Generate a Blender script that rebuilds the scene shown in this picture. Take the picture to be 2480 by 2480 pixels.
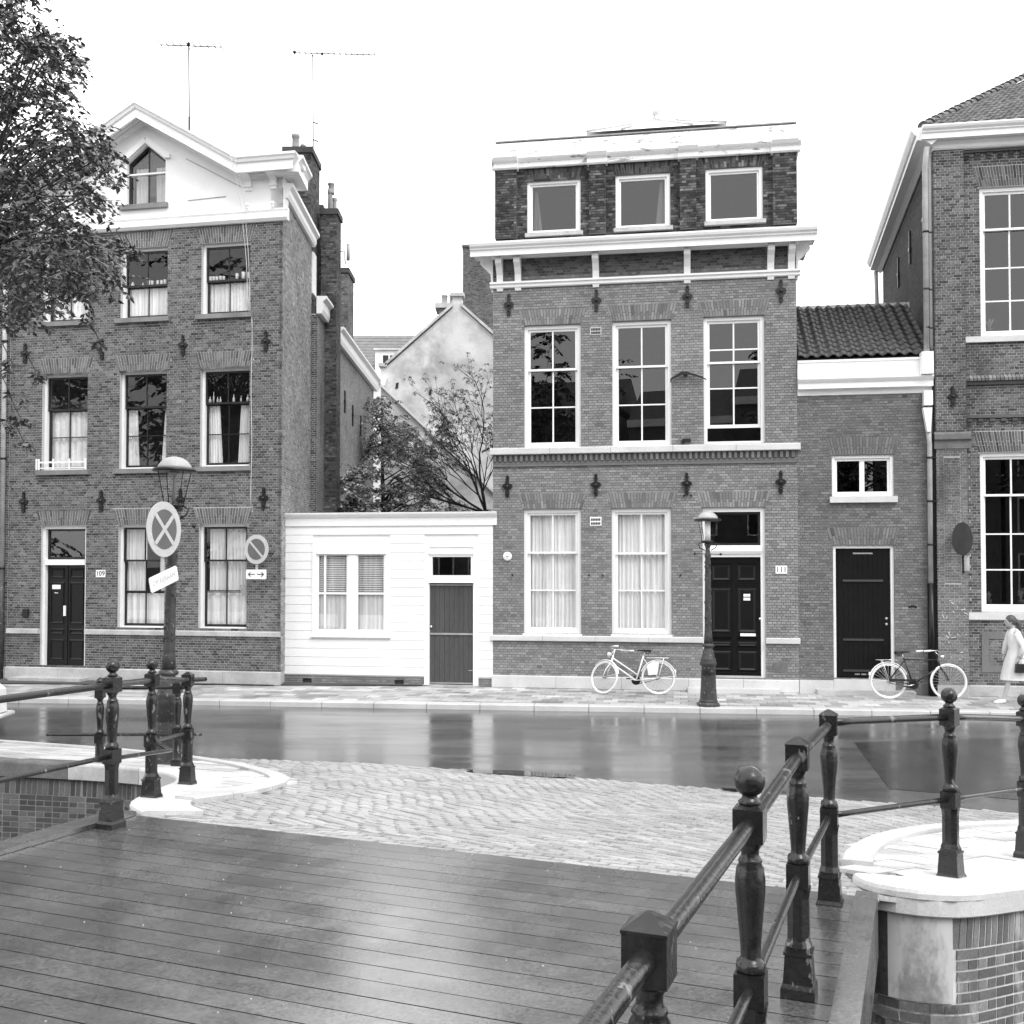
import bpy, math, random
from mathutils import Vector, Matrix
R = math.radians
rnd = random.Random(7)
for o in list(bpy.data.objects):
    bpy.data.objects.remove(o)
sc = bpy.context.scene
COL = sc.collection

# ------------------------------------------------------------------ camera
cd = bpy.data.cameras.new('camera')
cam = bpy.data.objects.new('camera', cd); COL.objects.link(cam)
cam.location = (0, 0, 2.7); cam.rotation_euler = (R(91.5), 0, 0)
cd.sensor_width = 36; cd.lens = 36.0 * 2503 / 2480; cd.shift_y = 0.0253
cd.clip_start = 0.05; cd.clip_end = 2000
sc.camera = cam

# ------------------------------------------------------------------ sky, sun, exposure (black and white picture: grey sky)
SUN_EL, SUN_AZ = R(52), R(150)        # azimuth clockwise from +Y
w = bpy.data.worlds.new('World'); sc.world = w; w.use_nodes = True
nt = w.node_tree; nt.nodes.clear()
wo = nt.nodes.new('ShaderNodeOutputWorld'); bg = nt.nodes.new('ShaderNodeBackground')
sky = nt.nodes.new('ShaderNodeTexSky'); sky.sky_type = 'NISHITA'; sky.sun_disc = False
sky.sun_elevation = SUN_EL; sky.sun_rotation = SUN_AZ
bw = nt.nodes.new('ShaderNodeRGBToBW'); mx = nt.nodes.new('ShaderNodeMix'); mx.data_type = 'FLOAT'
nt.links.new(sky.outputs[0], bw.inputs[0]); nt.links.new(bw.outputs[0], mx.inputs[2])
mx.inputs[0].default_value = 0.8; mx.inputs[3].default_value = 14.5     # overcast veil over the clear sky
nt.links.new(mx.outputs[0], bg.inputs[0]); bg.inputs[1].default_value = 0.11
nt.links.new(bg.outputs[0], wo.inputs[0])
sd = bpy.data.lights.new('sun', 'SUN'); sd.energy = 1.1; sd.angle = R(22); sd.color = (1, 1, 1)
sun = bpy.data.objects.new('sun', sd); COL.objects.link(sun)
dv = Vector((math.sin(SUN_AZ) * math.cos(SUN_EL), math.cos(SUN_AZ) * math.cos(SUN_EL), math.sin(SUN_EL)))
sun.rotation_euler = dv.to_track_quat('Z', 'Y').to_euler(); sun.location = (20, -30, 40)
vs = sc.view_settings; vs.view_transform = 'Standard'; vs.look = 'None'; vs.exposure = 0.8; vs.gamma = 1
vs.use_curve_mapping = False
sc.cycles.max_bounces = 6; sc.cycles.transparent_max_bounces = 10
sc.cycles.use_denoising = True

# ------------------------------------------------------------------ materials
def nodes(name):
    m = bpy.data.materials.new(name); m.use_nodes = True
    nt = m.node_tree; b = nt.nodes['Principled BSDF']
    return m, nt, b
def mathn(nt, op, a, b=None, clamp=False):
    n = nt.nodes.new('ShaderNodeMath'); n.operation = op; n.use_clamp = clamp
    for i, v in enumerate((a, b)):
        if v is None: continue
        if hasattr(v, 'links'): nt.links.new(v, n.inputs[i])
        else: n.inputs[i].default_value = v
    return n.outputs[0]
def noise(nt, scale, detail=4, rough=.55, stretch=None, world=False):
    tc = nt.nodes.new('ShaderNodeTexCoord'); mp = nt.nodes.new('ShaderNodeMapping')
    if world:
        g = nt.nodes.new('ShaderNodeNewGeometry'); nt.links.new(g.outputs['Position'], mp.inputs[0])
    else:
        nt.links.new(tc.outputs['Object'], mp.inputs[0])
    if stretch: mp.inputs['Scale'].default_value = stretch
    n = nt.nodes.new('ShaderNodeTexNoise'); n.inputs['Scale'].default_value = scale
    n.inputs['Detail'].default_value = detail; n.inputs['Roughness'].default_value = rough
    nt.links.new(mp.outputs[0], n.inputs[0])
    return n.outputs[0]
def ramp(nt, src, a, b, va=0.0, vb=1.0):
    n = nt.nodes.new('ShaderNodeMapRange'); n.inputs[1].default_value = a; n.inputs[2].default_value = b
    n.inputs[3].default_value = va; n.inputs[4].default_value = vb; nt.links.new(src, n.inputs[0])
    return n.outputs[0]
def M(name, v, rough=.8, var=.2, scale=5, fine=60, fvar=.12, bump=.0, stretch=None, spec=.4, world=True, rvar=0, patch=None, tone=False, metal=0, coat=None, ior=1.5):
    """grey paint/stone/wood: base value v, large and fine variation; patch=(scale,lo,hi,value) mixes in worn patches"""
    m, nt, b = nodes(name)
    n1 = ramp(nt, noise(nt, scale, 5, .6, stretch, world), .3, .7, 1 - var, 1 + var)
    n2s = noise(nt, fine, 3, .6, stretch, world); n2 = ramp(nt, n2s, .3, .7, 1 - fvar, 1 + fvar)
    c = mathn(nt, 'MULTIPLY', n1, n2)
    if tone:
        at = nt.nodes.new('ShaderNodeAttribute'); at.attribute_name = 'tone'; at.attribute_type = 'GEOMETRY'
        c = mathn(nt, 'MULTIPLY', c, at.outputs['Fac'])
    else:
        c = mathn(nt, 'MULTIPLY', c, v)
    if patch:
        f = ramp(nt, noise(nt, patch[0], 6, .65, patch[4] if len(patch) > 4 else None, world), patch[1], patch[2]); 
        mxn = nt.nodes.new('ShaderNodeMix'); mxn.data_type = 'FLOAT'; nt.links.new(f, mxn.inputs[0]); nt.links.new(c, mxn.inputs[2]); mxn.inputs[3].default_value = patch[3]
        c = mxn.outputs[0]
    nt.links.new(c, b.inputs['Base Color'])
    b.inputs['Specular IOR Level'].default_value = spec; b.inputs['Metallic'].default_value = metal
    if rvar: nt.links.new(ramp(nt, noise(nt, scale * 1.7, 4, .6, stretch, world), .35, .65, max(.03, rough - rvar), min(1, rough + rvar)), b.inputs['Roughness'])
    else: b.inputs['Roughness'].default_value = rough
    b.inputs['IOR'].default_value = ior
    if coat:
        nt.links.new(ramp(nt, noise(nt, coat[2], 5, .6, stretch, world), .38, .62, coat[0], coat[1]), b.inputs['Coat Weight']); b.inputs['Coat Roughness'].default_value = coat[3]; b.inputs['Coat IOR'].default_value = 1.4
    if bump:
        bn = nt.nodes.new('ShaderNodeBump'); bn.inputs['Strength'].default_value = bump; bn.inputs['Distance'].default_value = .01
        nt.links.new(n2s, bn.inputs['Height']); nt.links.new(bn.outputs[0], b.inputs['Normal'])
    return m
def glass(name, tint=.9, ior=1.5, rough=0.0, gain=1.0):
    m, nt, b = nodes(name); nt.nodes.remove(b); out = nt.nodes['Material Output']
    fr = nt.nodes.new('ShaderNodeFresnel'); g_ = nt.nodes.new('ShaderNodeNewGeometry'); nt.links.new(mathn(nt, 'ADD', mathn(nt, 'MULTIPLY', g_.outputs['Backfacing'], 1 / ior - ior), ior), fr.inputs[0])
    gl = nt.nodes.new('ShaderNodeBsdfGlossy'); gl.inputs['Roughness'].default_value = rough; gl.inputs[0].default_value = (1, 1, 1, 1)
    tr = nt.nodes.new('ShaderNodeBsdfTransparent'); tr.inputs[0].default_value = (tint, tint, tint, 1)
    mxs = nt.nodes.new('ShaderNodeMixShader'); nt.links.new(mathn(nt, 'MULTIPLY', fr.outputs[0], gain, True), mxs.inputs[0]); nt.links.new(tr.outputs[0], mxs.inputs[1]); nt.links.new(gl.outputs[0], mxs.inputs[2])
    nt.links.new(mxs.outputs[0], out.inputs[0])
    return m

MT = {}
MT['brick_a'] = M('weathered_brick_a', 1, .85, .2, .8, 45, .2, .3, tone=True, patch=(1.1, .58, .80, .035, (1, 1, .3)))
MT['brick_b'] = M('pale_brick_b', 1, .85, .14, .7, 45, .2, .3, tone=True, patch=(1.3, .66, .8, .30))
MT['brick_attic'] = M('sooty_brick', 1, .9, .4, 1.2, 40, .3, .4, tone=True)
MT['brick_c'] = M('plain_brick_c', 1, .85, .22, .7, 45, .2, .3, tone=True, patch=(2.0, .7, .8, .3))
MT['brick_q'] = M('quay_brick', 1, .6, .25, 2.5, 60, .2, .4, tone=True, patch=(1.6, .56, .66, .55, (1, 1, .35)))
MT['mortar_a'] = M('pale_mortar', .46, .9, .15, 1.0, patch=(1.1, .58, .80, .14, (1, 1, .3)))
MT['mortar_b'] = M('dark_mortar', .14, .9, .2, 1.0)
MT['mortar_attic'] = M('attic_mortar', .10, .9, .5, 1.3, patch=(1.8, .6, .75, .3))
MT['mortar_q'] = M('quay_mortar', .6, .8, .3, 3)
MT['mortar_ql'] = M('stained_quay_mortar', .2, .8, .3, 3, patch=(1.2, .6, .68, .55, (1, 1, .3)))
MT['white'] = M('white_paint', .80, .45, .03, 2, 30, .03, patch=(9, .72, .8, .5))
MT['white_worn'] = M('worn_white_paint', .78, .5, .06, 2, 25, .06, patch=(5, .575, .62, .28, (.6, .6, 2.5)))
MT['white_boards'] = M('white_board_paint', .80, .5, .025, 1.2, 30, .02)
MT['stucco_white'] = M('white_render', .78, .8, .04, 1.2, 40, .04, patch=(3, .7, .85, .55, (1, 1, .3)))
MT['stucco_old'] = M('old_render', .50, .9, .22, .45, 20, .08, patch=(.55, .45, .62, .30))
MT['stone'] = M('pale_stone', .42, .75, .22, 2.2, 50, .15, .2, patch=(3, .62, .75, .2))
MT['stone_sill'] = M('grey_sill_stone', .2, .7, .25, 2.2, 50, .15, .2)
MT['stone_light'] = M('light_stone', .54, .7, .12, 1.5, 60, .1, .2, patch=(3.5, .66, .78, .28))
MT['stone_dark'] = M('dark_stone', .12, .7, .35, 3, 50, .2, .2, patch=(5, .66, .72, .5, (1, 1, .3)))
MT['black_paint'] = M('black_door_paint', .004, .3, .3, 3, 40, .2, spec=.3)
MT['door_grey'] = M('grey_board_door', .065, .6, .25, 3, 60, .2, .1, (1, 1, .1), patch=(12, .74, .78, .5, (1, 1, .4)))
MT['sash_dark'] = M('dark_sash_paint', .014, .35, .3, 5)
MT['iron'] = M('black_iron', .009, .35, .4, 8, 60, .2, .15)
MT['rail'] = M('painted_iron_rail', .014, .26, .4, 9, 40, .25, .25, patch=(12, .625, .66, .15, (1, 1, .45)), spec=.5)
MT['lamp_iron'] = M('grey_lamp_iron', .04, .5, .35, 6, 50, .3, .5, patch=(20, .6, .66, .22))
MT['galv'] = M('galvanised_pipe', .36, .45, .2, 4)
MT['zinc'] = M('zinc', .30, .5, .2, 4)
MT['lead'] = M('lead_white', .55, .5, .2, 3, patch=(6, .55, .7, .2))
MT['rooftile'] = M('dark_pantile', .045, .45, .4, 4, 40, .25, .2, patch=(6, .68, .8, .16))
MT['rooftile_l'] = M('grey_pantile', .12, .6, .4, 3, 40, .25, .2, patch=(5, .6, .72, .3))
MT['farroof'] = M('far_rooftile', .16, .8, .2, 3)
MT['chimney'] = M('chimney_brick', 1, .9, .4, 1.5, 40, .25, .2, tone=True)
MT['pot'] = M('chimney_pot', .25, .8, .3, 3)
MT['curtain'] = M('white_curtain', .74, .9, .3, 3.2, 30, .04, stretch=(3, 3, .10))  # vertical streaks in the colour stand for pleat shadows
MT['curtain_g'] = M('grey_curtain', .65, .9, .15, 2, 30, .08, stretch=(1, 1, .1))
MT['room'] = M('dark_room', .12, .9, .3, 2)
MT['glass'] = glass('window_glass', .92)
MT['glass_dark'] = glass('dusky_window_glass', .4, gain=1.6)
MT['glass_lamp'] = glass('lamp_glass', .97)
MT['asphalt'] = M('wet_asphalt', .088, .165, .35, .6, 45, .45, .07, rvar=.085, stretch=(.4, 1.6, 1), spec=.6, ior=1.75, patch=(.35, .60, .66, .055))
MT['asphalt_patch'] = M('repair_asphalt', .035, .2, .3, .6, 45, .4, .06, rvar=.06, spec=.6, ior=1.75)
MT['cobble'] = M('wet_clinker', 1, .42, .15, 1.0, 70, .25, .3, tone=True, rvar=.12, spec=.5)
MT['joint'] = M('sand_joint', .05, .8, .3, 3)
MT['tile'] = M('wet_pavement_tile', 1, .5, .28, .9, 60, .15, .1, tone=True, rvar=.2, spec=.5, stretch=(.6, 2, 1))
MT['kerb'] = M('kerb_stone', .48, .6, .15, 1.2, 60, .12, .2)
MT['deck'] = M('wet_tarred_plank', 1, .25, .4, 1.4, 50, .6, .05, tone=True, rvar=.07, spec=.6, ior=2.5, stretch=(1, 1, 1))
MT['tar'] = M('matt_tar', .008, .95, .2, spec=.05)  # shade of the open plank gaps, put into a matt black
MT['stud'] = M('bright_stud', .38, .4, .1)
MT['plate'] = M('enamel_plate', .82, .4, .03)
MT['ink'] = M('black_ink', .02, .5, .1)
MT['sign_grey'] = M('sign_blue_grey', .12, .45, .1, 6)
MT['sign_rim'] = M('sign_red_as_light_grey', .5, .45, .06, 6)
MT['faded'] = M('faded_letters', .45, .5, .3, 40)
MT['sign_back'] = M('dark_sign_back', .06, .6, .2)
MT['leaf'] = M('elm_leaf', .07, .5, .3, 1.2, 9, .3, spec=.5, tone=True)
MT['leaf_g'] = M('garden_leaf', .10, .6, .3, 1.2, 9, .4, tone=True)
MT['leaf_s'] = M('sparse_leaf', .10, .6, .3, 1.2, 9, .4, tone=True)
MT['bark'] = M('bark', .04, .9, .4, 6, 40, .3, .4)
MT['water'] = M('canal_water', .01, .06, .3, 1, 4, .2, .4)
MT['earth'] = M('earth', .07, .9, .3, .8)
MT['bike_white'] = M('white_bicycle_paint', .8, .35, .04, 8)
MT['tyre'] = M('tyre_rubber', .03, .7, .2)
MT['tyre_w'] = M('pale_tyre', .72, .6, .08, 8)
MT['bike_black'] = M('black_bicycle_paint', .02, .25, .2)
MT['chrome'] = M('chrome', .75, .2, .05, metal=1)
MT['skin'] = M('skin', .38, .6, .05)
MT['coat'] = M('pale_coat', .66, .85, .18, 5, 30, .05, stretch=(1, 1, .2))
MT['hair'] = M('brown_hair', .07, .6, .3, 30)
MT['shoe'] = M('white_shoe', .75, .5, .05)
MT['leather'] = M('dark_bag_leather', .02, .4, .2)
MT['car'] = M('white_car_paint', .78, .2, .03)
MT['plaster'] = M('quay_plaster', .28, .8, .35, 3, 25, .2, .1, patch=(3.2, .42, .54, .55, (1.3, 1.3, .5)))
MT['plaster_dark'] = M('stained_quay_plaster', .07, .8, .35, 3, 25, .3, .2, patch=(1.9, .60, .68, .4))
MT['puddle'] = M('puddle_water', .02, .02, .1)
MT['bottle'] = M('pale_glass', .5, .3, .3, 20)
MT['poster'] = M('poster_grey', .3, .7, .2, 6)

# ------------------------------------------------------------------ builders
OFF = {}
def link(o, parent=None):
    COL.objects.link(o)
    if parent is not None: o.parent = parent
def thing(name, label, cat, loc=(0, 0, 0), rz=0, group=None, off=(0, 0, 0)):
    o = bpy.data.objects.new(name, None); o.empty_display_size = .2; COL.objects.link(o)
    o.location = loc; o.rotation_euler = (0, 0, rz); o['label'] = label; o['category'] = cat
    if group: o['group'] = group
    OFF[o.name] = Vector(off)
    return o
def tag(o, label, cat, group=None):
    o['label'] = label; o['category'] = cat
    if group: o['group'] = group
    return o
class MB:
    def __init__(s, T=None): s.v = []; s.f = []; s.t = []; s.T = T; s.tone = 1.0; s.sm = []
    def add(s, vs, fs, smooth=False):
        k = len(s.v)
        if s.T: vs = [s.T @ Vector(p) for p in vs]
        s.v += [tuple(p) for p in vs]
        for f in fs: s.f.append(tuple(i + k for i in f)); s.t.append(s.tone); s.sm.append(smooth)
        return s
    def box(s, x0, x1, y0, y1, z0, z1):
        return s.add([(x0, y0, z0), (x1, y0, z0), (x1, y1, z0), (x0, y1, z0), (x0, y0, z1), (x1, y0, z1), (x1, y1, z1), (x0, y1, z1)],
              [(0, 3, 2, 1), (4, 5, 6, 7), (0, 1, 5, 4), (1, 2, 6, 5), (2, 3, 7, 6), (3, 0, 4, 7)])
    def prism_xz(s, pts, y0, y1):      # outline in the x-z plane
        n = len(pts)
        return s.add([(x, y0, z) for x, z in pts] + [(x, y1, z) for x, z in pts],
              [tuple(range(n)), tuple(range(2 * n - 1, n - 1, -1))] + [(i, i + n, (i + 1) % n + n, (i + 1) % n) for i in range(n)])
    def prism_yz(s, pts, x0, x1):
        n = len(pts)
        return s.add([(x0, y, z) for y, z in pts] + [(x1, y, z) for y, z in pts],
              [tuple(range(n)), tuple(range(2 * n - 1, n - 1, -1))] + [(i, i + n, (i + 1) % n + n, (i + 1) % n) for i in range(n)])
    def prism_xy(s, pts, z0, z1):
        n = len(pts); f0 = z0 if callable(z0) else (lambda x, y: z0); f1 = z1 if callable(z1) else (lambda x, y: z1)
        return s.add([(x, y, f0(x, y)) for x, y in pts] + [(x, y, f1(x, y)) for x, y in pts],
              [tuple(range(n)), tuple(range(2 * n - 1, n - 1, -1))] + [(i, i + n, (i + 1) % n + n, (i + 1) % n) for i in range(n)])
    def lathe(s, prof, n=16, c=(0, 0), smooth=True, ph=0.0):   # prof = [(r,z)]
        vs = []; fs = []
        for r, z in prof:
            for i in range(n):
                a = 2 * math.pi * (i + ph) / n; vs.append((c[0] + r * math.cos(a), c[1] + r * math.sin(a), z))
        for j in range(len(prof) - 1):
            for i in range(n):
                i2 = (i + 1) % n; fs.append((j * n + i, j * n + i2, (j + 1) * n + i2, (j + 1) * n + i))
        fs.append(tuple(range(n - 1, -1, -1))); fs.append(tuple((len(prof) - 1) * n + i for i in range(n)))
        return s.add(vs, fs, smooth)
    def tube(s, pts, r, n=8, closed=False, smooth=True):
        pts = [Vector(p) for p in pts]; m = len(pts); rr = r if isinstance(r, (list, tuple)) else [r] * m
        vs = []; fs = []; prev = None
        for i, p in enumerate(pts):
            if closed: d = pts[(i + 1) % m] - pts[i - 1]
            else: d = pts[min(i + 1, m - 1)] - pts[max(i - 1, 0)]
            if d.length < 1e-9: d = Vector((0, 0, 1))
            d.normalize()
            if prev is None: a = d.cross(Vector((0, 0, 1)) if abs(d.z) < .9 else Vector((1, 0, 0)))
            else: a = prev - d * prev.dot(d)
            a.normalize(); prev = a; b = d.cross(a)
            for k in range(n):
                t = 2 * math.pi * k / n; vs.append(p + (a * math.cos(t) + b * math.sin(t)) * rr[i])
        for i in range(m if closed else m - 1):
            j = (i + 1) % m
            for k in range(n):
                k2 = (k + 1) % n; fs.append((i * n + k, i * n + k2, j * n + k2, j * n + k))
        if not closed: fs.append(tuple(range(n - 1, -1, -1))); fs.append(tuple((m - 1) * n + k for k in range(n)))
        return s.add(vs, fs, smooth)
    def sphere(s, c, r, nu=16, nv=10, sq=(1, 1, 1)):
        vs = []; fs = []
        for j in range(nv + 1):
            ph = math.pi * j / nv; 
            for i in range(nu):
                th = 2 * math.pi * i / nu; rr = max(math.sin(ph), 1e-3)
                vs.append((c[0] + r * sq[0] * rr * math.cos(th), c[1] + r * sq[1] * rr * math.sin(th), c[2] + r * sq[2] * math.cos(ph)))
        for j in range(nv):
            for i in range(nu):
                i2 = (i + 1) % nu; fs.append((j * nu + i, (j + 1) * nu + i, (j + 1) * nu + i2, j * nu + i2))
        return s.add(vs, fs, True)
    def mesh(s, name, mat, off=None):
        vs = s.v
        if off is not None and off.length > 0: vs = [(a - off.x, b - off.y, c - off.z) for a, b, c in vs]
        me = bpy.data.meshes.new(name); me.from_pydata(vs, [], s.f); me.materials.append(mat)
        at = me.attributes.new('tone', 'FLOAT', 'FACE'); at.data.foreach_set('value', s.t)
        me.polygons.foreach_set('use_smooth', s.sm); me.update()
        return me
    def build(s, name, mat, parent=None, kind=None, fix=False, label=None):
        off = OFF.get(parent.name) if parent is not None else None
        me = s.mesh(name, MT[mat] if isinstance(mat, str) else mat, off)
        if fix:
            import bmesh
            b = bmesh.new(); b.from_mesh(me); bmesh.ops.recalc_face_normals(b, faces=b.faces); b.to_mesh(me); b.free()
        o = bpy.data.objects.new(name, me); link(o, parent)
        if off is not None: OFF[o.name] = off
        if kind: o['kind'] = kind
        if label: o['label'] = label
        return o
def inst(name, me, parent, loc, rot=(0, 0, 0), mat4=None):
    o = bpy.data.objects.new(name, me); link(o, parent)
    if mat4 is not None: o.matrix_basis = mat4
    else: o.location = loc; o.rotation_euler = rot
    return o
def text_mesh(s, size, depth, mat, name, parent, M4, sx=1.0, bold=0):
    c = bpy.data.curves.new(name, 'FONT'); c.body = s; c.size = size; c.extrude = depth; c.align_x = 'CENTER'; c.align_y = 'CENTER'; c.offset = bold
    t = bpy.data.objects.new(name + '_tmp', c); COL.objects.link(t)
    dg = bpy.context.evaluated_depsgraph_get(); dg.update()
    me = bpy.data.meshes.new_from_object(t.evaluated_get(dg)); bpy.data.objects.remove(t)
    me.transform(Matrix.Diagonal((sx, 1, 1, 1))); me.transform(M4)
    off = OFF.get(parent.name)
    if off is not None: me.transform(Matrix.Translation(-off))
    me.materials.clear(); me.materials.append(MT[mat])
    o = bpy.data.objects.new(name, me); link(o, parent); return o
FACE = Matrix.Rotation(R(90), 4, 'X')      # flat text -> upright, facing -y

# facade frames (origin, angle): x runs along the facade, y goes back into the block
FA = (Vector((-5.194, 23.255, 0)), R(-11.0))
FB = (Vector((2.873, 22.412, 0)), R(-9.3))
def frame_thing(name, label, cat, F, u, group=None, w=0):
    o, a = F; p = o + Vector((math.cos(a) * u + math.sin(a) * w, math.sin(a) * u - math.cos(a) * w, 0))
    return thing(name, label, cat, p, a, group, (u, -w, 0))
def fw(F, u, w=0, z=0):
    o, a = F; return o + Vector((math.cos(a) * u + math.sin(a) * w, math.sin(a) * u - math.cos(a) * w, z))

# ------------------------------------------------------------------ walls of single bricks
CRS, BL, BT = .0575, .19, .0115
def hole_span(h, z):
    if len(h) == 4: return (h[0], h[1]) if h[2] <= z <= h[3] else None
    b0, b1, t0, t1, z0, z1 = h
    if not (z0 <= z <= z1): return None
    k = (z - z0) / (z1 - z0); return (b0 + (t0 - b0) * k, b1 + (t1 - b1) * k)
def wall_bricks(parent, u0, u1, z0, z1, holes, mat, tone, n_ind=0, y=0.0, side=None, proud=.007, near=None, seed=1, clip=None, T=None):
    """courses of stretchers and headers; side=(x,sign) lays the wall along y on the plane x"""
    r = random.Random(seed); full = {}; items = []
    nc = int((z1 - z0) / CRS + .5)
    for c in range(nc):
        za = z0 + c * CRS; zb = min(za + CRS - BT, z1); zm = (za + zb) / 2
        spans = [(u0, u1)]
        if clip:
            cs = clip(zm)
            if cs is None: continue
            spans = [(max(u0, cs[0]), min(u1, cs[1]))]
        for h in holes:
            hs = hole_span(h, zm)
            if hs:
                ns = []
                for a, b in spans:
                    if hs[1] <= a or hs[0] >= b: ns.append((a, b)); continue
                    if hs[0] > a: ns.append((a, hs[0]))
                    if hs[1] < b: ns.append((hs[1], b))
                spans = ns
        L = BL if c % 2 == 0 else BL / 2
        sh = 0 if c % 2 == 0 else BL * .25
        if c % 4 == 2: sh = BL / 2
        for a, b in spans:
            k = math.floor((a - u0 - sh) / L)
            while True:
                xa = u0 + sh + k * L; xb = xa + L - BT; k += 1
                if xa >= b: break
                if xb <= a: continue
                xa2, xb2 = max(xa, a), min(xb, b)
                if xb > b - .03: xb2 = b
                if xb2 - xa2 < .012: continue
                items.append((xa2, xb2, za, zb, (xb2 - xa2) > .17))
    ind = set()
    if n_ind:
        cx = near if near is not None else (0, 2.7)
        cand = sorted([i for i, it in enumerate(items) if it[4]], key=lambda i: ((items[i][0] - cx[0])) ** 2 + (items[i][2] - cx[1]) ** 2)
        ind = set(cand[:n_ind])
    m = MB(T); cache = {}; off = OFF.get(parent.name, Vector((0, 0, 0)))
    for i, (xa, xb, za, zb, fl) in enumerate(items):
        t = tone(r, (xa + xb) / 2, (za + zb) / 2); p = proud + r.uniform(-.002, .002)
        if i in ind:
            q = max(0, min(11, int(round((math.log(max(t, .01)) - math.log(.03)) / .22))))
            if q not in cache:
                b = MB(); b.tone = .03 * math.exp(q * .22); h = (BL - BT) / 2; hz = (CRS - BT) / 2
                b.box(-h, h, -proud, .05, -hz, hz)
                cache[q] = b.mesh('brick', MT[mat])
            inst('brick', cache[q], parent, ((xa + xb) / 2 - off.x, y - off.y + r.uniform(-.0015, .0015), (za + zb) / 2 - off.z))
            continue
        m.tone = t
        if side is None:
            yy = y - p
            m.add([(xa, yy, za), (xb, yy, za), (xb, yy, zb), (xa, yy, zb), (xa, y + .01, za), (xb, y + .01, za), (xb, y + .01, zb), (xa, y + .01, zb)],
                  [(0, 1, 2, 3), (0, 4, 5, 1), (1, 5, 6, 2), (2, 6, 7, 3), (3, 7, 4, 0)])
        else:
            X, sg = side; xx = X + sg * p
            m.add([(xx, xa, za), (xx, xb, za), (xx, xb, zb), (xx, xa, zb), (X - sg * .01, xa, za), (X - sg * .01, xb, za), (X - sg * .01, xb, zb), (X - sg * .01, xa, zb)],
                  [(0, 1, 2, 3), (0, 4, 5, 1), (1, 5, 6, 2), (2, 6, 7, 3), (3, 7, 4, 0)])
    m.build('brickwork', mat, parent, 'stuff')
def arch_bricks(parent, ua, ub, z, h, mat, tone, spread=.1, y=0.0, seed=1, n=None):
    """flat fanned lintel of upright bricks, cut into two header lengths"""
    r = random.Random(seed); n = n or int((ub - ua + .1) / .06)
    b0, b1, t0, t1 = ua - .03, ub + .03, ua - .03 - spread, ub + .03 + spread
    m = MB()
    for i in range(n):
        f0, f1 = (i + .13) / n, (i + .87) / n
        P = lambda f, k: (b0 + (b1 - b0) * f) * (1 - k) + (t0 + (t1 - t0) * f) * k
        cut = .52 if i % 2 else .33
        for ka, kb in ((0, cut - .015), (cut + .015, 1)):
            m.tone = tone(r, P(f0, 0), z + h / 2); p = .008 + r.uniform(-.002, .002)
            m.prism_xz([(P(f0, ka), z + h * ka), (P(f1, ka), z + h * ka), (P(f1, kb), z + h * kb), (P(f0, kb), z + h * kb)], y - p, y + .01)
    m.build('lintel_bricks', mat, parent, 'stuff')
    return (b0, b1, t0, t1, z, z + h)
def slab_wall(parent, name, u0, u1, z0, z1, holes, mat, y0=0.0, y1=.3):
    us = sorted({u0, u1} | {max(u0, min(u1, v)) for h in holes for v in h[:2]}); zs = sorted({z0, z1} | {max(z0, min(z1, v)) for h in holes for v in h[2:4]})
    def solid(i, j):
        if i < 0 or j < 0 or i >= len(us) - 1 or j >= len(zs) - 1: return False
        a, b = (us[i] + us[i + 1]) / 2, (zs[j] + zs[j + 1]) / 2
        return not any(h[0] < a < h[1] and h[2] < b < h[3] for h in holes)
    m = MB()
    for i in range(len(us) - 1):
        for j in range(len(zs) - 1):
            if not solid(i, j): continue
            a, b, c, d = us[i], us[i + 1], zs[j], zs[j + 1]
            m.add([(a, y0, c), (b, y0, c), (b, y0, d), (a, y0, d)], [(0, 1, 2, 3)]); m.add([(a, y1, c), (b, y1, c), (b, y1, d), (a, y1, d)], [(3, 2, 1, 0)])
            if not solid(i - 1, j): m.add([(a, y0, c), (a, y1, c), (a, y1, d), (a, y0, d)], [(3, 2, 1, 0)])
            if not solid(i + 1, j): m.add([(b, y0, c), (b, y1, c), (b, y1, d), (b, y0, d)], [(0, 1, 2, 3)])
            if not solid(i, j - 1): m.add([(a, y0, c), (b, y0, c), (b, y1, c), (a, y1, c)], [(3, 2, 1, 0)])
            if not solid(i, j + 1): m.add([(a, y0, d), (b, y0, d), (b, y1, d), (a, y1, d)], [(0, 1, 2, 3)])
    return m.build(name, mat, parent)

# ------------------------------------------------------------------ windows and doors
def ring(m, a, b, c, d, t, y0, y1, tb=None, tt=None):
    tb = t if tb is None else tb; tt = t if tt is None else tt
    m.box(a, a + t, y0, y1, c, d); m.box(b - t, b, y0, y1, c, d)
    m.box(a + t, b - t, y0 + .001, y1, d - tt, d); m.box(a + t, b - t, y0 + .001, y1, c, c + tb)
def pleats(a, b, c, d, y, n=9, amp=.03, a2=None, b2=None, seed=0):
    r = random.Random(seed); a2 = a if a2 is None else a2; b2 = b if b2 is None else b2
    m = MB(); N = n * 6; rows = 6; vs = []; fs = []; ph = [r.uniform(-.6, .6) for _ in range(n + 2)]
    for j in range(rows + 1):
        k = j / rows; z = d + (c - d) * k; A = a + (a2 - a) * k; Bq = b + (b2 - b) * k
        for i in range(N + 1):
            f = i / N; q = f * n; i0 = int(q); pp = ph[i0] * (1 - (q - i0)) + ph[i0 + 1] * (q - i0)
            vs.append((A + (Bq - A) * f, y + amp * math.sin(2 * math.pi * (q + pp * .5)) * (.6 + .4 * k), z))
    for j in range(rows):
        for i in range(N):
            p = j * (N + 1) + i; fs.append((p, p + 1, p + N + 2, p + N + 1))
    m.add(vs, fs, True); return m
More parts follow.
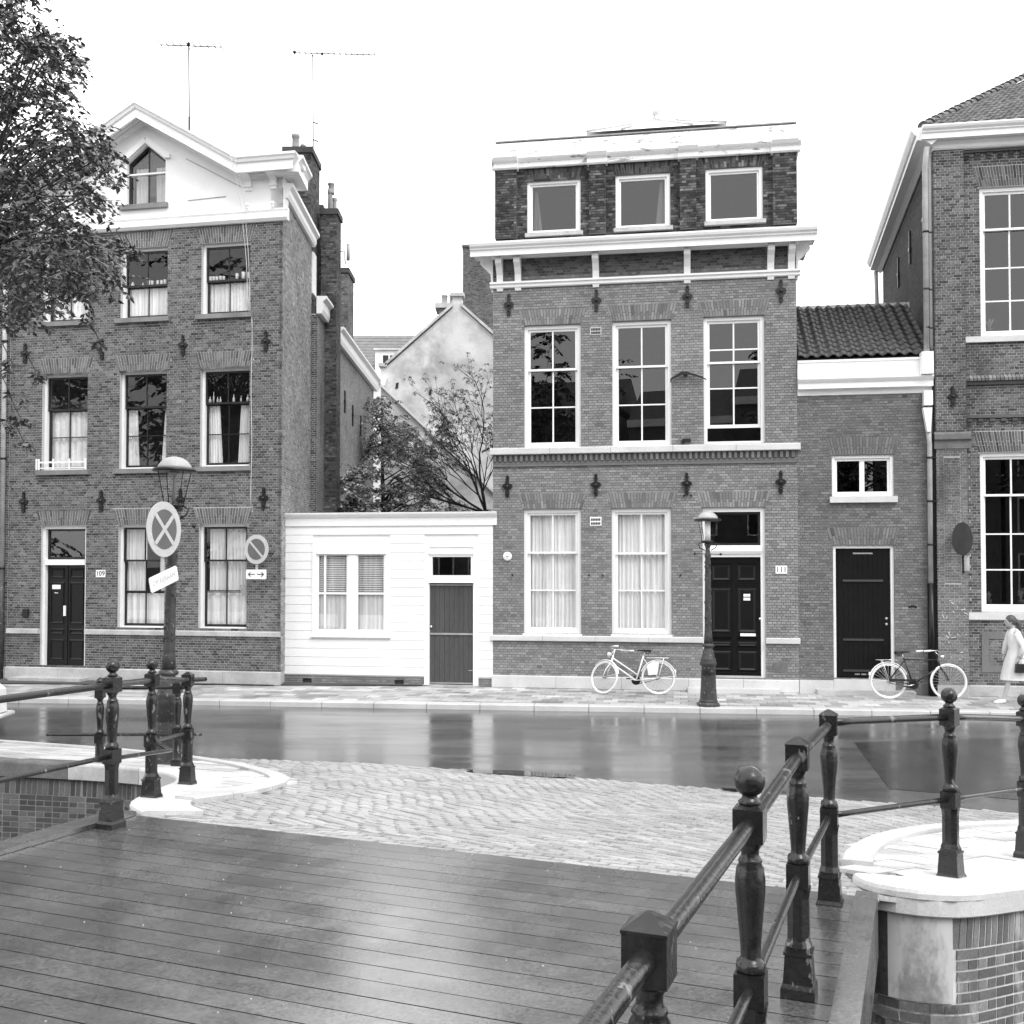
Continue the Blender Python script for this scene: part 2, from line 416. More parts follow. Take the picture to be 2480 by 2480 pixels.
def window(root, a, b, c, d, mr, mids=(), cols=2, casing='white', sash='white', cw=.05, sw=.045, y0=.09, sill=None, curt=(), midsup=(), bar=.016, open_h=0, gl='glass'):
    cm = MB(); ring(cm, a, b, c, d, cw, y0, y0 + .16, cw * .8, cw * 1.0)
    W = cm.build('window', casing, root)
    ys = y0 + .045; A, B2, C, D = a + cw, b - cw, c + cw * .8, d - cw
    zr = mr if mr else C
    if mr:
        up = MB(); ring(up, A, B2, zr - .02, D, sw, ys, ys + .04, .045, sw); up.build('upper_sash', sash, W)
        lo = MB(); ring(lo, A + .002, B2 - .002, C + open_h, zr + .02, sw, ys + .05, ys + .09, sw * 1.3, .04); lo.build('lower_sash', sash, W)
    else:
        lo = MB(); ring(lo, A, B2, C, D, sw, ys, ys + .05); lo.build('sash', sash, W)
    ga, gb = A + sw, B2 - sw
    def cells(z0, z1, lines, yy):
        xs = [ga + (gb - ga) * i / cols for i in range(cols + 1)]; zs = [z0] + sorted(lines) + [z1]
        for i in range(1, cols): 
            bm_ = MB(); bm_.box(xs[i] - bar, xs[i] + bar, yy, yy + .03, z0, z1); bm_.build('glazing_bar', sash, W)
        for zl in lines:
            bm_ = MB(); bm_.box(ga, gb, yy - .001, yy + .029, zl - bar * .9, zl + bar * .9); bm_.build('glazing_bar', sash, W)
        for i in range(cols):
            for j in range(len(zs) - 1):
                g = MB(); x0, x1 = xs[i] + (bar if i else 0), xs[i + 1] - (bar if i < cols - 1 else 0)
                za, zb = zs[j] + (bar if j else 0), zs[j + 1] - (bar if j < len(zs) - 2 else 0)
                g.add([(x0, yy + .015, za), (x1, yy + .015, za), (x1, yy + .015, zb), (x0, yy + .015, zb)], [(0, 1, 2, 3)])
                g.build('pane', gl, W)
    if mr:
        cells(zr + .025, D - sw, list(midsup), ys + .005); cells(C + open_h + sw * 1.3, zr - .02, list(mids), ys + .055)
    else: cells(C + sw, D - sw, list(mids), ys + .01)
    if sill:
        s = MB(); s.box(a - sill[0], b + sill[1], -.09, .1, c - sill[2], c - .004); s.build('sill', sill[3], W)
    for q in curt:
        kind = q[0]
        if kind == 'p': pleats(*q[1:5], y0 + .17, n=q[5], seed=int(abs(q[1]) * 100)).build('curtain', q[6] if len(q) > 6 else 'curtain', W)
        elif kind == 't': pleats(q[1], q[2], q[5], q[6], y0 + .17, n=5, a2=q[3], b2=q[4], seed=3).build('curtain', 'curtain', W)
        elif kind == 'b':
            z = q[3]
            while z < q[4]:
                sl = MB(); sl.prism_yz([(y0 + .2, z), (y0 + .235, z + .012), (y0 + .235, z + .016), (y0 + .2, z + .004)], q[1], q[2]); sl.build('blind_slat', 'curtain_g', W); z += .046
    return W
def anchor_part(root, u, z, y=0.0, s=1.0, parent=None):
    m = MB()
    pts = [(0, .26), (.03, .235), (.035, .2), (.02, .18), (.045, .15), (.025, .12), (.03, .08), (.09, .055), (.115, .02), (.1, -.02), (.05, -.045), (.028, -.08), (.05, -.12), (.035, -.16), (.045, -.19), (.028, -.23), (0, -.24)]
    pts = [(x * s, zz * s) for x, zz in pts]; full = pts + [(-x, zz) for x, zz in pts[-2:0:-1]]
    m.prism_xz([(u + x, z + zz) for x, zz in full], y - .05, y)
    m.sphere((u, y - .05, z + .005), .045 * s, 10, 6); m.sphere((u, y - .045, z - .14 * s), .025 * s, 8, 5); m.sphere((u, y - .045, z + .21 * s), .025 * s, 8, 5)
    return m.build('wall_anchor', 'iron', root, fix=True)
def shell(root, u0, u1, yb, z1, mat, y0=.3, roof='zinc', sides=True):
    m = MB(); m.box(u0, u1, yb - .25, yb, 0, z1)
    if sides: m.box(u0, u0 + .25, y0, yb - .25, 0, z1); m.box(u1 - .25, u1, y0, yb - .25, 0, z1)
    m.build('rear_walls', mat, root)
    r_ = MB(); r_.box(u0 + .26, u1 - .26, y0 + .01, yb - .26, z1 - .35, z1 - .2); r_.build('roof', roof, root)
    f = MB(); 
    for zf in (.2,): f.box(u0 + .26, u1 - .26, y0 + .01, yb - .26, zf - .1, zf)
    f.build('floor', 'room', root)
    f = MB(); f.box(u0 + .26, u1 - .26, 2.6, 2.7, .2, z1 - .4); f.build('inner_wall', 'room', root)

# ================================================================== GROUND
def gd(X, Y): return (X + .6) * .3665 + (Y - 7.43) * .930          # distance beyond the end of the bridge deck
def gz(X, Y):
    d = gd(X, Y)
    if d <= 0: return .68 - .018 * d
    return -.1 + .78 * max(0.0, 1 - d / 6.45) ** 1.12
def poly(name, pts, z, mat, parent=None, kind='structure', depth=.12):
    m = MB(); n = len(pts); zf = z if callable(z) else (lambda x, y: z)
    m.add([(x, y, zf(x, y)) for x, y in pts] + [(x, y, zf(x, y) - depth) for x, y in pts], [tuple(range(n))] + [(i, i + n, (i + 1) % n + n, (i + 1) % n) for i in range(n)])
    return m.build(name, mat, parent, kind)
m = MB(); m.add([(-900, 15, -.32), (900, 15, -.32), (900, 1500, -.32), (-900, 1500, -.32)], [(0, 1, 2, 3)])
m.add([(-900, -900, -.32), (900, -900, -.32), (900, -12, -.32), (-900, -12, -.32)], [(0, 1, 2, 3)]); m.build('ground', 'earth', None, 'structure')
m = MB(); m.add([(-300, -12, -1.35), (300, -12, -1.35), (300, 22, -1.35), (-300, 22, -1.35)], [(0, 1, 2, 3)]); m.build('canal_water', 'water', None, 'structure')

KERB = [(-60, 27.5), (-24, 22.6), (-10.4, 21.1), (-6.15, 20.72), (-.8, 20.08), (5.43, 19.42), (12, 18.7), (60, 13.4)]
def on_line(L, x):
    for (x0, y0), (x1, y1) in zip(L, L[1:]):
        if x0 <= x <= x1: return y0 + (y1 - y0) * (x - x0) / (x1 - x0)
    return L[-1][1]
LEFTK = [(-60, 22), (-30, 18.6), (-7.7, 15.35), (-5.6, 14.75), (-4.3, 14.05), (-3.4, 13.25), (-2.8, 12.4), (-2.5, 11.8), (-2.45, 11.2), (-2.52, 10.5), (-2.66, 9.9), (-2.85, 9.35)]
RIGHTK = [(2.36, 7.48), (2.55, 8.0), (2.85, 8.6), (3.3, 9.3), (3.9, 9.95), (4.6, 10.4), (5.5, 10.85), (9, 11.8), (30, 14), (60, 17)]
ASPH = [(-60, 21.4), (-7.7, 15.3), (-4.6, 14.4), (-2.2, 14.55), (.9, 13.75), (2.7, 12.95), (4.6, 12.5), (9, 12.0), (30, 13.9)]
# asphalt carriageway
poly('asphalt_road', [(-60, 21.0), (-7.7, 15.3), (-4.4, 13.8), (-3.0, 12.6), (4, 11.6), (9, 11.7), (60, 12.0), (60, 13.5), (12, 18.75), (5.43, 19.5), (-.8, 20.15), (-6.15, 20.8), (-10.4, 21.2), (-24, 22.7), (-60, 27.6)], -.1, 'asphalt')
m = MB(); m.add([(5.4, 16.4, -.096), (4.72, 13.0, -.096), (6.5, 12.2, -.096), (30, 12.2, -.096), (30, 15.5, -.096), (9, 16.9, -.096)], [(0, 1, 2, 3, 4, 5)]); m.build('asphalt_patch', 'asphalt_patch', None, 'structure')
# pavement in front of the houses
def fac_y(x):
    o, a = (FA if x < -5.19 else FB); return o.y + (x - o.x) * math.tan(a)
pv = poly('house_pavement', [(x, y + .1) for x, y in KERB] + [(60, 14.5 + 2), (12, fac_y(12) + .3), (-5.19, fac_y(-5.19) + .3), (-60, fac_y(-60) + .3)], -.03, 'joint')
r2 = random.Random(3); tiles = []
ca, sa = math.cos(R(-9.3)), math.sin(R(-9.3))
for j in range(0, 13):
    for i in range(-60, 50):
        u = (i + (j % 2) * .5) * .304; wv = .16 + j * .304
        X, Y = fw(FB, u, wv)[:2]
        if Y < on_line(KERB, X) + .32 or Y > fac_y(X) - .12 or X < -15 or X > 13: continue
        tiles.append((X, Y))
tiles.sort(key=lambda p: abs(p[0] - .5) + (0 if abs(p[0]) < 11 else 9))
tm = []
for q in range(9):
    b = MB(); b.tone = .22 + .042 * q; h = .148; b.box(-h, h, -h, h, -.04, 0); b.add([(-h, -h, 0)], []); tm.append(b.mesh('paving_tile', MT['tile']))
sm_ = MB(Matrix.Identity(4))
for k, (X, Y) in enumerate(tiles):
    q = min(8, max(0, int(r2.gauss(4, 2)))); dz = r2.uniform(-.003, .003)
    rot = (r2.uniform(-.006, .006), r2.uniform(-.006, .006), R(-9.3))
    if k < 300: inst('paving_tile', tm[q], pv, (X, Y, dz), rot)
    else:
        sm_.T = Matrix.Translation((X, Y, dz)) @ Matrix.Rotation(R(-9.3), 4, 'Z'); sm_.tone = .22 + .042 * q
        sm_.box(-.148, .148, -.148, .148, -.03, 0)
sm_.build('paving_tile', 'tile', pv, 'stuff')
def kerb_run(parent, L, w_, zf, step=1.0, h=.22, xr=(-16, 13), mat='kerb', side=1):
    pts = [Vector((x, y, 0)) for x, y in L]; segs = []
    tot = 0; acc = [0]
    for a, b in zip(pts, pts[1:]): tot += (b - a).length; acc.append(tot)
    def at(s):
        for i in range(len(pts) - 1):
            if s <= acc[i + 1] or i == len(pts) - 2:
                t = (s - acc[i]) / (acc[i + 1] - acc[i]); return pts[i].lerp(pts[i + 1], t)
    s = 0; rr = random.Random(5)
    while s < tot - .05:
        e = min(s + step, tot); a, mid, b = at(s + .006), at((s + e) / 2), at(e - .006)
        if xr[0] < mid.x < xr[1]:
            m = MB(); m.tone = 1
            P = []
            for p, q in ((a, mid), (mid, b)):
                d = (q - p).normalized(); n = Vector((-d.y, d.x, 0)) * side; P.append((p, n))
            P.append((b, P[-1][1])); vs = []
            for p, n in P:
                o_, i_ = p, p + n * w_
                vs += [(o_.x, o_.y, zf(o_.x, o_.y) - h), (o_.x, o_.y, zf(o_.x, o_.y) - .015), (o_.x + n.x * .015, o_.y + n.y * .015, zf(o_.x, o_.y)), (i_.x, i_.y, zf(i_.x, i_.y)), (i_.x, i_.y, zf(i_.x, i_.y) - h)]
            fs = []
            for k in range(2):
                for j in range(5): j2 = (j + 1) % 5; fs.append((k * 5 + j, k * 5 + j2, k * 5 + 5 + j2, k * 5 + 5 + j))
            fs += [(0, 1, 2, 3, 4), (14, 13, 12, 11, 10)]
            m.add(vs, fs); m.build('kerb_stone', mat, parent, fix=True)
        s = e
kerb_run(pv, KERB, .3, lambda x, y: .004, 1.05, xr=(-15, 12))

# cobbled ramp up to the bridge
def inside(pt, P):
    x, y = pt; c = False; n = len(P)
    for i in range(n):
        x1, y1 = P[i]; x2, y2 = P[(i + 1) % n]
        if (y1 > y) != (y2 > y) and x < (x2 - x1) * (y - y1) / (y2 - y1) + x1: c = not c
    return c
def dl(p, d=0): return (-.6 + .930 * p + .3665 * d, 7.43 - .3665 * p + .930 * d)     # point p along, d beyond the deck end
RAMP = [dl(-2.45, .02), dl(3.15, .02)] + RIGHTK[:9] + [(30, 13.9)] + ASPH[::-1][1:] + [p for p in LEFTK if p[0] > -4.5]
rp = None
m = MB()
gx = .35
for i in range(-26, 110):
    for j in range(0, 26):
        x0, y0 = i * gx, 5.6 + j * gx
        if inside((x0 + gx / 2, y0 + gx / 2), RAMP) or (gd(x0, y0) > -.3 and gd(x0, y0) < 6.3 and -2.6 < x0 < 9 and y0 < 13.5 and inside((x0 + gx * .5, y0 + gx * 1.5), RAMP)):
            if x0 > 2.0 and y0 < on_line(RIGHTK, x0 + gx) + .02: continue
            m.add([(x, y, gz(x, y) - .035) for x, y in ((x0, y0), (x0 + gx, y0), (x0 + gx, y0 + gx), (x0, y0 + gx))], [(0, 1, 2, 3)])
rp = m.build('cobbled_ramp', 'joint', None, 'structure')
cob = []; r3 = random.Random(11)
for j in range(0, 4):
    d = .05 + j * .104
    for i in range(-30, 62):
        p = -2.6 + (i + (j % 2) * .5 + r3.uniform(-.03, .03)) * .205 - 2 * 0
        bend = .10 * math.sin(p * .7)        # courses are not dead straight
        X, Y = dl(p, d + bend * min(1, d))
        if inside((X, Y), RAMP) and gd(X, Y) < 6.6: cob.append((X, Y))
cob = [(x, y, R(-21.5)) for x, y in cob]
c2_, s2_ = math.cos(R(-36)), math.sin(R(-36))
for j in range(-70, 90):
    for i in range(-70, 70):
        a, b = (i + (j % 2) * .5 + r3.uniform(-.04, .04)) * .193, j * .104 + .08 * math.sin(i * .25) + .04 * math.sin(i * .9)
        X, Y = 1.5 + a * c2_ - b * s2_, 9.5 + a * s2_ + b * c2_
        if gd(X, Y) > .44 and gz(X, Y) > -.088 and inside((X, Y), RAMP): cob.append((X, Y, R(-36) + .08 * .25 * math.cos(i * .25) / .193))
cob.sort(key=lambda q: q[0] ** 2 + q[1] ** 2)
cm_ = []
for q in range(8):
    b = MB(); b.tone = .20 + .038 * q
    b.add([(-.096, -.046, -.03), (.096, -.046, -.03), (.096, .046, -.03), (-.096, .046, -.03), (-.090, -.040, 0), (.090, -.040, 0), (.090, .040, 0), (-.090, .040, 0)],
          [(4, 5, 6, 7), (0, 1, 5, 4), (1, 2, 6, 5), (2, 3, 7, 6), (3, 0, 4, 7)]); cm_.append(b.mesh('cobble', MT['cobble']))
st = MB(Matrix.Identity(4))
for k, (X, Y, ca_) in enumerate(cob):
    q = min(7, max(0, int(r3.gauss(3.9, .9))))
    sl = (gz(X + .1 * .3665, Y + .1 * .93) - gz(X, Y)) / .1
    Mx = Matrix.Translation((X, Y, gz(X, Y) + r3.uniform(-.004, .003))) @ Matrix.Rotation(ca_ + r3.uniform(-.03, .03), 4, 'Z') @ Matrix.Rotation(math.atan(sl) + r3.uniform(-.03, .03), 4, 'X') @ Matrix.Rotation(r3.uniform(-.04, .04), 4, 'Y')
    if k < 300: inst('cobble', cm_[q], rp, None, mat4=Mx)
    else:
        st.T = Mx; st.tone = .20 + .038 * q
        st.add([(-.096, -.046, -.03), (.096, -.046, -.03), (.096, .046, -.03), (-.096, .046, -.03), (-.090, -.040, 0), (.090, -.040, 0), (.090, .040, 0), (-.090, .040, 0)],
          [(4, 5, 6, 7), (0, 1, 5, 4), (1, 2, 6, 5), (2, 3, 7, 6), (3, 0, 4, 7)])
st.build('cobble', 'cobble', rp, 'stuff')

# quay pavements either side of the ramp
EDGE_L = [(-3.0, 8.42), (-3.3, 8.9), (-3.42, 9.5), (-3.5, 10.3), (-3.56, 11.0), (-3.75, 11.6), (-4.1, 12.05), (-4.6, 12.3), (-5.3, 12.42), (-60, 12.42)]
lz = lambda x, y: max(gz(x, y) + .03, .03)
def grid_region(name, P, zf, mat, dz=0.0, g=.3):
    xs = [p[0] for p in P]; ys = [p[1] for p in P]; m = MB(); import bmesh
    n = len(P)
    # fan the outline finely: triangulate through bmesh, then subdivide and drape
    bm = bmesh.new(); vs = [bm.verts.new((x, y, 0)) for x, y in P]; bm.faces.new(vs)
    bmesh.ops.triangulate(bm, faces=bm.faces[:])
    x0 = max(-12, min(xs)); x1 = min(12, max(xs)); y0, y1 = min(ys), max(ys)
    k = math.ceil(x0)
    while k < x1:
        bmesh.ops.bisect_plane(bm, geom=bm.verts[:] + bm.edges[:] + bm.faces[:], plane_co=(k, 0, 0), plane_no=(1, 0, 0)); k += .5
    k = math.ceil(y0)
    while k < min(y1, 18):
        bmesh.ops.bisect_plane(bm, geom=bm.verts[:] + bm.edges[:] + bm.faces[:], plane_co=(0, k, 0), plane_no=(0, 1, 0)); k += .5
    for v in bm.verts: v.co.z = zf(v.co.x, v.co.y) + dz
    bmesh.ops.recalc_face_normals(bm, faces=bm.faces[:])
    for f in bm.faces:
        if f.normal.z < 0: f.normal_flip()
    me = bpy.data.meshes.new(name); bm.to_mesh(me); bm.free(); me.materials.append(MT[mat])
    at = me.attributes.new('tone', 'FLOAT', 'FACE'); at.data.foreach_set('value', [1.0] * len(me.polygons))
    o = bpy.data.objects.new(name, me); COL.objects.link(o); o['kind'] = 'structure'; return o
PL = LEFTK + EDGE_L
ql = grid_region('left_quay_pavement', PL, lz, 'joint', -.028)
EDGE_R = [(2.24, 6.86), (2.22, 6.60), (2.30, 6.43), (2.48, 6.33), (2.68, 6.32), (2.86, 6.40), (3.1, 6.56), (3.55, 6.88), (4.8, 7.8), (7, 9.4), (60, 14.4)]
PR = RIGHTK + EDGE_R[::-1]
rz_ = lambda x, y: gz(x, y) + .03 if gd(x, y) > 0 else gz(x, y) - .03
qr = grid_region('right_quay_pavement', PR, rz_, 'joint', -.028)
kerb_run(ql, LEFTK, .22, lambda x, y: lz(x, y) + .03, .9, xr=(-9.5, 0), side=-1)
kerb_run(qr, RIGHTK, .22, lambda x, y: rz_(x, y) + .03, .9, xr=(0, 9), side=-1)
# slabs laid on the quay pavements
def slabs(par, P, K, zf, ang, x0, x1, y0, y1, edge, keep):
    c_, s_ = math.cos(ang), math.sin(ang); rr = random.Random(9); lst = []
    cx, cy = (x0 + x1) / 2, (y0 + y1) / 2
    def ed(p, L):
        bd = 9
        for (a, b), (c, d) in zip(L, L[1:]):
            vx, vy = c - a, d - b; t = max(0, min(1, ((p[0] - a) * vx + (p[1] - b) * vy) / (vx * vx + vy * vy)))
            bd = min(bd, math.hypot(p[0] - a - vx * t, p[1] - b - vy * t))
        return bd
    for j in range(-25, 26):
        for i in range(-30, 30):
            a, b = (i + .5 * (j % 2)) * .38, j * .30
            x, y = cx + a * c_ - b * s_, cy + a * s_ + b * c_
            if not (x0 < x < x1 and y0 < y < y1) or not inside((x, y), P): continue
            if ed((x, y), K) < .12 or ed((x, y), edge) < keep: continue
            m = MB(); m.tone = rr.uniform(.45, .62); g = .006
            cs = [(x + u * c_ - v * s_, y + u * s_ + v * c_) for u, v in ((-.19 + g, -.15 + g), (.19 - g, -.15 + g), (.19 - g, .15 - g), (-.19 + g, .15 - g))]
            dz = rr.uniform(-.003, .004)
            m.prism_xy(cs, lambda X, Y: zf(X, Y) - .035, lambda X, Y: zf(X, Y) + dz); lst.append(m)
    for m in lst: m.build('paving_slab', 'tile', par, fix=True)
slabs(ql, PL, LEFTK, lz, R(-22), -9.5, -2.4, 8.8, 15, EDGE_L, .3)
slabs(qr, PR, RIGHTK, rz_, R(42), 2.2, 8, 6.5, 12, EDGE_R, .4)

def path_fn(L):
    pts = [Vector((x, y, 0)) for x, y in L]; acc = [0]
    for a, b in zip(pts, pts[1:]): acc.append(acc[-1] + (b - a).length)
    def at(s):
        for i in range(len(pts) - 1):
            if s <= acc[i + 1] or i == len(pts) - 2:
                t = (s - acc[i]) / (acc[i + 1] - acc[i]); p = pts[i].lerp(pts[i + 1], t); return p, (pts[i + 1] - pts[i]).normalized()
    return at, acc[-1]
def smooth_path(L, k=3):
    for _ in range(k):
        N = [L[0]]
        for a, b in zip(L, L[1:]):
            N.append((a[0] * .75 + b[0] * .25, a[1] * .75 + b[1] * .25)); N.append((a[0] * .25 + b[0] * .75, a[1] * .25 + b[1] * .75))
        N.append(L[-1]); L = N
    return L
def quay_wall(label, L, zf, capw, caph, mats, lens, smax, side, n_ind=300, plaster=None, tonef=None, cap_in=.05, soldier=.2, core='mortar_q'):
    """L = top outer edge; side=+1 when the pavement lies left of the direction of travel"""
    at, tot = path_fn(L); tot = min(tot, smax)
    p0, _ = at(tot * .3); q = thing('quay_wall', label, 'quay wall', (p0.x, p0.y, -1.4)); OFF[q.name] = Vector((p0.x, p0.y, -1.4))
    n_of = lambda d: Vector((-d.y, d.x, 0)) * side        # points to the land side
    # coping stones
    s = 0
    for ln, mt in zip(lens, mats):
        e = min(s + ln, tot); N = max(2, int((e - s) / .12)); vs = []; fs = []; m = MB()
        for i in range(N + 1):
            ss = s + .004 + (e - s - .008) * i / N; p, d = at(ss); p1, d1 = at(min(ss + .15, tot)); p2, d2 = at(max(ss - .15, 0)); d = (p1 - p2).normalized(); n = n_of(d)
            i_ = p + n * capw; z = zf(p.x, p.y) + .035; zi = zf(i_.x, i_.y) + .03; b = .03
            for pp, zz in ((p + n * .01, z - caph), (p, z - caph + .01), (p, z - b), (p + n * b * .3, z - b * .3), (p + n * b, z), (i_, zi), (i_, zi - caph)): vs.append((pp.x, pp.y, zz))
        for i in range(N):
            for j in range(7): j2 = (j + 1) % 7; fs.append((i * 7 + j, i * 7 + j2, i * 7 + 7 + j2, i * 7 + 7 + j))
        fs += [tuple(range(7)), tuple(N * 7 + 6 - j for j in range(7))]
        m.add(vs, fs); m.build('coping_stone', mt, q, fix=True); s = e
        if s >= tot: break
    # backing wall
    N = int(tot / .12); m = MB(); vs = []; fs = []
    for i in range(N + 1):
        p, d = at(tot * i / N); n = n_of(d); a = p + n * cap_in
        for pp, zz in ((a, -1.6), (a, zf(p.x, p.y) + .02 - caph), (a + n * .4, zf(p.x, p.y) - .02 - caph), (a + n * .4, -1.6)): vs.append((pp.x, pp.y, zz))
    for i in range(N):
        for j in range(4): j2 = (j + 1) % 4; fs.append((i * 4 + j, i * 4 + j2, i * 4 + 4 + j2, i * 4 + 4 + j))
    m.add(vs, fs); m.build('wall_core', core, q, fix=True)
    # bricks
    rr = random.Random(21); items = []; H_, Lb = .066, .2
    for c in range(-1, 24):
        s = (0 if c % 2 else Lb * .5) if c >= 0 else 0; Lc = Lb if c % 2 == 0 else Lb * .5
        if c < 0: Lc = .066
        while s < tot - .03:
            p, d = at(s + Lc / 2); zt = zf(p.x, p.y) + .03 - caph
            if c < 0: z1, z0 = zt, zt - soldier + .008
            else: z1 = zt - soldier - c * H_; z0 = z1 - H_ + .009
            if z0 > -1.35 and not (plaster and s + Lc * .4 < plaster[0] and z1 > zt - plaster[1]): items.append((s, Lc, z0, z1, c, p, d))
            s += Lc
    items.sort(key=lambda t: (t[5].x ** 2 + t[5].y ** 2 + (t[2] - 2.7) ** 2) - (2 if t[4] >= 0 and t[4] % 2 == 0 else 0))
    off = OFF[q.name]; stf = MB(Matrix.Identity(4)); cache = {}
    for k, (s, Lc, z0, z1, c, p, d) in enumerate(items):
        n = n_of(d); tq = rr.choice((.10, .12, .14, .15, .17, .21)) if tonef is None else tonef(rr); ang = math.atan2(d.y, d.x)
        pc = p + n * (cap_in - .005); hw = Lc / 2 - .0075; hh = (z1 - z0) / 2 - .0025
        sp_ = math.atan(zf(p.x + d.x * .1, p.y + d.y * .1) / .2 - zf(p.x - d.x * .1, p.y - d.y * .1) / .2)
        RM = Matrix.Rotation(ang, 4, 'Z') @ Matrix.Rotation(-sp_, 4, 'Y')
        if k < n_ind:
            key = (tq, round(Lc, 3), round(hh, 3))
            if key not in cache:
                b = MB(); b.tone = tq; b.box(-hw, hw, -.03, .03, -hh, hh); cache[key] = b.mesh('brick', MT['brick_q'])
            o = inst('brick', cache[key], q, None, mat4=Matrix.Translation((pc.x + n.x * .03 - off.x, pc.y + n.y * .03 - off.y, (z0 + z1) / 2 - off.z)) @ RM)
        else:
            stf.T = Matrix.Translation((pc.x + n.x * .03, pc.y + n.y * .03, (z0 + z1) / 2)) @ RM; stf.tone = tq
            stf.box(-hw, hw, -.03, .03, -hh, hh)
    stf.build('brickwork', 'brick_q', q, 'stuff')
    if plaster:
        for k0, k1, pm_ in ((0, .5, 'plaster_dark'), (.5, 1, 'plaster')):
         N = 8; m = MB(); vs = []; fs = []
         for i in range(N + 1):
            p, d = at(plaster[0] * (k0 + (k1 - k0) * i / N)); n = n_of(d); a = p + n * (cap_in - .012); zt = zf(p.x, p.y) + .03 - caph
            vs += [(a.x, a.y, zt - plaster[1]), (a.x, a.y, zt)]
         for i in range(N): fs.append((i * 2, i * 2 + 2, i * 2 + 3, i * 2 + 1))
         m.add(vs, fs, True); m.build('plaster_patch', pm_, q)
    return q
ER = smooth_path(EDGE_R[:9], 2)
quay_wall('brick quay wall with pale rounded coping right of the bridge', ER, rz_, .62, .17, ['stone_light'] * 4, [1.75, 1.5, 1.5, 9], 5.5, 1, 300, plaster=(.86, .52))
EL = [(-5.3, 12.42), (-4.6, 12.3), (-4.1, 12.05), (-3.75, 11.6), (-3.56, 11.0), (-3.5, 10.3), (-3.42, 9.5), (-3.3, 8.9), (-3.0, 8.42)]
quay_wall('brick quay wall with dark stained coping left of the bridge', smooth_path([(-14, 12.42)] + EL, 1), lambda x, y: lz(x, y) - .03, .5, .2,
          ['stone_dark', 'stone_dark', 'stone_dark', 'stone', 'stone_light', 'stone_light', 'stone_light'], [3.2, 2.9, 2.6, .95, 1.3, 1.6, 2.4], 15, 1, 300,
          tonef=lambda r: r.choice((.05, .06, .08, .1, .12)), core='mortar_ql')
# bridge deck of tarred planks
dk = bpy.data.objects.new('bridge_deck', None); COL.objects.link(dk); dk['kind'] = 'structure'
r4 = random.Random(5)
for k in range(0, 60):
    d1 = -.004 - k * .178; d0 = d1 - .1675; m = MB(); m.tone = .062 * math.exp(r4.uniform(-.14, .14)); z1 = .68 - .018 * d1
    a, b, c, d = dl(-2.6, d0), dl(2.9, d0), dl(2.9, d1), dl(-2.6, d1); dz = r4.uniform(-.0005, .0005); g = .004
    z = .68 - .018 * (d0 + d1) / 2 + dz; g = .002
    m.add([(*a, z - .06), (*b, z - .06), (*c, z - .06), (*d, z - .06), (*a, z - g), (*b, z - g), (*c, z - g), (*d, z - g)] +
          [(*dl(-2.6, d0 + g), z), (*dl(2.9, d0 + g), z), (*dl(2.9, d1 - g), z), (*dl(-2.6, d1 - g), z)],
          [(8, 9, 10, 11), (0, 1, 5, 4), (1, 2, 6, 5), (2, 3, 7, 6), (3, 0, 4, 7), (4, 5, 9, 8), (5, 6, 10, 9), (6, 7, 11, 10), (7, 4, 8, 11), (0, 3, 2, 1)])
    o = m.build('plank', 'deck', dk); o.data.materials.append(MT['tar']); o.data.polygons.foreach_set('material_index', [0] + [1] * (len(m.f) - 1))  # plank sides blackened so the gaps read as shaded
m = MB(); m.add([(*dl(-2.6, -10.6), .868), (*dl(2.9, -10.6), .868), (*dl(2.9, 0), .677), (*dl(-2.6, 0), .677)], [(0, 1, 2, 3)]); m.build('tar_joint', 'tar', dk)  # black sheet added in the gaps as their shade
for p0, p1 in ((-2.83, -2.61), (2.905, 3.03)):
    m = MB(); m.tone = .075
    m.prism_xy([dl(p0, .0), dl(p1, .0), dl(p1, -10.6), dl(p0, -10.6)], lambda x, y: gz(x, y) - .35, lambda x, y: gz(x, y) + .035)
    m.build('edge_beam', 'deck', dk, fix=True)
m = MB()
for _ in range(170):
    p, d = r4.uniform(-2.5, 2.75), -.09 - .178 * r4.randrange(0, 56); x, y = dl(p, d + r4.choice((-.045, .045))); z = .68 - .018 * d
    rr_ = r4.uniform(.003, .0055)
    m.lathe([(rr_, z - .01), (rr_, z + .003), (rr_ * .5, z + .005)], 6, (x, y), False)
m.build('nail_head', 'stud', dk, 'stuff')
# abutment edge stone between deck and cobbles
m = MB(); m.prism_xy([dl(-2.7, .0), dl(3.0, .0), dl(3.0, .04), dl(-2.6, .04)], .3, .672); m.build('abutment_sill', 'stone_dark', dk, fix=True)

# puddles on the edge of the asphalt
for (X, Y, rx, ry) in ((.1, 13.75, .75, .16), (3.0, 12.72, .45, .09)):
    m = MB(); n = 26; r5 = random.Random(int(X * 10)); ps = []
    for i in range(n):
        t = 2 * math.pi * i / n; k = 1 + r5.uniform(-.12, .12); ps.append((X + rx * k * math.cos(t), Y + ry * k * math.sin(t) - .25 * rx * k * math.cos(t), max(gz(X, Y), -.1) + .02))
    m.add(ps, [tuple(range(n))]); m.build('puddle', 'puddle', None, 'structure')

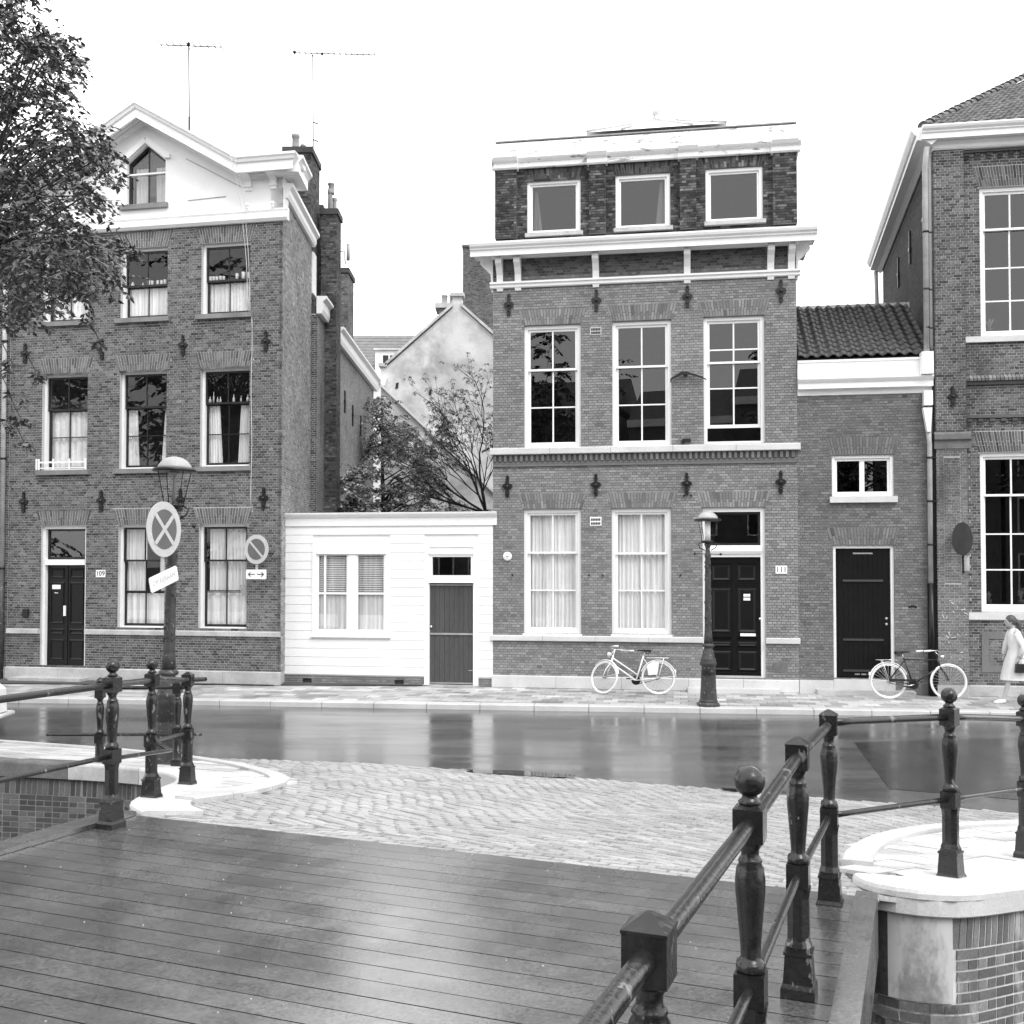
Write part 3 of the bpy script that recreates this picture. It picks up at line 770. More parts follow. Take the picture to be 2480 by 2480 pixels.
# ================================================================== HOUSES
def band(root, name, mat, x0, x1, z0, z1, out, back=.02, label=None):
    m = MB(); b = .012
    m.prism_yz([(back, z0), (-out + b, z0), (-out, z0 + b), (-out, z1 - b * 1.5), (-out + b * 2, z1), (back, z1)], x0, x1); return m.build(name, mat, root, fix=True, label=label)
def stones(root, mat, x0, x1, z0, z1, out, step, name='band_stone'):
    n = max(1, round((x1 - x0) / step)); 
    for i in range(n): band(root, name, mat, x0 + (x1 - x0) * i / n + .003, x0 + (x1 - x0) * (i + 1) / n - .003, z0, z1, out)
def steps(root, name, mat, prof, x0, x1):
    """moulding with profile [(out,z)...] run along the facade"""
    m = MB(); m.prism_yz([(.02, prof[0][1])] + [(-o, z) for o, z in prof] + [(.02, prof[-1][1])], x0, x1); return m.build(name, mat, root, fix=True)
def console(root, u, z0, z1, out, wd, mat='white'):
    h = z1 - z0
    pts = [(0, z0), (-.03, z0), (-.05, z0 + .06 * h), (-.03, z0 + .12 * h), (-.05, z0 + .2 * h), (-.06, z0 + .45 * h), (-out * .45, z0 + .62 * h), (-out * .8, z0 + .72 * h), (-out * .85, z0 + .84 * h), (-out * .6, z0 + .93 * h), (-out * .95, z0 + .95 * h), (-out * .95, z1), (0, z1)]
    m = MB(); m.prism_yz(pts, u - wd / 2, u + wd / 2); m.box(u - wd * .7, u + wd * .7, -out, 0, z1 - .045 * h, z1 + .001)
    m.box(u - wd * .65, u + wd * .65, -.075, 0, z0 + .19 * h, z0 + .22 * h)
    return m.build('console_bracket', mat, root, fix=True)
def panel(root, name, mat, a, b, c, d, y, dep=.02, rim=.03):
    m = MB(); m.add([(a, y, c), (b, y, c), (b, y, d), (a, y, d), (a + rim, y - dep, c + rim), (b - rim, y - dep, c + rim), (b - rim, y - dep, d - rim), (a + rim, y - dep, d - rim),
                     (a + rim * 2, y - dep * .2, c + rim * 2), (b - rim * 2, y - dep * .2, c + rim * 2), (b - rim * 2, y - dep * .2, d - rim * 2), (a + rim * 2, y - dep * .2, d - rim * 2)],
                    [(0, 1, 5, 4), (1, 2, 6, 5), (2, 3, 7, 6), (3, 0, 4, 7), (4, 5, 9, 8), (5, 6, 10, 9), (6, 7, 11, 10), (7, 4, 8, 11), (8, 9, 10, 11)])
    return m.build(name, mat, root)
tone_a = lambda r, u, z: max(.035, r.gauss(.105, .034) * (.85 if z < 1 else 1))
tone_b = lambda r, u, z: max(.07, r.gauss(.215, .03))
tone_at = lambda r, u, z: max(.025, r.gauss(.055, .03)) if r.random() < .92 else r.uniform(.1, .2)
tone_c = lambda r, u, z: max(.05, r.gauss(.15, .022))
tone_d = lambda r, u, z: max(.035, r.gauss(.088, .032))
tone_ch = lambda r, u, z: max(.03, r.gauss(.07, .03))

# ------------------------------------------------------------------ house 109
A = frame_thing('brick_house', 'tall dark brick house 109 with white gable on the left', 'house', FA, -3.45)
HA = [(-6.06, -4.86, 8.45, 10.1), (-4.04, -2.84, 8.45, 10.1), (-2.0, -.78, 8.45, 10.1), (-6.06, -4.86, 4.93, 7.21), (-4.04, -2.84, 4.93, 7.21), (-2.0, -.78, 4.95, 7.21),
      (-6.04, -4.86, .33, 3.62), (-4.04, -2.85, 1.24, 3.63), (-2.01, -.82, 1.24, 3.63)]
slab_wall(A, 'wall', -6.9, -.068, .0, 10.6, HA, 'mortar_a')
AR = []
for i, h in enumerate(HA): AR.append(arch_bricks(A, h[0], h[1], h[3] + .01, .36, 'brick_a', lambda r, u, z: max(.05, r.gauss(.12, .03)), .11, seed=i))
wall_bricks(A, -6.9, .002, .30, 1.08, HA, 'brick_a', tone_a, 100, near=(0, .7), seed=2)
wall_bricks(A, -6.9, .002, 1.21, 10.52, HA + AR, 'brick_a', tone_a, 200, near=(0, 2.6), seed=3)
stones(A, 'stone', -6.9, -6.05, 1.08, 1.20, .07, .85); stones(A, 'stone', -4.85, .0, 1.08, 1.20, .07, 1.2)
stones(A, 'stone', -6.92, 0.02, 0, .30, .06, 1.4, 'plinth_stone')
m = MB(); m.box(-6.57, -4.73, -.42, -.06, 0, .085); m.build('door_step', 'stone', A)
# curtains and sashes
kw = dict(casing='white', sash='sash_dark', cw=.055, sw=.045, y0=.11)
sl = (.10, .07, .11, 'stone_sill')
window(A, *HA[0][:2], 8.45, 10.1, 9.24, sill=sl, curt=[('p', -5.98, -4.93, 8.5, 9.22, 9, 'curtain')], bar=.01, **kw)
window(A, *HA[1][:2], 8.45, 10.1, 9.24, sill=sl, curt=[('p', -3.97, -2.9, 8.5, 9.2, 12, 'curtain')], bar=.01, **kw)
window(A, *HA[2][:2], 8.45, 10.1, 9.26, sill=sl, curt=[('p', -1.93, -.84, 8.5, 9.22, 12, 'curtain')], bar=.01, **kw)
window(A, *HA[3][:2], 4.93, 7.21, 6.38, (5.73,), sill=sl, curt=[('p', -5.98, -4.93, 5.0, 6.34, 7)], bar=.012, **kw)
window(A, *HA[4][:2], 4.93, 7.21, 6.38, (5.72,), sill=sl, curt=[('t', -3.95, -3.72, -3.95, -3.66, 5.0, 6.34), ('t', -3.02, -2.9, -3.1, -2.9, 5.0, 6.34)], bar=.012, **kw)
window(A, *HA[5][:2], 4.95, 7.21, 6.42, (5.71,), sill=sl, curt=[('t', -1.92, -1.64, -1.92, -1.55, 5.0, 6.38), ('t', -1.12, -.84, -1.18, -.84, 5.0, 6.38)], bar=.012, **kw)
window(A, *HA[7][:2], 1.24, 3.63, 2.80, (2.08,), curt=[('p', -3.97, -3.45, 2.1, 3.55, 6), ('p', -3.1, -2.92, 2.1, 3.55, 3), ('p', -3.97, -2.92, 1.3, 2.04, 5)], bar=.012, **kw)
window(A, *HA[8][:2], 1.24, 3.63, 2.80, (2.08,), curt=[('p', -1.86, -.9, 2.12, 3.55, 11), ('p', -1.93, -.9, 1.3, 2.1, 4)], bar=.012, **kw)
m = MB(); m.add([(-1.07, .05, 2.28), (-.92, .05, 2.25), (-.84, .05, 1.98), (-1.0, .05, 1.97)], [(0, 1, 2, 3)]); m.T = None
# paper note stuck to the ground floor window
m = MB(); m.prism_xz([(-1.05, 2.24), (-.92, 2.25), (-.86, 2.02), (-1.0, 2.0)], .115, .118); m.build('paper_note', 'poster', A, fix=True)
# white little fence on the sill
m = MB()
for x in (-6.16, -6.10, -5.72, -5.3, -4.88): m.box(x, x + .035, -.075, -.045, 4.94, 5.2)
m.box(-6.16, -4.85, -.04, -.025, 4.97, 5.0); m.box(-6.16, -4.85, -.04, -.025, 5.1, 5.14); m.build('sill_railing', 'white', A)
# front door 109
def door_frame(root, a, b, c, d, tz0, tz1, y0=.07, cw=.07, mat='white'):
    m = MB(); m.box(a, a + cw, y0, y0 + .16, c, d); m.box(b - cw, b, y0, y0 + .16, c, d); m.box(a + cw, b - cw, y0 + .001, y0 + .16, d - cw, d)
    if tz1: m.box(a + cw, b - cw, y0 - .02, y0 + .16, tz0, tz1)
    return m.build('door_frame', mat, root)
door_frame(A, -6.04, -4.86, .31, 3.62, 2.70, 2.83)
m = MB(); m.box(-5.97, -4.93, .17, .22, .33, 2.70); D = m.build('door', 'black_paint', A)
m = MB(); m.box(-5.47, -5.43, .155, .17, .33, 2.70); m.build('closing_bead', 'black_paint', D)
for a, b in ((-5.9, -5.52), (-5.38, -5.0)):
    for c, d in ((.45, .95), (1.05, 1.2), (1.3, 2.3), (2.38, 2.62)): panel(D, 'door_panel', 'black_paint', a, b, c, d, .169, .02, .03)
m = MB(); m.box(-5.84, -5.62, .15, .16, 2.13, 2.23); m.build('name_plate', 'plate', D); m = MB(); m.box(-5.78, -5.68, .15, .16, 2.03, 2.05); m.build('letter_slot', 'chrome', D)
m = MB(); m.box(-5.52, -5.465, .12, .15, 1.5, 1.74); m.build('door_handle', 'plate', D)
m = MB(); ring(m, -5.97, -4.93, 2.84, 3.55, .05, .16, .2); T_ = m.build('transom_window', 'sash_dark', A)
m = MB(); m.box(-5.92, -4.98, .178, .182, 2.89, 3.50); m.build('pane', 'glass', T_)
# number 109, meter box
def number_plate(root, s, u, z, y=0):
    m = MB(); m.box(u - .12, u + .12, y - .022, y, z - .085, z + .085); P = m.build('number_plate', 'plate', root)
    text_mesh(s, .16, .001, 'ink', 'house_number', P, Matrix.Translation((u, y - .0245, z)) @ FACE, .95); return P
number_plate(A, '109', -4.47, 2.5)
m = MB(); m.box(-6.48, -6.34, -.05, .0, 1.48, 1.66); m.build('bell_box', 'iron', A)
for u, z in ((-6.51, 7.72), (-4.49, 7.74), (-2.43, 7.75), (-.39, 7.76), (-6.5, 4.18), (-4.47, 4.19), (-2.46, 4.19), (-.42, 4.2)): anchor_part(A, u, z)
# white band, gable wall and cornice
steps(A, 'gable_base_moulding', 'white', [(.07, 10.5), (.12, 10.56), (.12, 10.66), (.05, 10.68), (.05, 10.73), (.09, 10.75), (.09, 10.78)], -7.0, .14)
m = MB()
GX = [(-6.9, 10.6), (-6.9, 11.75), (-5.95, 11.75), (-3.45, 13.25), (-.98, 11.75), (0, 11.75), (0, 10.6)]
wl, wr = -3.90, -2.92
m.prism_xz([(-6.9, 10.6), (-6.9, 11.75), (-5.95, 11.75), (wl, 12.98), (wl, 10.6)], .0, .3)
m.prism_xz([(wr, 10.6), (wr, 12.93), (-.98, 11.75), (0, 11.75), (0, 10.6)], .0, .3)
m.prism_xz([(wl, 10.6), (wl, 11.12), (wr, 11.12), (wr, 10.6)], .0, .3)
m.prism_xz([(wl, 12.12), (wl, 12.98), (-3.45, 13.25), (-3.41, 13.22), (-3.41, 12.52)], .0, .3); m.prism_xz([(-3.41, 12.52), (-3.41, 13.22), (wr, 12.93), (wr, 12.12)], .0, .3)
m.build('gable_wall', 'stucco_white', A, fix=True)
# raised flat surround ridges on the gable
m = MB()
for sgn in (-1, 1):
    x = lambda v: -3.41 + sgn * v
    p = [(x(.02), 12.68), (x(.62), 12.24), (x(.62), 12.15), (x(.5), 12.15), (x(.0), 12.54)]
    m.prism_xz(p, -.07, .0)
m.build('window_hood', 'stucco_white', A, fix=True)
for seg in (((-2.4, 12.1), (-1.0, 11.33)), ((-2.35, 11.12), (-1.4, 11.15)), ((-4.5, 11.12), (-5.4, 11.1)), ((-4.5, 12.1), (-5.9, 11.33))):
    (a, b), (c, d) = seg; m = MB(); m.prism_xz([(a, b), (c, d), (c, d + .018), (a, b + .018)], -.012, 0); m.build('incised_line', 'zinc', A, fix=True)
# gable window with pointed head
cm = MB(); t = .05; y0 = .09
cm.box(wl, wl + t, y0, .2, 11.12, 12.10); cm.box(wr - t, wr, y0, .2, 11.12, 12.10); cm.box(wl + t, wr - t, y0, .2, 11.12, 11.17)
for sgn in (-1, 1):
    x = lambda v: -3.41 + sgn * v
    cm.prism_xz([(x(.49), 12.12), (x(0), 12.52), (x(0), 12.45), (x(.49), 12.05)], y0, .2)
W = cm.build('window', 'sash_dark', A, fix=True)
m = MB(); m.box(wl, wr, .07, .15, 11.84, 11.88); m.build('meeting_rail', 'white', W)
m = MB(); m.box(-3.425, -3.395, .12, .15, 11.17, 12.45); m.build('glazing_bar', 'sash_dark', W)
m = MB(); m.prism_xz([(wl + t, 11.17), (-3.43, 11.17), (-3.43, 12.46), (wl + t, 12.1)], .13, .134); m.build('pane', 'glass', W, fix=True)
m = MB(); m.prism_xz([(wr - t, 11.17), (-3.39, 11.17), (-3.39, 12.46), (wr - t, 12.1)], .13, .134); m.build('pane', 'glass', W, fix=True)
pleats(-3.82, -3.5, 11.18, 12.05, .25, 4).build('curtain', 'curtain_g', W); pleats(-3.3, -2.98, 11.18, 12.05, .25, 4).build('curtain', 'curtain_g', W)
m = MB(); m.box(-4.06, -2.84, -.08, .09, 11.0, 11.11); m.build('sill', 'stone_sill', W)
# raking cornice: path of the eave, stacked mouldings
PATH = [(-7.35, 11.53), (-6.0, 11.53), (-3.45, 13.0), (-.95, 11.53), (.42, 11.53)]
def rake(name, mat, prof, x_in=0):
    m = MB(); vs = []; fs = []; n = len(prof)
    for i, (u, z) in enumerate(PATH):
        for o, dz in prof: vs.append((u if 0 < i < 4 else u + (o - .42) * (1 if i == 4 else -1) * (1 if o > 0 else 0) * .9, -o, z + dz))
    for i in range(len(PATH) - 1):
        for j in range(n): j2 = (j + 1) % n; fs.append((i * n + j, i * n + j2, i * n + n + j2, i * n + n + j))
    fs += [tuple(range(n)), tuple((len(PATH) - 1) * n + n - 1 - j for j in range(n))]
    m.add(vs, fs); return m.build(name, mat, A, fix=True)
rake('raking_cornice', 'white', [(-.28, .17), (.34, .17), (.34, 0), (.40, 0), (.40, .20), (.44, .22), (.46, .28), (.49, .31), (.49, .36), (-.28, .38)])
m = MB(); vs = []
rake('soffit_moulding', 'white', [(0.0, -.02), (.04, -.02), (.07, .04), (.09, .05), (.09, .10), (.14, .13), (.14, .171), (0.0, .171)])
for u in (-6.67, -6.06, -.84, -.23): console(A, u, 11.24, 11.69, .31, .15)
for u in (-6.67, -6.06, -.84, -.23):
    m = MB(); m.sphere((u + .03, -.13, 10.88), .05, 10, 6); m.lathe([(.02, 10.78), (.035, 10.82), (.02, 10.84)], 8, (u + .03, -.13)); m.build('boss', 'white', A)
# side wall facing the yard (right hand side), eaves, rear part
zt = 11.4
TS = Matrix.Rotation(R(12.2), 4, 'Z')
m = MB(TS); m.box(-.28, -.005, .062, 3.75, 0, zt); m.build('side_wall', 'mortar_a', A); m = MB(); m.box(-.30, -.012, .0, .32, 10.6, 11.52); m.build('gable_end', 'stucco_white', A)
wall_bricks(A, -.005, 3.75, 0.3, zt - .1, [], 'brick_a', lambda r, u, z: max(.08, r.gauss(.27, .06)), side=(-.005, 1), seed=9, T=TS)  # paler than the front: light caught by this side is in the tone
m = MB(); m.box(-6.9, -6.62, .3, 3.6, 0, 11.4); m.box(-6.62, -1.0, 3.3, 3.6, 0, 11.4); m.build('rear_walls', 'mortar_a', A)
m = MB(); m.box(-6.6, -1.0, .32, 3.3, .1, .25); m.box(-6.6, -1.0, .32, 3.3, 4.35, 4.5); m.box(-6.6, -1.0, .32, 3.3, 7.9, 8.05); m.box(-6.6, -.9, 2.6, 2.7, .25, 11.3); m.build('floor', 'room', A)
m = MB(); m.prism_xz([(-7.1, 11.55), (-3.45, 13.2), (-.8, 11.75), (-.8, 11.4), (-7.1, 11.4)], .31, 3.6); m.build('roof', 'rooftile', A, fix=True)
m = MB(TS); m.prism_xz([(0, 11.08), (.08, 11.08), (.12, 11.16), (.12, 11.28), (.20, 11.34), (.20, 11.42), (-.4, 11.42)], .12, 3.8); m.build('side_cornice', 'white', A, fix=True)
m = MB(TS); m.prism_xz([(-.35, 11.524), (.397, 11.524), (.397, 11.73), (.45, 11.80), (.5, 11.84), (.5, 11.90), (-.35, 11.92)], -.3, .9); m.build('cornice_return', 'white', A, fix=True)
m = MB(TS); m.box(-.1, .05, 3.752, 4.2, 9.85, 10.95); m.build('corner_board', 'white', A)
# hoisting ropes
rr5 = random.Random(2)
for i, (a, za, b, zb) in enumerate(((-1.05, 11.9, -.78, 8.45), (-.95, 11.9, -.74, 8.45), (-.72, 8.45, -.70, 3.9))):
    m = MB(); p = [Vector((a + (b - a) * k / 12 + .012 * math.sin(k), -.51 + .45 * min(1, k / 4) * (i < 2) + (.45 if i == 2 else 0), za + (zb - za) * k / 12)) for k in range(13)]
    o, an = FA; Rm = Matrix.Translation(o) @ Matrix.Rotation(an, 4, 'Z'); m.T = Rm; m.tube([tuple(q) for q in p], .006, 5)
    tag(m.build('rope', 'curtain_g', None), ['thin pale rope hanging from the white cornice, left one of the pair', 'thin pale rope hanging from the white cornice, right one of the pair', 'thin pale cord running down the bricks beside the right windows of 109'][i], 'rope', 'ropes hanging on the front of house 109')
# bottles and glasses on the meeting rails
bi = 0
def bottle(F, u, w_, z, r, h, glass_=False, lab=''):
    p = fw(F, u, w_, z); m = MB()
    if glass_: m.lathe([(r, 0), (r * .85, h * .3), (r, h)], 10)
    else: m.lathe([(r, 0), (r, h * .55), (r * .35, h * .75), (r * .35, h)], 10)
    o = m.build('drinking_glass' if glass_ else 'bottle', 'bottle', None); o.location = p
    tag(o, lab, 'glass' if glass_ else 'bottle', 'bottles and glasses lined up on window rails of house 109')
shelfR = [(-1.88, .04, .12, 1), (-1.80, .035, .12, 1), (-1.72, .04, .11, 1), (-1.63, .035, .12, 1), (-1.55, .035, .11, 1), (-1.42, .02, .08, 0), (-1.22, .04, .16, 1), (-1.06, .05, .18, 1), (-.92, .04, .17, 1)]
ordn = ['leftmost', 'second', 'third', 'fourth', 'fifth', 'sixth', 'seventh', 'eighth', 'last']
for k_, (u, r, h, g) in enumerate(shelfR): bottle(FA, u, -.22, 9.27, r, h, g, ordn[k_] + ' pale vessel from the left in the top right window of 109')
for k_, (u, r, h, g) in enumerate(((-3.86, .04, .12, 0), (-3.6, .02, .1, 0), (-3.45, .04, .13, 1), (-3.36, .035, .12, 1), (-3.22, .035, .12, 1), (-3.12, .035, .12, 1), (-3.03, .04, .13, 1))): bottle(FA, u, -.22, 9.25, r, h, g, ordn[k_] + ' pale vessel from the left in the top middle window of 109')
for k_, (u, r, h, g) in enumerate(((-1.87, .035, .16, 0), (-1.78, .02, .27, 0), (-1.68, .025, .15, 0), (-1.61, .025, .15, 0), (-1.42, .015, .12, 0), (-1.28, .03, .19, 0), (-1.1, .02, .16, 0), (-.93, .04, .18, 0))): bottle(FA, u, -.22, 6.43, r, h, g, ordn[k_] + ' pale bottle from the left in the first floor right window of 109')

def zc(root, x0, x1, y0, y1, z0, z1, mat='chimney', name='chimney', cap=.05, tf=tone_ch, bricks=True):
    m = MB(); m.tone = .06; m.box(x0, x1, y0, y1, z0, z1 - .16); c = m.build(name, mat, root)
    m = MB(); m.tone = .05; m.box(x0 - cap, x1 + cap, y0 - cap, y1 + cap, z1 - .16, z1); m.build('chimney_cap', mat, c)
    if bricks:
        OFF[c.name] = OFF.get(root.name, Vector((0, 0, 0)))
        wall_bricks(c, x0, x1, max(z0, z1 - 9), z1 - .17, [], mat, tf, y=y0, seed=4)
        wall_bricks(c, y0, y1, max(z0, z1 - 9), z1 - .17, [], mat, tf, side=(x1, 1), seed=5)
    return c
def pots(root, L, name='chimney_pot'):
    for x, y, z, r, h in L:
        m = MB(); m.lathe([(r * 1.15, z), (r, z + .05), (r * .92, z + h * .8), (r * 1.15, z + h * .86), (r * 1.1, z + h), (r * .7, z + h)], 12, (x, y)); m.build(name, 'pot', root)
# world coordinates for the rear wing of 109
RW = thing('rear_wing', 'lower brick rear wing with white gutter behind house 109', 'house wing', (-5.6, 31, 0), 0, None, (-5.6, 31, 0))
m = MB(); m.box(-12, -5.25, 30.5, 39, 0, 9.35); m.build('wing_wall', 'mortar_a', RW)
wall_bricks(RW, 30.5, 39, 2.5, 9.35, [], 'brick_a', lambda r, u, z: max(.07, r.gauss(.22, .03)), side=(-5.25, 1), seed=12)  # tone raised for the light falling on this yard side
m = MB(); m.prism_xz([(-5.26, 9.3), (-5.12, 9.3), (-5.08, 9.42), (-5.08, 9.62), (-4.98, 9.7), (-4.98, 9.76), (-5.26, 9.76)], 30.45, 39.2); m.build('gutter', 'white', RW, fix=True)
m = MB(); m.prism_xz([(-12, 9.7), (-5.3, 9.7), (-8.6, 11.2)], 30.6, 38.9); m.build('roof', 'rooftile', RW, fix=True)
for y, z in ((32.2, 7.8), (33.8, 7.6), (35.6, 7.5)):
    m = MB(); m.box(-5.25, -5.2, y - .03, y + .03, z - .35, z + .35); m.box(-5.25, -5.19, y - .09, y + .09, z - .05, z + .05); m.build('wall_anchor', 'iron', RW)
MW = thing('middle_wing', 'narrow brick link with white gutter between house 109 and its chimney stack', 'house wing', (-5.7, 28, 0), 0, None, (-5.7, 28, 0))
m = MB(); m.box(-9, -5.12, 27.0, 30.4, 0, 9.3); m.build('wing_wall', 'mortar_a', MW)
wall_bricks(MW, -5.6, -5.12, 2.5, 9.3, [], 'brick_a', tone_d, y=27.0, seed=14)
wall_bricks(MW, 27.0, 29.5, 2.5, 9.3, [], 'brick_a', lambda r, u, z: max(.07, r.gauss(.2, .03)), side=(-5.12, 1), seed=13)  # yard side lit through a paler brick tone
m = MB(); m.prism_xz([(-5.13, 9.3), (-5.0, 9.3), (-4.96, 9.42), (-4.96, 9.62), (-4.86, 9.7), (-4.86, 9.76), (-5.13, 9.76)], 26.95, 28.0); m.build('gutter', 'white', MW, fix=True)
m = MB(); m.prism_xz([(-9, 9.3), (-5.13, 9.3), (-5.13, 9.5), (-9, 10.4)], 27.0, 30.4); m.build('roof', 'rooftile', MW, fix=True)
C1 = thing('chimney_stack', 'tall dark brick chimney stack with two pots against the side of house 109', 'chimney', (-5.0, 28.3, 0), 0, None, (-5.0, 28.3, 0))
zc(C1, -5.22, -4.80, 28.05, 28.75, 0, 12.45); pots(C1, [(-5.02, 28.3, 12.45, .07, .62), (-4.93, 28.5, 12.45, .06, .45), (-5.0, 28.32, 12.95, .085, .3)])
m = MB(); m.tube([(-4.8, 28.3, 11.35), (-4.62, 28.3, 11.35), (-4.60, 28.3, 11.0)], .02); m.lathe([(.05, 11.1), (.05, 11.55)], 8, (-4.52, 28.3)); m.build('vent_pipe', 'zinc', C1)
C2 = thing('chimney_stack', 'brick chimney with grey cap behind the white cornice of house 109', 'chimney', (-5.7, 27.2, 10), 0, None, (-5.7, 27.2, 10))
zc(C2, -6.08, -5.36, 27.3, 28.5, 9.6, 13.85); pots(C2, [(-5.86, 27.7, 13.85, .10, .5), (-5.7, 27.9, 13.85, .07, .3)])
C3 = thing('chimney_stack', 'slim brick chimney with dark cap above the rear wing', 'chimney', (-5.5, 33, 9), 0, None, (-5.5, 33, 9))
zc(C3, -5.62, -5.28, 33, 34.2, 9.3, 12.25, tf=lambda r, u, z: max(.04, r.gauss(.12, .03)))
C4 = thing('chimney_stack', 'short dark chimney just behind the roof edge of house 109', 'chimney', (-5.6, 29.3, 10), 0, None, (-5.6, 29.3, 10))
zc(C4, -5.72, -5.42, 29.2, 29.8, 9.9, 12.95)
def antenna(x, y, z0, z1, bars, lab, thick=.021, top=None):
    t = thing('tv_antenna', lab, 'antenna', (x, y, z0), 0, 'television antennas on the roofs', (x, y, z0))
    m = MB(); m.tube([(x, y, z0), (x - .01, y, (z0 + z1) / 2)], thick * 1.25, 6); m.tube([(x - .01, y, (z0 + z1) / 2), (x - .04, y, z1)], thick * .8, 6); m.build('mast', 'iron', t)
    for (xa, xb, z, r) in bars:
        m = MB(); m.tube([(xa, y, z), (xb, y, z - .06)], r, 5); n = int(abs(xb - xa) / .16)
        for i in range(n + 1):
            xx = xa + (xb - xa) * i / max(1, n); m.tube([(xx, y - .22, z - .06 * i / max(1, n)), (xx, y + .22, z - .06 * i / max(1, n))], r * .8, 4)
        m.build('boom', 'iron', t)
    return t
t = antenna(-8.2, 26, 12.2, 16.0, [(-8.95, -7.4, 15.95, .015)], 'tall television antenna on a mast behind the white gable')
m = MB(); m.sphere((-8.24, 26, 15.98), .045, 8, 6); m.build('clamp', 'iron', t)
t = antenna(-5.62, 29, 10.6, 17.2, [(-6.2, -3.9, 17.25, .014)], 'thin television antenna on a mast strapped to the chimney')
m = MB(); m.sphere((-6.18, 29, 17.27), .05, 8, 6); m.sphere((-5.4, 29, 17.22), .04, 8, 6); m.build('clamp', 'iron', t)
m = MB(); m.tube([(-5.62, 29, 15.25), (-5.5, 29, 15.2)], .02, 5); m.tube([(-5.62, 29, 14.75), (-5.5, 29, 14.7)], .02, 5); m.tube([(-6.1, 28.8, 12.75), (-5.6, 29, 12.9)], .02, 5); m.build('stay', 'iron', t)

# ------------------------------------------------------------------ white timber shed
S = frame_thing('white_shed', 'low white timber-boarded shed between the two brick houses', 'shed', FB, -5.8)
SW = [(-7.53, -5.70, 1.07, 3.23), (-4.90, -3.67, 0, 3.215)]
m = MB(); ya = .03
m.box(-8.30, -7.5, ya, .1, .18, 3.6); m.box(-5.72, -4.88, ya, .1, .18, 3.6); m.box(-3.70, -3.34, ya, .1, .18, 3.6); m.box(-7.5, -5.72, ya, .1, .18, 1.1); m.box(-7.5, -5.72, ya, .1, 3.2, 3.6); m.box(-4.88, -3.7, ya, .1, 3.2, 3.6)
m.build('frame_wall', 'white_boards', S)
z = .21
bh = .1985
while z < 3.57:
    sp = [(-8.30, -3.34)]
    for h in SW:
        if z + bh > h[2] + .02 and z < h[3] - .02:
            ns = []
            for a, b in sp:
                if h[0] > a: ns.append((a, min(b, h[0])))
                if h[1] < b: ns.append((max(a, h[1]), b))
            sp = [s_ for s_ in ns if s_[1] - s_[0] > .02]
    for a, b in sp:
        m = MB(); m.prism_yz([(ya, z), (-.002, z), (-.005, z + .005), (.002, z + bh - .004), (.008, z + bh - .001), (ya, z + bh - .001)], a + .001, b - .001); m.build('board', 'white_boards', S, fix=True)
    z += bh
steps(S, 'cornice', 'white', [(.03, 3.585), (.03, 3.77), (.05, 3.775), (.11, 3.84), (.12, 3.87), (.12, 3.885)], -8.40, -3.25)
m = MB(); m.box(-8.30, -3.34, .1, 3.2, 3.5, 3.86); m.build('roof', 'zinc', S)
m = MB(); m.box(-8.30, -3.34, 3.1, 3.2, 0, 3.5); m.box(-8.2, -3.36, .12, 3.1, .0, .1); m.build('rear_walls', 'room', S)
W = MB(); ring(W, -7.53, -5.70, 1.07, 3.23, .10, -.025, .1, .12, .26); W.box(-6.67, -6.50, -.02, .1, 1.19, 2.97)
W = W.build('window', 'white', S)
m = MB(); m.box(-7.56, -5.67, -.06, .03, 1.06, 1.10); m.build('sill', 'white', W)
m = MB(); m.box(-7.42, -5.78, -.045, -.02, 2.95, 2.975); m.build('drip_moulding', 'white', W)
for a, b in ((-7.43, -6.67), (-6.50, -5.80)):
    m = MB(); ring(m, a, b, 1.19, 2.97, .05, .0, .04); 
    if a < -7: m.box(-7.26, -7.21, .005, .04, 1.25, 2.92)
    m.box(a + .05, b - .05, -.002, .04, 2.03, 2.08); m.build('casement', 'white', W)
    m = MB(); m.box(a + .05, b - .05, .02, .023, 2.08, 2.92); m.build('pane', 'glass', W); m = MB(); m.box(a + .05, b - .05, .02, .023, 1.24, 2.03); m.build('pane', 'glass', W)
    pleats(a + .04, b - .04, 1.22, 2.02, .055, 6, .010).build('curtain', 'curtain', W)
    z = 2.1
    while z < 2.92:
        sl_ = MB(); sl_.prism_yz([(.06, z), (.07, z - .004), (.085, z + .03), (.08, z + .034)], a + .045, b - .045); sl_.build('blind_slat', 'curtain', W, fix=True); z += .05
door_frame(S, -4.90, -3.67, 0, 3.215, 2.31, 2.47, -.02, .115)
m = MB(); m.box(-4.8, -3.77, -.045, -.02, 2.95, 2.97); m.box(-4.82, -3.75, -.05, -.02, 2.3, 2.32); m.box(-4.785, -3.785, -.001, .05, 2.88, 3.1); m.box(-4.785, -4.72, -.001, .05, 2.47, 2.88); m.box(-3.84, -3.785, -.001, .05, 2.47, 2.88); m.build('transom_frame', 'white', S)
m = MB(); m.box(-4.72, -3.84, .03, .034, 2.47, 2.88); m.build('pane', 'glass', S)
m = MB(); m.box(-4.785, -3.785, .06, .09, .04, 2.29); D = m.build('door', 'door_grey', S)
for i in range(9):
    a = -4.78 + i * .1105
    m = MB(); m.box(a + .002, a + .108, .04 + .002 * (i % 2), .061, .07, 2.27); m.build('door_board', 'door_grey', D)
m = MB(); m.box(-4.78, -3.79, .015, .045, 1.14, 1.18); m.box(-4.78, -3.79, .02, .05, .05, .08); m.box(-4.78, -3.79, .02, .05, 2.24, 2.27); m.build('door_rail', 'zinc', D)
m = MB(); m.sphere((-4.745, .01, 1.32), .03, 10, 8); m.build('door_knob', 'chrome', D)
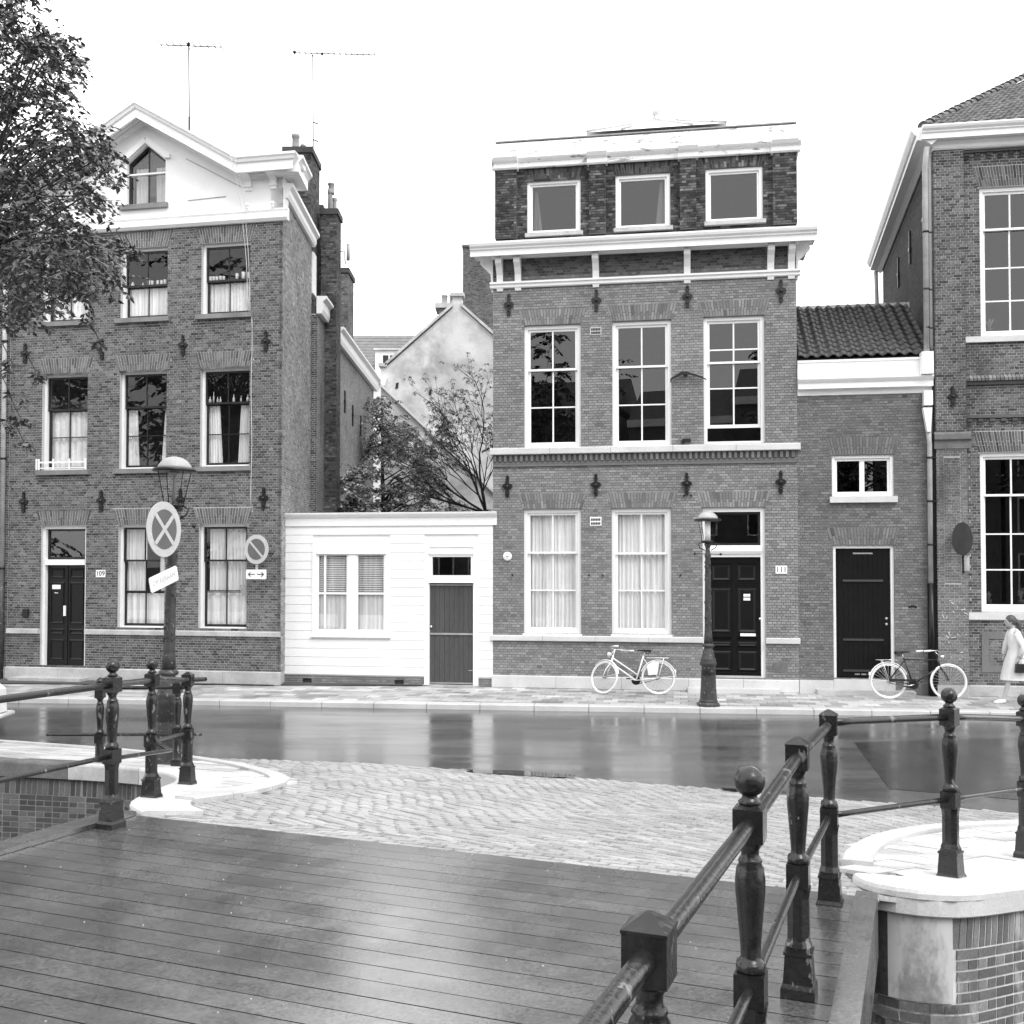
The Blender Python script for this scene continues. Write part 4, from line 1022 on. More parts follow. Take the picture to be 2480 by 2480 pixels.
m = MB(); m.box(-3.9, -3.80, .03, .04, .345, .36); m.build('hinge', 'galv', D)
m = MB(); m.box(-4.92, -3.65, -.09, .09, -.01, .03); m.build('threshold', 'stone', S)
for a, b, hs in ((-8.30, -4.90, [(-7.77, -7.55, 0, .12), (-5.6, -5.38, 0, .11)]), (-3.67, -3.34, [])):
    slab_wall(S, 'base_wall', a, b, 0, .19, hs, 'mortar_b', .035, .3); wall_bricks(S, a, b, .0, .19, hs, 'brick_b', tone_b, y=.035, seed=31)

# ------------------------------------------------------------------ house 111
Bh = frame_thing('brick_house', 'pale brick house 111 with white cornices in the middle of the row', 'house', FB, 0)
HB = [(-2.64, -1.38, 5.29, 8.01), (-.69, .59, 5.29, 8.03), (1.28, 2.56, 5.30, 8.05), (-2.65, -1.38, 1.19, 3.93), (-.71, .57, 1.19, 3.93), (1.24, 2.55, .29, 3.93)]
slab_wall(Bh, 'wall', -3.34, 3.23, 0, 9.9, HB, 'mortar_b')
AB = [arch_bricks(Bh, h[0], h[1], h[3] + .012, .34, 'brick_b', lambda r, u, z: max(.08, r.gauss(.19, .035)), .1, seed=40 + i) for i, h in enumerate(HB)]
vents = [(-1.17, -.92, 7.75, 7.92), (-1.18, -.93, 3.56, 3.75)]
wall_bricks(Bh, -3.34, 3.23, .27, 1.03, HB, 'brick_b', tone_b, 110, near=(.5, .7), seed=6)
wall_bricks(Bh, -3.34, 3.23, 1.16, 4.87, HB + AB + vents, 'brick_b', tone_b, 190, near=(.6, 2.6), seed=7)
wall_bricks(Bh, -3.34, 3.23, 5.28, 8.86, HB + AB + vents, 'brick_b', tone_b, seed=8)
# frieze, bricks darker above its lowest courses
for a, b in ((-3.34, -3.14), (-2.86, -2.72), (-1.1, -.98), (.88, 1.0), (2.62, 2.76), (3.05, 3.23)): pass
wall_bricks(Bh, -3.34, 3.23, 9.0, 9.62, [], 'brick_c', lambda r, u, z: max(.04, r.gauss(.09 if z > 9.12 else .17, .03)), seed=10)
stones(Bh, 'stone_light', -3.38, 1.24, 1.03, 1.155, .07, 1.05); stones(Bh, 'stone_light', 2.55, 3.26, 1.03, 1.155, .07, .8)
stones(Bh, 'stone_light', -3.36, .93, 0, .27, .055, 1.45, 'plinth_stone'); stones(Bh, 'stone_light', .93, 3.23, 0, .27, .055, 1.2, 'plinth_stone')
m = MB(); m.box(.91, 2.81, -.33, -.055, 0, .09); m.build('door_step', 'stone_light', Bh)
stones(Bh, 'stone_light', -3.40, 3.29, 5.14, 5.285, .10, 1.3)
m = MB()
x = -3.32
while x < 3.2:
    m = MB(); m.tone = rnd.uniform(.09, .17); m.box(x, x + .06, -.055, .0, 4.985, 5.125); m.build('dentil', 'brick_b', Bh); x += .119
m = MB(); m.tone = .13; m.box(-3.335, 3.225, -.03, .0, 4.93, 4.98); m.build('brick_moulding', 'brick_b', Bh); m = MB(); m.tone = .13; m.box(-3.335, 3.225, -.045, .0, 4.875, 4.925); m.build('brick_moulding', 'brick_b', Bh)
for (a, b, c, d) in vents:
    m = MB(); m.box(a, b, -.015, .03, c, d); V = m.build('air_vent', 'plate' if c < 5 else 'stone', Bh)
    for i in range(6):
        for j in range(2):
            q = MB(); x0 = a + .02 + i * (b - a - .04) / 6; z0 = c + .02 + j * (d - c - .02) / 2
            q.prism_xz([(x0, z0), (x0 + .028, z0), (x0 + .034, z0 + .05), (x0 + .006, z0 + .055)], -.018, -.0152); q.build('vent_hole', 'ink', V, fix=True)
kb = dict(casing='white', sash='white', cw=.075, sw=.055, y0=.06)
window(Bh, *HB[0], 7.03, (6.20,), gl='glass_dark', **kb); window(Bh, *HB[1], 7.04, (6.21,), gl='glass_dark', **kb)
window(Bh, *HB[2], 7.07, (6.52,), midsup=(7.35,), open_h=.30, gl='glass_dark', **kb)
full = lambda a, b, c, d: [('p', a + .1, (a + b) / 2 + .05, c + .1, d - .12, 7), ('p', (a + b) / 2 - .05, b - .1, c + .1, d - .12, 6)]
window(Bh, *HB[3], 2.97, (2.14,), curt=full(*HB[3]), **kb); window(Bh, *HB[4], 2.95, (2.14,), curt=full(*HB[4]), **kb)
m = MB(); m.box(HB[0][0], HB[0][1], -.02, .06, 1.155, 1.19); 
for h in HB[3:5]:
    m = MB(); m.box(h[0] - .02, h[1] + .02, -.03, .06, 1.157, 1.195); m.build('sill', 'white', Bh)
# door 111
door_frame(Bh, 1.24, 2.55, .29, 3.93, 2.87, 3.12, .06, .09)
m = MB(); m.prism_yz([(.06, 2.93), (.0, 2.94), (-.03, 3.0), (.0, 3.08), (.06, 3.11)], 1.32, 2.47); m.build('transom_moulding', 'white', Bh, fix=True)
m = MB(); m.box(1.33, 2.46, .15, .2, .33, 2.87); D = m.build('door', 'black_paint', Bh)
m = MB(); m.box(1.88, 1.93, .13, .15, .33, 2.87); m.build('closing_bead', 'black_paint', D)
for a, b in ((1.42, 1.84), (1.97, 2.38)):
    for c, d in ((.42, .86), (.94, 1.06), (1.10, 1.16), (1.24, 2.20), (2.35, 2.72)):
        panel(D, 'door_panel', 'black_paint', a, b, c, d, .149, .03, .035 if d - c > .1 else .012)
    for zz in (2.745, 2.27, 2.32, .9, .93, .39):
        m = MB(); m.box(a - .02, b + .02, .128, .15, zz - .008, zz + .008); m.build('door_moulding', 'black_paint', D)
m = MB(); m.box(2.03, 2.35, .12, .135, 1.175, 1.235); m.build('letter_slot', 'plate', D)
m = MB(); m.box(2.10, 2.24, .12, .13, 2.02, 2.08); m.build('name_plate', 'plate', D); m = MB(); m.box(2.10, 2.24, .12, .13, 1.94, 2.0); m.build('name_plate', 'plate', D)
m = MB(); m.sphere((2.44, .1, 1.55), .032, 10, 8); m.build('door_knob', 'chrome', D)
m = MB(); m.box(1.33, 2.46, .03, .12, .29, .33); m.build('threshold', 'stone', D)
m = MB(); ring(m, 1.33, 2.46, 3.12, 3.84, .05, .14, .18); T_ = m.build('transom_window', 'sash_dark', Bh)
m = MB(); m.box(1.38, 2.41, .158, .162, 3.17, 3.79); m.build('pane', 'glass', T_)
number_plate(Bh, '111', 2.88, 2.60)
m = MB(); m.T = Matrix.Translation((-3.01, 0, 2.89)) @ Matrix.Rotation(R(90), 4, 'X'); m.lathe([(.10, 0), (.10, .03), (.085, .05), (.0, .052)], 20); P = m.build('round_bell', 'plate', Bh)
m = MB(); m.box(-3.014, -3.006, -.06, -.05, 2.84, 2.94); m.box(-3.05, -2.97, -.06, -.05, 2.886, 2.894); m.build('bell_mark', 'zinc', P)
m = MB(); m.box(2.70, 3.0, -.012, .0, .42, .64); m.build('coal_hatch', 'stone_dark', Bh)
for u, z in ((-2.98, 8.48), (-1.03, 8.5), (.94, 8.5), (2.91, 8.54), (-3.01, 4.43), (-1.05, 4.44), (.91, 4.44), (2.88, 4.45)): anchor_part(Bh, u, z)
for u, z in ((-2.9, 2.48), (-1.2, 2.48), (-.9, 2.48), (.77, 2.48), (.85, 4.2), (1.0, 4.2)):
    m = MB(); m.box(u - .012, u + .012, -.04, .0, z - .02, z + .02); m.build('iron_hook', 'iron', Bh)
# flag holder: forked iron with two arms
m = MB(); m.prism_xz([(.58, 6.70), (.60, 6.74), (.80, 6.86), (.92, 6.86), (1.26, 6.74), (1.28, 6.70), (.98, 6.80), (.9, 6.79), (.82, 6.80)], -.14, -.07); m.box(.86, .93, -.08, 0, 6.79, 6.85)
m.tube([(.58, -.1, 6.72), (.58, -.02, 6.66)], .012, 6); m.tube([(1.28, -.1, 6.71), (1.33, -.02, 6.70)], .012, 6); m.build('flag_bracket', 'iron', Bh, fix=True)
m = MB(); m.box(.83, 1.0, -.06, 0, 5.36, 5.42); m.box(.8, .86, -.08, 0, 5.33, 5.4); m.build('iron_bracket', 'iron', Bh)
# architrave, consoles, main cornice
steps(Bh, 'architrave', 'white', [(.05, 8.86), (.07, 8.88), (.07, 8.93), (.11, 8.95), (.11, 8.99)], -3.40, 3.31)
for u in (-3.18, -2.77, -1.04, .94, 2.70, 3.13): console(Bh, u, 8.80, 9.60, .34, .14)
for sg, u in ((-1, -3.34), (1, 3.23)):
    m = MB(); k = -1 if sg < 0 else 1
    pts = [(0, 8.8), (.04, 8.8), (.05, 9.0), (.06, 9.2), (.2, 9.35), (.3, 9.45), (.28, 9.54), (.34, 9.56), (.34, 9.6), (0, 9.6)]
    m.prism_xz([(u + k * a, b) for a, b in pts], .02, .16); m.build('console_bracket', 'white', Bh, fix=True)
m = MB()
cpr = [(.40, 9.49), (.42, 9.49), (.42, 9.605), (.46, 9.63), (.46, 9.655), (.51, 9.69), (.53, 9.74), (.53, 9.77)]
m.prism_yz([(.0, 9.60), (-.40, 9.60)] + [(-o, z) for o, z in cpr] + [(.0, 9.90), (.3, 9.90), (.3, 9.60)], -3.78, 3.62); m.build('main_cornice', 'white', Bh, fix=True)
steps(Bh, 'frieze_moulding', 'white', [(.03, 9.52), (.12, 9.56), (.12, 9.60)], -3.4, 3.3)
m = MB(); m.prism_yz([(-.50, 9.775), (.04, 9.96), (.04, 9.90), (-.50, 9.77)], -3.74, 3.58); m.build('cornice_lead', 'lead', Bh, fix=True)
# attic storey
HAt = [(-2.58, -1.38, 10.07, 11.27), (-.61, .58, 10.08, 11.28), (1.34, 2.55, 10.12, 11.30)]
slab_wall(Bh, 'attic_wall', -3.28, 3.25, 9.9, 11.7, HAt, 'mortar_attic', .05, .35)
AT = [arch_bricks(Bh, h[0], h[1], h[3] + .01, .26, 'brick_attic', tone_at, .06, y=.05, seed=60 + i) for i, h in enumerate(HAt)]
wall_bricks(Bh, -3.28, 3.25, 9.99, 11.62, HAt + AT, 'brick_attic', tone_at, y=.05, proud=.01, seed=14)
for a, b in ((-3.28, -2.80), (-1.18, -.82), (.79, 1.14), (2.76, 3.25)):
    m = MB(); m.box(a, b, -.10, .04, 9.96, 11.62); m.build('attic_pier', 'mortar_attic', Bh); wall_bricks(Bh, a, b, 9.99, 11.62, [], 'brick_attic', tone_at, y=-.10, proud=.011, seed=int(a * 10) + 90)
wall_bricks(Bh, .05, 4, 9.99, 11.62, [], 'brick_attic', tone_at, side=(3.25, 1), seed=15)
for i, h in enumerate(HAt):
    W = window(Bh, *h, None, (), 1, casing='white', sash='white', cw=.07, sw=.045, y0=.09, gl='glass_dark', curt=[[('t', -2.42, -2.36, -2.46, -2.26, 10.2, 11.1)], [('t', .36, .42, .26, .46, 10.2, 11.15)], []][i])
    m = MB(); m.box(h[0] - .03, h[1] + .06, -.07, .1, h[2] - .085, h[2] - .003); m.build('sill', 'stone', W)
ap = [(.03, 11.54), (.05, 11.56), (.05, 11.65), (.08, 11.67), (.12, 11.71), (.14, 11.74), (.14, 11.76)]
steps(Bh, 'attic_cornice', 'white_worn', ap, -3.36, 3.34)
for a, b in ((-3.30, -2.76), (-1.22, -.78), (.75, 1.18), (2.72, 3.27)):
    steps(Bh, 'pier_capital', 'white', [(.14, 11.49), (.17, 11.52), (.17, 11.61), (.23, 11.65), (.28, 11.72), (.28, 11.78)], a, b)
m = MB(); m.prism_yz([(.03, 11.76), (-.06, 11.76), (-.02, 12.12), (.03, 12.16), (.3, 12.16), (.3, 11.76)], -3.27, 3.24); m.build('parapet', 'white_worn', Bh, fix=True)
m = MB(); m.box(-3.29, 3.26, -.035, .3, 12.161, 12.185); m.build('parapet_capping', 'zinc', Bh)
m = MB(); m.prism_xz([(3.25, 11.5), (3.27, 11.5), (3.30, 11.62), (3.36, 11.70), (3.38, 11.76), (3.25, 11.78)], .03, 4); m.build('side_cornice', 'white_worn', Bh, fix=True)
m = MB(); m.prism_xz([(3.23, 9.60), (3.52, 9.52), (3.55, 9.62), (3.61, 9.75), (3.23, 9.93)], .3, 1.2); m.build('cornice_return', 'white', Bh, fix=True)
m = MB(); m.prism_xz([(-3.34, 9.60), (-3.68, 9.52), (-3.71, 9.62), (-3.77, 9.75), (-3.34, 9.93)], .3, 1.2); m.build('cornice_return', 'white', Bh, fix=True)
m = MB(); m.box(-3.34, 3.23, 9, 9.25, 0, 12.1); m.box(-3.34, -3.09, .3, 9, 0, 9.9); m.box(2.98, 3.23, .3, 9, 0, 9.9); m.box(-3.28, -3.0, .35, 9, 9.9, 12.1); m.box(2.98, 3.245, .35, 9, 9.9, 12.1); m.build('rear_walls', 'mortar_b', Bh)
m = MB(); m.box(-3.0, 2.98, .36, 9, 11.95, 12.05); m.build('roof', 'zinc', Bh)
m = MB(); m.box(-3.08, 2.97, .31, 9, .05, .2); m.box(-3.08, 2.97, .32, 9, 4.7, 4.85); m.box(-3.0, 2.97, .36, 9, 9.6, 9.75); m.box(-3.08, 2.97, 2.8, 2.9, .2, 11.9); m.build('floor', 'room', Bh)
# glazed lantern on the roof
L_ = thing('roof_lantern', 'white pyramid roof light with finial on top of house 111', 'roof light', fw(FB, .22, -3, 12), FB[1], None, (.22, 3, 12))
m = MB(); m.prism_xz([(-1.3, 12.0), (-1.3, 13.2), (1.75, 13.2), (1.75, 12.0)], 2.4, 4.2); m.build('lantern_base', 'white', L_, fix=True)
m = MB(); ap_ = (.22, 3.3, 13.85); cs = [(-1.45, 2.3, 13.24), (1.9, 2.3, 13.24), (1.9, 4.3, 13.24), (-1.45, 4.3, 13.24)]
m.add([ap_] + cs, [(0, 1, 2), (0, 2, 3), (0, 3, 4), (0, 4, 1)]); m.build('lantern_roof', 'white', L_)
for c in cs + [(-.6, 2.3, 13.24), (1.1, 2.3, 13.24)]:
    m = MB(); m.tube([(ap_[0], ap_[1], ap_[2] + .02), (c[0], c[1], c[2] + .03)], .03, 6); m.build('glazing_rib', 'lead', L_)
m = MB(); m.lathe([(.09, 13.8), (.1, 13.9), (.06, 13.95), (.11, 14.0), (.11, 14.12), (.05, 14.16)], 10, (ap_[0], ap_[1])); m.build('finial', 'lead', L_)

# ------------------------------------------------------------------ annex with pantiled roof
Ax = frame_thing('brick_annex', 'low brick annex with dark pantile roof between 111 and the right building', 'annex', FB, 4.5)
HX = [(3.93, 5.18, 4.14, 5.01), (3.94, 5.17, .32, 3.11)]
slab_wall(Ax, 'wall', 3.232, 5.97, 0, 6.4, HX, 'mortar_b', 0, .3)
AX = [arch_bricks(Ax, h[0], h[1], h[3] + .012, .36, 'brick_c', tone_c, .1, seed=70 + i) for i, h in enumerate(HX)]
wall_bricks(Ax, 3.232, 5.97, .17, 6.38, HX + AX, 'brick_c', tone_c, 300, near=(4.6, 2.4), seed=17)
m = MB(); m.box(3.24, 3.93, -.04, .0, 0, .28); m.build('plinth_stone', 'stone_light', Ax); m = MB(); m.box(3.935, 5.17, -.04, .2, 0, .31); m.build('threshold', 'stone_light', Ax)
m = MB(); m.box(3.57, 5.52, -.30, -.04, 0, .10); m.build('door_step', 'stone', Ax)
window(Ax, *HX[0], None, (), 2, casing='white', sash='white', cw=.06, sw=.055, y0=.04, bar=.05, gl='glass_dark', sill=(.05, .06, .13, 'stone_light'))
door_frame(Ax, *HX[1], None, None, .05, .06)
m = MB(); m.box(4.0, 5.11, .12, .17, .33, 3.05); D = m.build('door', 'black_paint', Ax)
for i in range(10):
    a = 4.06 + i * .1
    m = MB(); m.box(a, a + .096, .108, .121, .36, 3.0); m.build('door_board', 'black_paint', D)
for zz in (2.37, 1.13, .48):
    m = MB(); m.prism_yz([(.11, zz - .02), (.06, zz - .02), (.07, zz + .02), (.11, zz + .03)], 4.14, 4.96); m.build('door_ledge', 'sash_dark', D, fix=True)
for i in range(3):
    m = MB(); m.box(4.38 + i * .13, 4.48 + i * .13, .1, .11, .39, .42); m.build('vent_slot', 'galv', D)
m = MB(); m.box(4.36, 4.76, .1, .11, 2.93, 2.96); m.build('top_slot', 'zinc', D)
for zz in (1.46, 1.58):
    m = MB(); m.sphere((5.02, .08, zz), .028, 8, 6); m.build('door_knob', 'galv', D)
steps(Ax, 'fascia', 'white', [(.02, 6.29), (.02, 6.40), (.16, 6.41), (.16, 6.52), (.20, 6.56), (.23, 6.60), (.23, 6.63), (.06, 6.64), (.06, 6.98), (.08, 6.985), (.08, 7.03)], 3.24, 5.95)
m = MB(); m.prism_yz([(.0, 6.7), (-.02, 7.05), (2.3, 8.66), (2.35, 8.5), (.3, 6.6)], 3.24, 6.0); m.build('roof_base', 'rooftile', Ax, fix=True)
tw, tl = .222, .258; sl_a = math.atan2(8.66 - 7.06, 2.3)
tmesh = []
def pantile(vseed):
    r = random.Random(vseed); m = MB(); vs = []; fs = []; n = 8; L_t = tl + .05
    for j, s in ((0, 0), (1, L_t)):
        for i in range(n + 1):
            x = tw * 1.04 * i / n; h = .030 * math.sin(2 * math.pi * i / n + .4) + .012; vs.append((x, s * 1.0, h + (.026 if j == 0 else .0)))
    for i in range(n + 1): x, y, h = vs[i]; vs.append((x, y + .002, h - .024))
    for i in range(n): fs.append((i, i + 1, n + 2 + i, n + 1 + i)); fs.append((2 * n + 2 + i, 2 * n + 3 + i, i + 1, i))
    m.add(vs, fs, True); return m.mesh('roof_tile', MT['rooftile'])
tms = [pantile(1)]
for j in range(11):
    for i in range(12):
        y = -.06 + j * tl * math.cos(sl_a); z = 7.075 + j * tl * math.sin(sl_a)
        o = inst('roof_tile', tms[0], Ax, (3.26 + i * tw - 4.5 + rnd.uniform(-.004, .004), y, z + .02), (sl_a + rnd.uniform(-.01, .01), 0, rnd.uniform(-.015, .015)))
m = MB(); m.prism_yz([(2.22, 8.62), (2.26, 8.76), (2.5, 8.78), (2.5, 8.5)], 3.3, 6.0); m.build('ridge_board', 'stone', Ax, fix=True)
m = MB(); m.box(3.24, 5.97, 5, 5.2, 0, 7.0); m.box(3.24, 3.4, .3, 5, 0, 6.9); m.box(5.8, 5.97, .3, 5, 0, 6.9); m.prism_yz([(2.3, 8.5), (5.2, 6.8), (2.3, 6.8)], 3.24, 5.97); m.build('rear_walls', 'mortar_b', Ax, fix=True)
m = MB(); m.box(3.4, 5.8, .31, 5, .1, .2); m.box(3.4, 5.8, 2.0, 2.1, .2, 6.6); m.build('floor', 'room', Ax)
m = MB(); m.tube([(5.45, -.01, 1.82), (5.53, -.03, 1.86), (5.6, -.01, 1.82)], .02, 6); m.build('iron_hook', 'iron', Ax)
# downpipe
dp = frame_thing('downpipe', 'grey downpipe with black lower length in the corner by the pantiled annex', 'downpipe', FB, 5.86)
m = MB(); m.tube([(5.84, -.30, 11.35), (5.82, -.2, 10.9), (5.83, -.16, 10.5), (5.82, -.18, 7.05)], .058, 10); m.build('upper_pipe', 'galv', dp)
m = MB(); m.box(5.70, 5.93, -.30, -.07, 6.64, 7.1); m.box(5.75, 5.92, -.24, -.07, 6.0, 6.3); m.prism_xz([(5.73, 5.95), (5.91, 5.95), (5.88, 5.45), (5.81, 5.45)], -.22, -.08); m.build('hopper', 'white', dp, fix=True)
m = MB(); m.tube([(5.85, -.14, 5.5), (5.87, -.12, 5.2), (5.87, -.11, 2.3)], .05, 10); m.build('middle_pipe', 'galv', dp)
m = MB(); m.tube([(5.87, -.11, 2.32), (5.87, -.11, .02)], .07, 10); m.box(5.93, 5.99, -.1, .0, 0, 5.4); m.build('lower_pipe', 'black_paint', dp)
for z in (9.6, 8.4, 7.6, 4.9, 4.0, 3.1):
    m = MB(); m.lathe([(.066, z), (.066, z + .04)], 10, (5.83 if z > 6 else 5.87, -.17 if z > 6 else -.115)); m.box(5.85, 5.99, -.14, -.1, z + .005, z + .035); m.build('pipe_clip', 'iron', dp)

# ------------------------------------------------------------------ right hand building
Rb = frame_thing('brick_building', 'large dark brick building with tall white windows at the right edge', 'building', FB, 8)
HR = [(6.93, 9.15, 7.43, 10.54), (6.88, 9.15, 1.75, 5.02)]
slab_wall(Rb, 'wall', 6.0, 12, 0, 11.5, HR, 'mortar_a', 0, .3)
ARr = [arch_bricks(Rb, h[0], h[1], h[3] + .012, .42, 'brick_a', tone_d, .1, seed=80 + i, n=44) for i, h in enumerate(HR)]
wall_bricks(Rb, 6.58, 12, .24, 11.45, HR + ARr + [(6.58, 12, 1.58, 1.71), (6.58, 12, 7.29, 7.42)], 'brick_a', lambda r, u, z: tone_d(r, u, z) * (1.25 if z < 5.5 else 1), 200, near=(6.9, 2.6), seed=18)
m = MB(); m.box(6.0, 6.6, -.12, 0, .0, 5.1); m.box(6.0, 6.6, -.12, 0, 5.43, 11.48); m.build('corner_pier', 'mortar_a', Rb)
wall_bricks(Rb, 6.0, 6.6, 5.44, 11.45, [], 'brick_a', tone_d, y=-.12, seed=19)
wall_bricks(Rb, 6.0, 6.6, .24, 5.1, [(6.14, 6.47, 2.32, 4.95)], 'brick_a', lambda r, u, z: tone_c(r, u, z), 100, y=-.12, near=(6.3, 2.5), seed=20)
wall_bricks(Rb, 6.15, 6.46, 2.33, 4.94, [], 'brick_a', lambda r, u, z: tone_c(r, u, z), y=-.121, proud=.005, seed=22)
wall_bricks(Rb, -.12, 0, .24, 11.4, [], 'brick_a', tone_d, side=(6.0, -1), seed=23)
m = MB(); m.prism_yz([(.0, 5.1), (-.14, 5.1), (-.14, 5.26), (-.19, 5.29), (-.19, 5.40), (-.12, 5.45), (0, 5.45)], 5.96, 6.68); m.build('pier_capital', 'stone_dark', Rb, fix=True)
steps(Rb, 'sill_band', 'stone_light', [(.08, 7.30), (.08, 7.42)], 6.602, 12); steps(Rb, 'sill_band', 'stone_light', [(.08, 1.58), (.08, 1.71)], 6.602, 12)
for i in range(20):
    for j in range(2):
        m = MB(); m.tone = rnd.uniform(.05, .1); x0 = 6.63 + i * .22; m.box(x0, x0 + .1, -.06 + j * .025, 0, 5.66 - j * .062, 5.715 - j * .062); m.build('dentil', 'brick_a', Rb)
        m = MB(); m.tone = rnd.uniform(.04, .08); m.box(x0, x0 + .1, -.05 + j * .02, 0, 11.20 - j * .062, 11.255 - j * .062); m.build('dentil', 'brick_a', Rb)
m = MB(); m.tone = .1; m.box(6.602, 12, -.07, 0, 5.73, 5.79); m.build('brick_moulding', 'brick_a', Rb); m = MB(); m.tone = .1; m.box(6.602, 12, -.06, 0, 11.27, 11.33); m.build('brick_moulding', 'brick_a', Rb)
for i in range(46):
    m = MB(); m.tone = rnd.uniform(.12, .26); x0 = 6.61 + i * .075; m.prism_yz([(0, 6.5), (-.09, 6.5), (-.10, 6.55), (-.02, 6.62), (0, 6.62)], x0, x0 + .062); m.build('sloped_brick', 'brick_a', Rb, fix=True)
m = MB(); m.tone = .05; m.box(6.602, 12, -.06, 0, 6.42, 6.5); m.build('brick_moulding', 'brick_a', Rb)
kr = dict(casing='white', sash='white', cw=.08, sw=.055, y0=.06, cols=4, gl='glass_dark')
window(Rb, *HR[0], 9.68, (8.19, 8.88), **kr); W2 = window(Rb, *HR[1], 4.14, (2.60, 3.34), **kr)
# recessed field under the window, plinth, anchors
m = MB(); m.tone = .16; ring(m, 6.87, 8.0, .5, 1.32, .14, -.025, 0); m.build('brick_surround', 'brick_a', Rb)
stones(Rb, 'stone', 6.6, 12, 0, .23, .06, 1.4, 'plinth_stone'); m = MB(); m.box(5.97, 6.6, -.17, 0, 0, .23); m.build('plinth_stone', 'stone', Rb)
anchor_part(Rb, 6.33, 6.17, -.12, .9)
rg = random.Random(4)
m = MB()
for _ in range(26):
    x, z, a, L = rg.uniform(6.05, 6.52), rg.choice((rg.uniform(1.6, 1.95), rg.uniform(1.1, 1.4), rg.uniform(.55, .9))), rg.uniform(-1.6, 1.6), rg.uniform(.02, .09); dx, dz = math.cos(a) * L, math.sin(a) * L
    m.prism_xz([(x, z), (x + dx, z + dz), (x + dx + .008, z + dz + .012), (x + .008, z + .014)], -.134, -.1315)
m.build('chalk_marks', 'curtain_g', Rb, 'stuff', fix=True)
def plant(u, z, label, n, h):
    p = fw(FB, u, -.36, z); t = thing('house_plant', label, 'plant', p, FB[1]); m = MB(); rq = random.Random(int(u * 100))
    for _ in range(n):
        a, l = rq.uniform(0, 6.28), rq.uniform(.5, 1) * h; dx, dy = math.cos(a) * l * .55, math.sin(a) * l * .2
        m.add([(-.012, 0, 0), (.012, 0, 0), (dx * .5 + .014, dy * .5, l * .7), (dx, dy, l * .62), (dx * .5 - .014, dy * .5, l * .76)], [(0, 1, 2, 4), (4, 2, 3)])
    m.tone = 1; m.t = [.45] * len(m.f); m.build('leaves', 'leaf_s', t); m = MB(); m.lathe([(.05, -.1), (.07, 0)], 10); m.build('pot', 'pot', t)
plant(7.12, 1.98, 'small spiky plant behind the lower left pane of the ground floor window at right', 14, .24)
plant(7.75, 1.98, 'bushy little plant behind the lower window pane nearest the right edge', 18, .28)
plant(7.2, 7.66, 'spiky plant behind the lowest pane of the upper right window', 18, .3)
# cornice and hipped roof; side wall runs back at an angle
cr = [(.36, 11.48), (.40, 11.48), (.40, 11.59), (.43, 11.61), (.43, 11.635), (.48, 11.67), (.50, 11.71), (.50, 11.74)]
m = MB(); m.prism_yz([(.3, 11.5), (-.36, 11.5)] + [(-o, z) for o, z in cr] + [(.3, 11.76)], 5.72, 12.5); m.build('main_cornice', 'white', Rb, fix=True)
steps(Rb, 'bed_moulding', 'white', [(.14, 11.33), (.17, 11.36), (.17, 11.42), (.24, 11.46), (.24, 11.5)], 5.98, 12)
k = .078                                     # skew of the side wall against the facade's normal
m = MB(); sy = 9.2
m.add([(6.0, .0, 0), (6.0 + k * sy, sy, 0), (6.0 + k * sy + .3, sy, 0), (6.3, .0, 0), (6.0, .0, 11.5), (6.0 + k * sy, sy, 11.5), (6.0 + k * sy + .3, sy, 11.5), (6.3, .0, 11.5)],
      [(0, 1, 5, 4), (1, 2, 6, 5), (2, 3, 7, 6), (3, 0, 4, 7), (4, 5, 6, 7)]); m.build('side_wall', 'mortar_b', Rb, fix=True)
mb_T = Matrix.Translation((6.0, 0, 0)) @ Matrix.Rotation(-math.atan(k), 4, 'Z')
st = MB(mb_T); rs = random.Random(30)
for c in range(int(11.0 / CRS)):
    z0 = .3 + c * CRS; y = 0 if c % 2 else -BL / 2
    while y < sy:
        L = BL if c % 2 == 0 else BL / 2; st.tone = max(.03, rs.gauss(.065, .02)); ya_, yb_ = max(0.02, y), y + L - BT
        if yb_ > .05: st.add([(-.006, ya_, z0), (-.006, yb_, z0), (-.006, yb_, z0 + CRS - BT), (-.006, ya_, z0 + CRS - BT)], [(3, 2, 1, 0)])
        y += L
st.build('brickwork', 'brick_a', Rb, 'stuff')
m = MB(mb_T); m.prism_xz([(.1, 11.5), (-.05, 11.38), (-.16, 11.46), (-.30, 11.49), (-.34, 11.49), (-.34, 11.59), (-.38, 11.61), (-.43, 11.69), (-.45, 11.745), (.1, 11.76)], -.35, sy + .2); m.build('side_cornice', 'white', Rb, fix=True)
for y in (1.0, 3.2, 5.4):
    m = MB(mb_T); m.box(-.05, 0, y - .03, y + .03, 9.9, 10.7); m.box(-.06, 0, y - .08, y + .08, 10.2, 10.3); m.build('wall_anchor', 'iron', Rb)
m = MB(mb_T); m.tube([(-.2, sy, 11.4), (-.15, sy, 9.4)], .06, 8); m.build('rear_downpipe', 'galv', Rb)
m = MB(); m.box(6.9, 12, 9.0, 9.3, 0, 11.5); m.box(11.7, 12, .3, 9, 0, 11.5); m.build('rear_walls', 'mortar_b', Rb)
m = MB(); m.box(6.32, 11.7, .31, 9, .1, .25); m.box(6.32, 11.7, .31, 9, 6.0, 6.15); m.box(6.9, 11.7, 2.6, 2.7, .3, 11.4); m.build('floor', 'room', Rb)
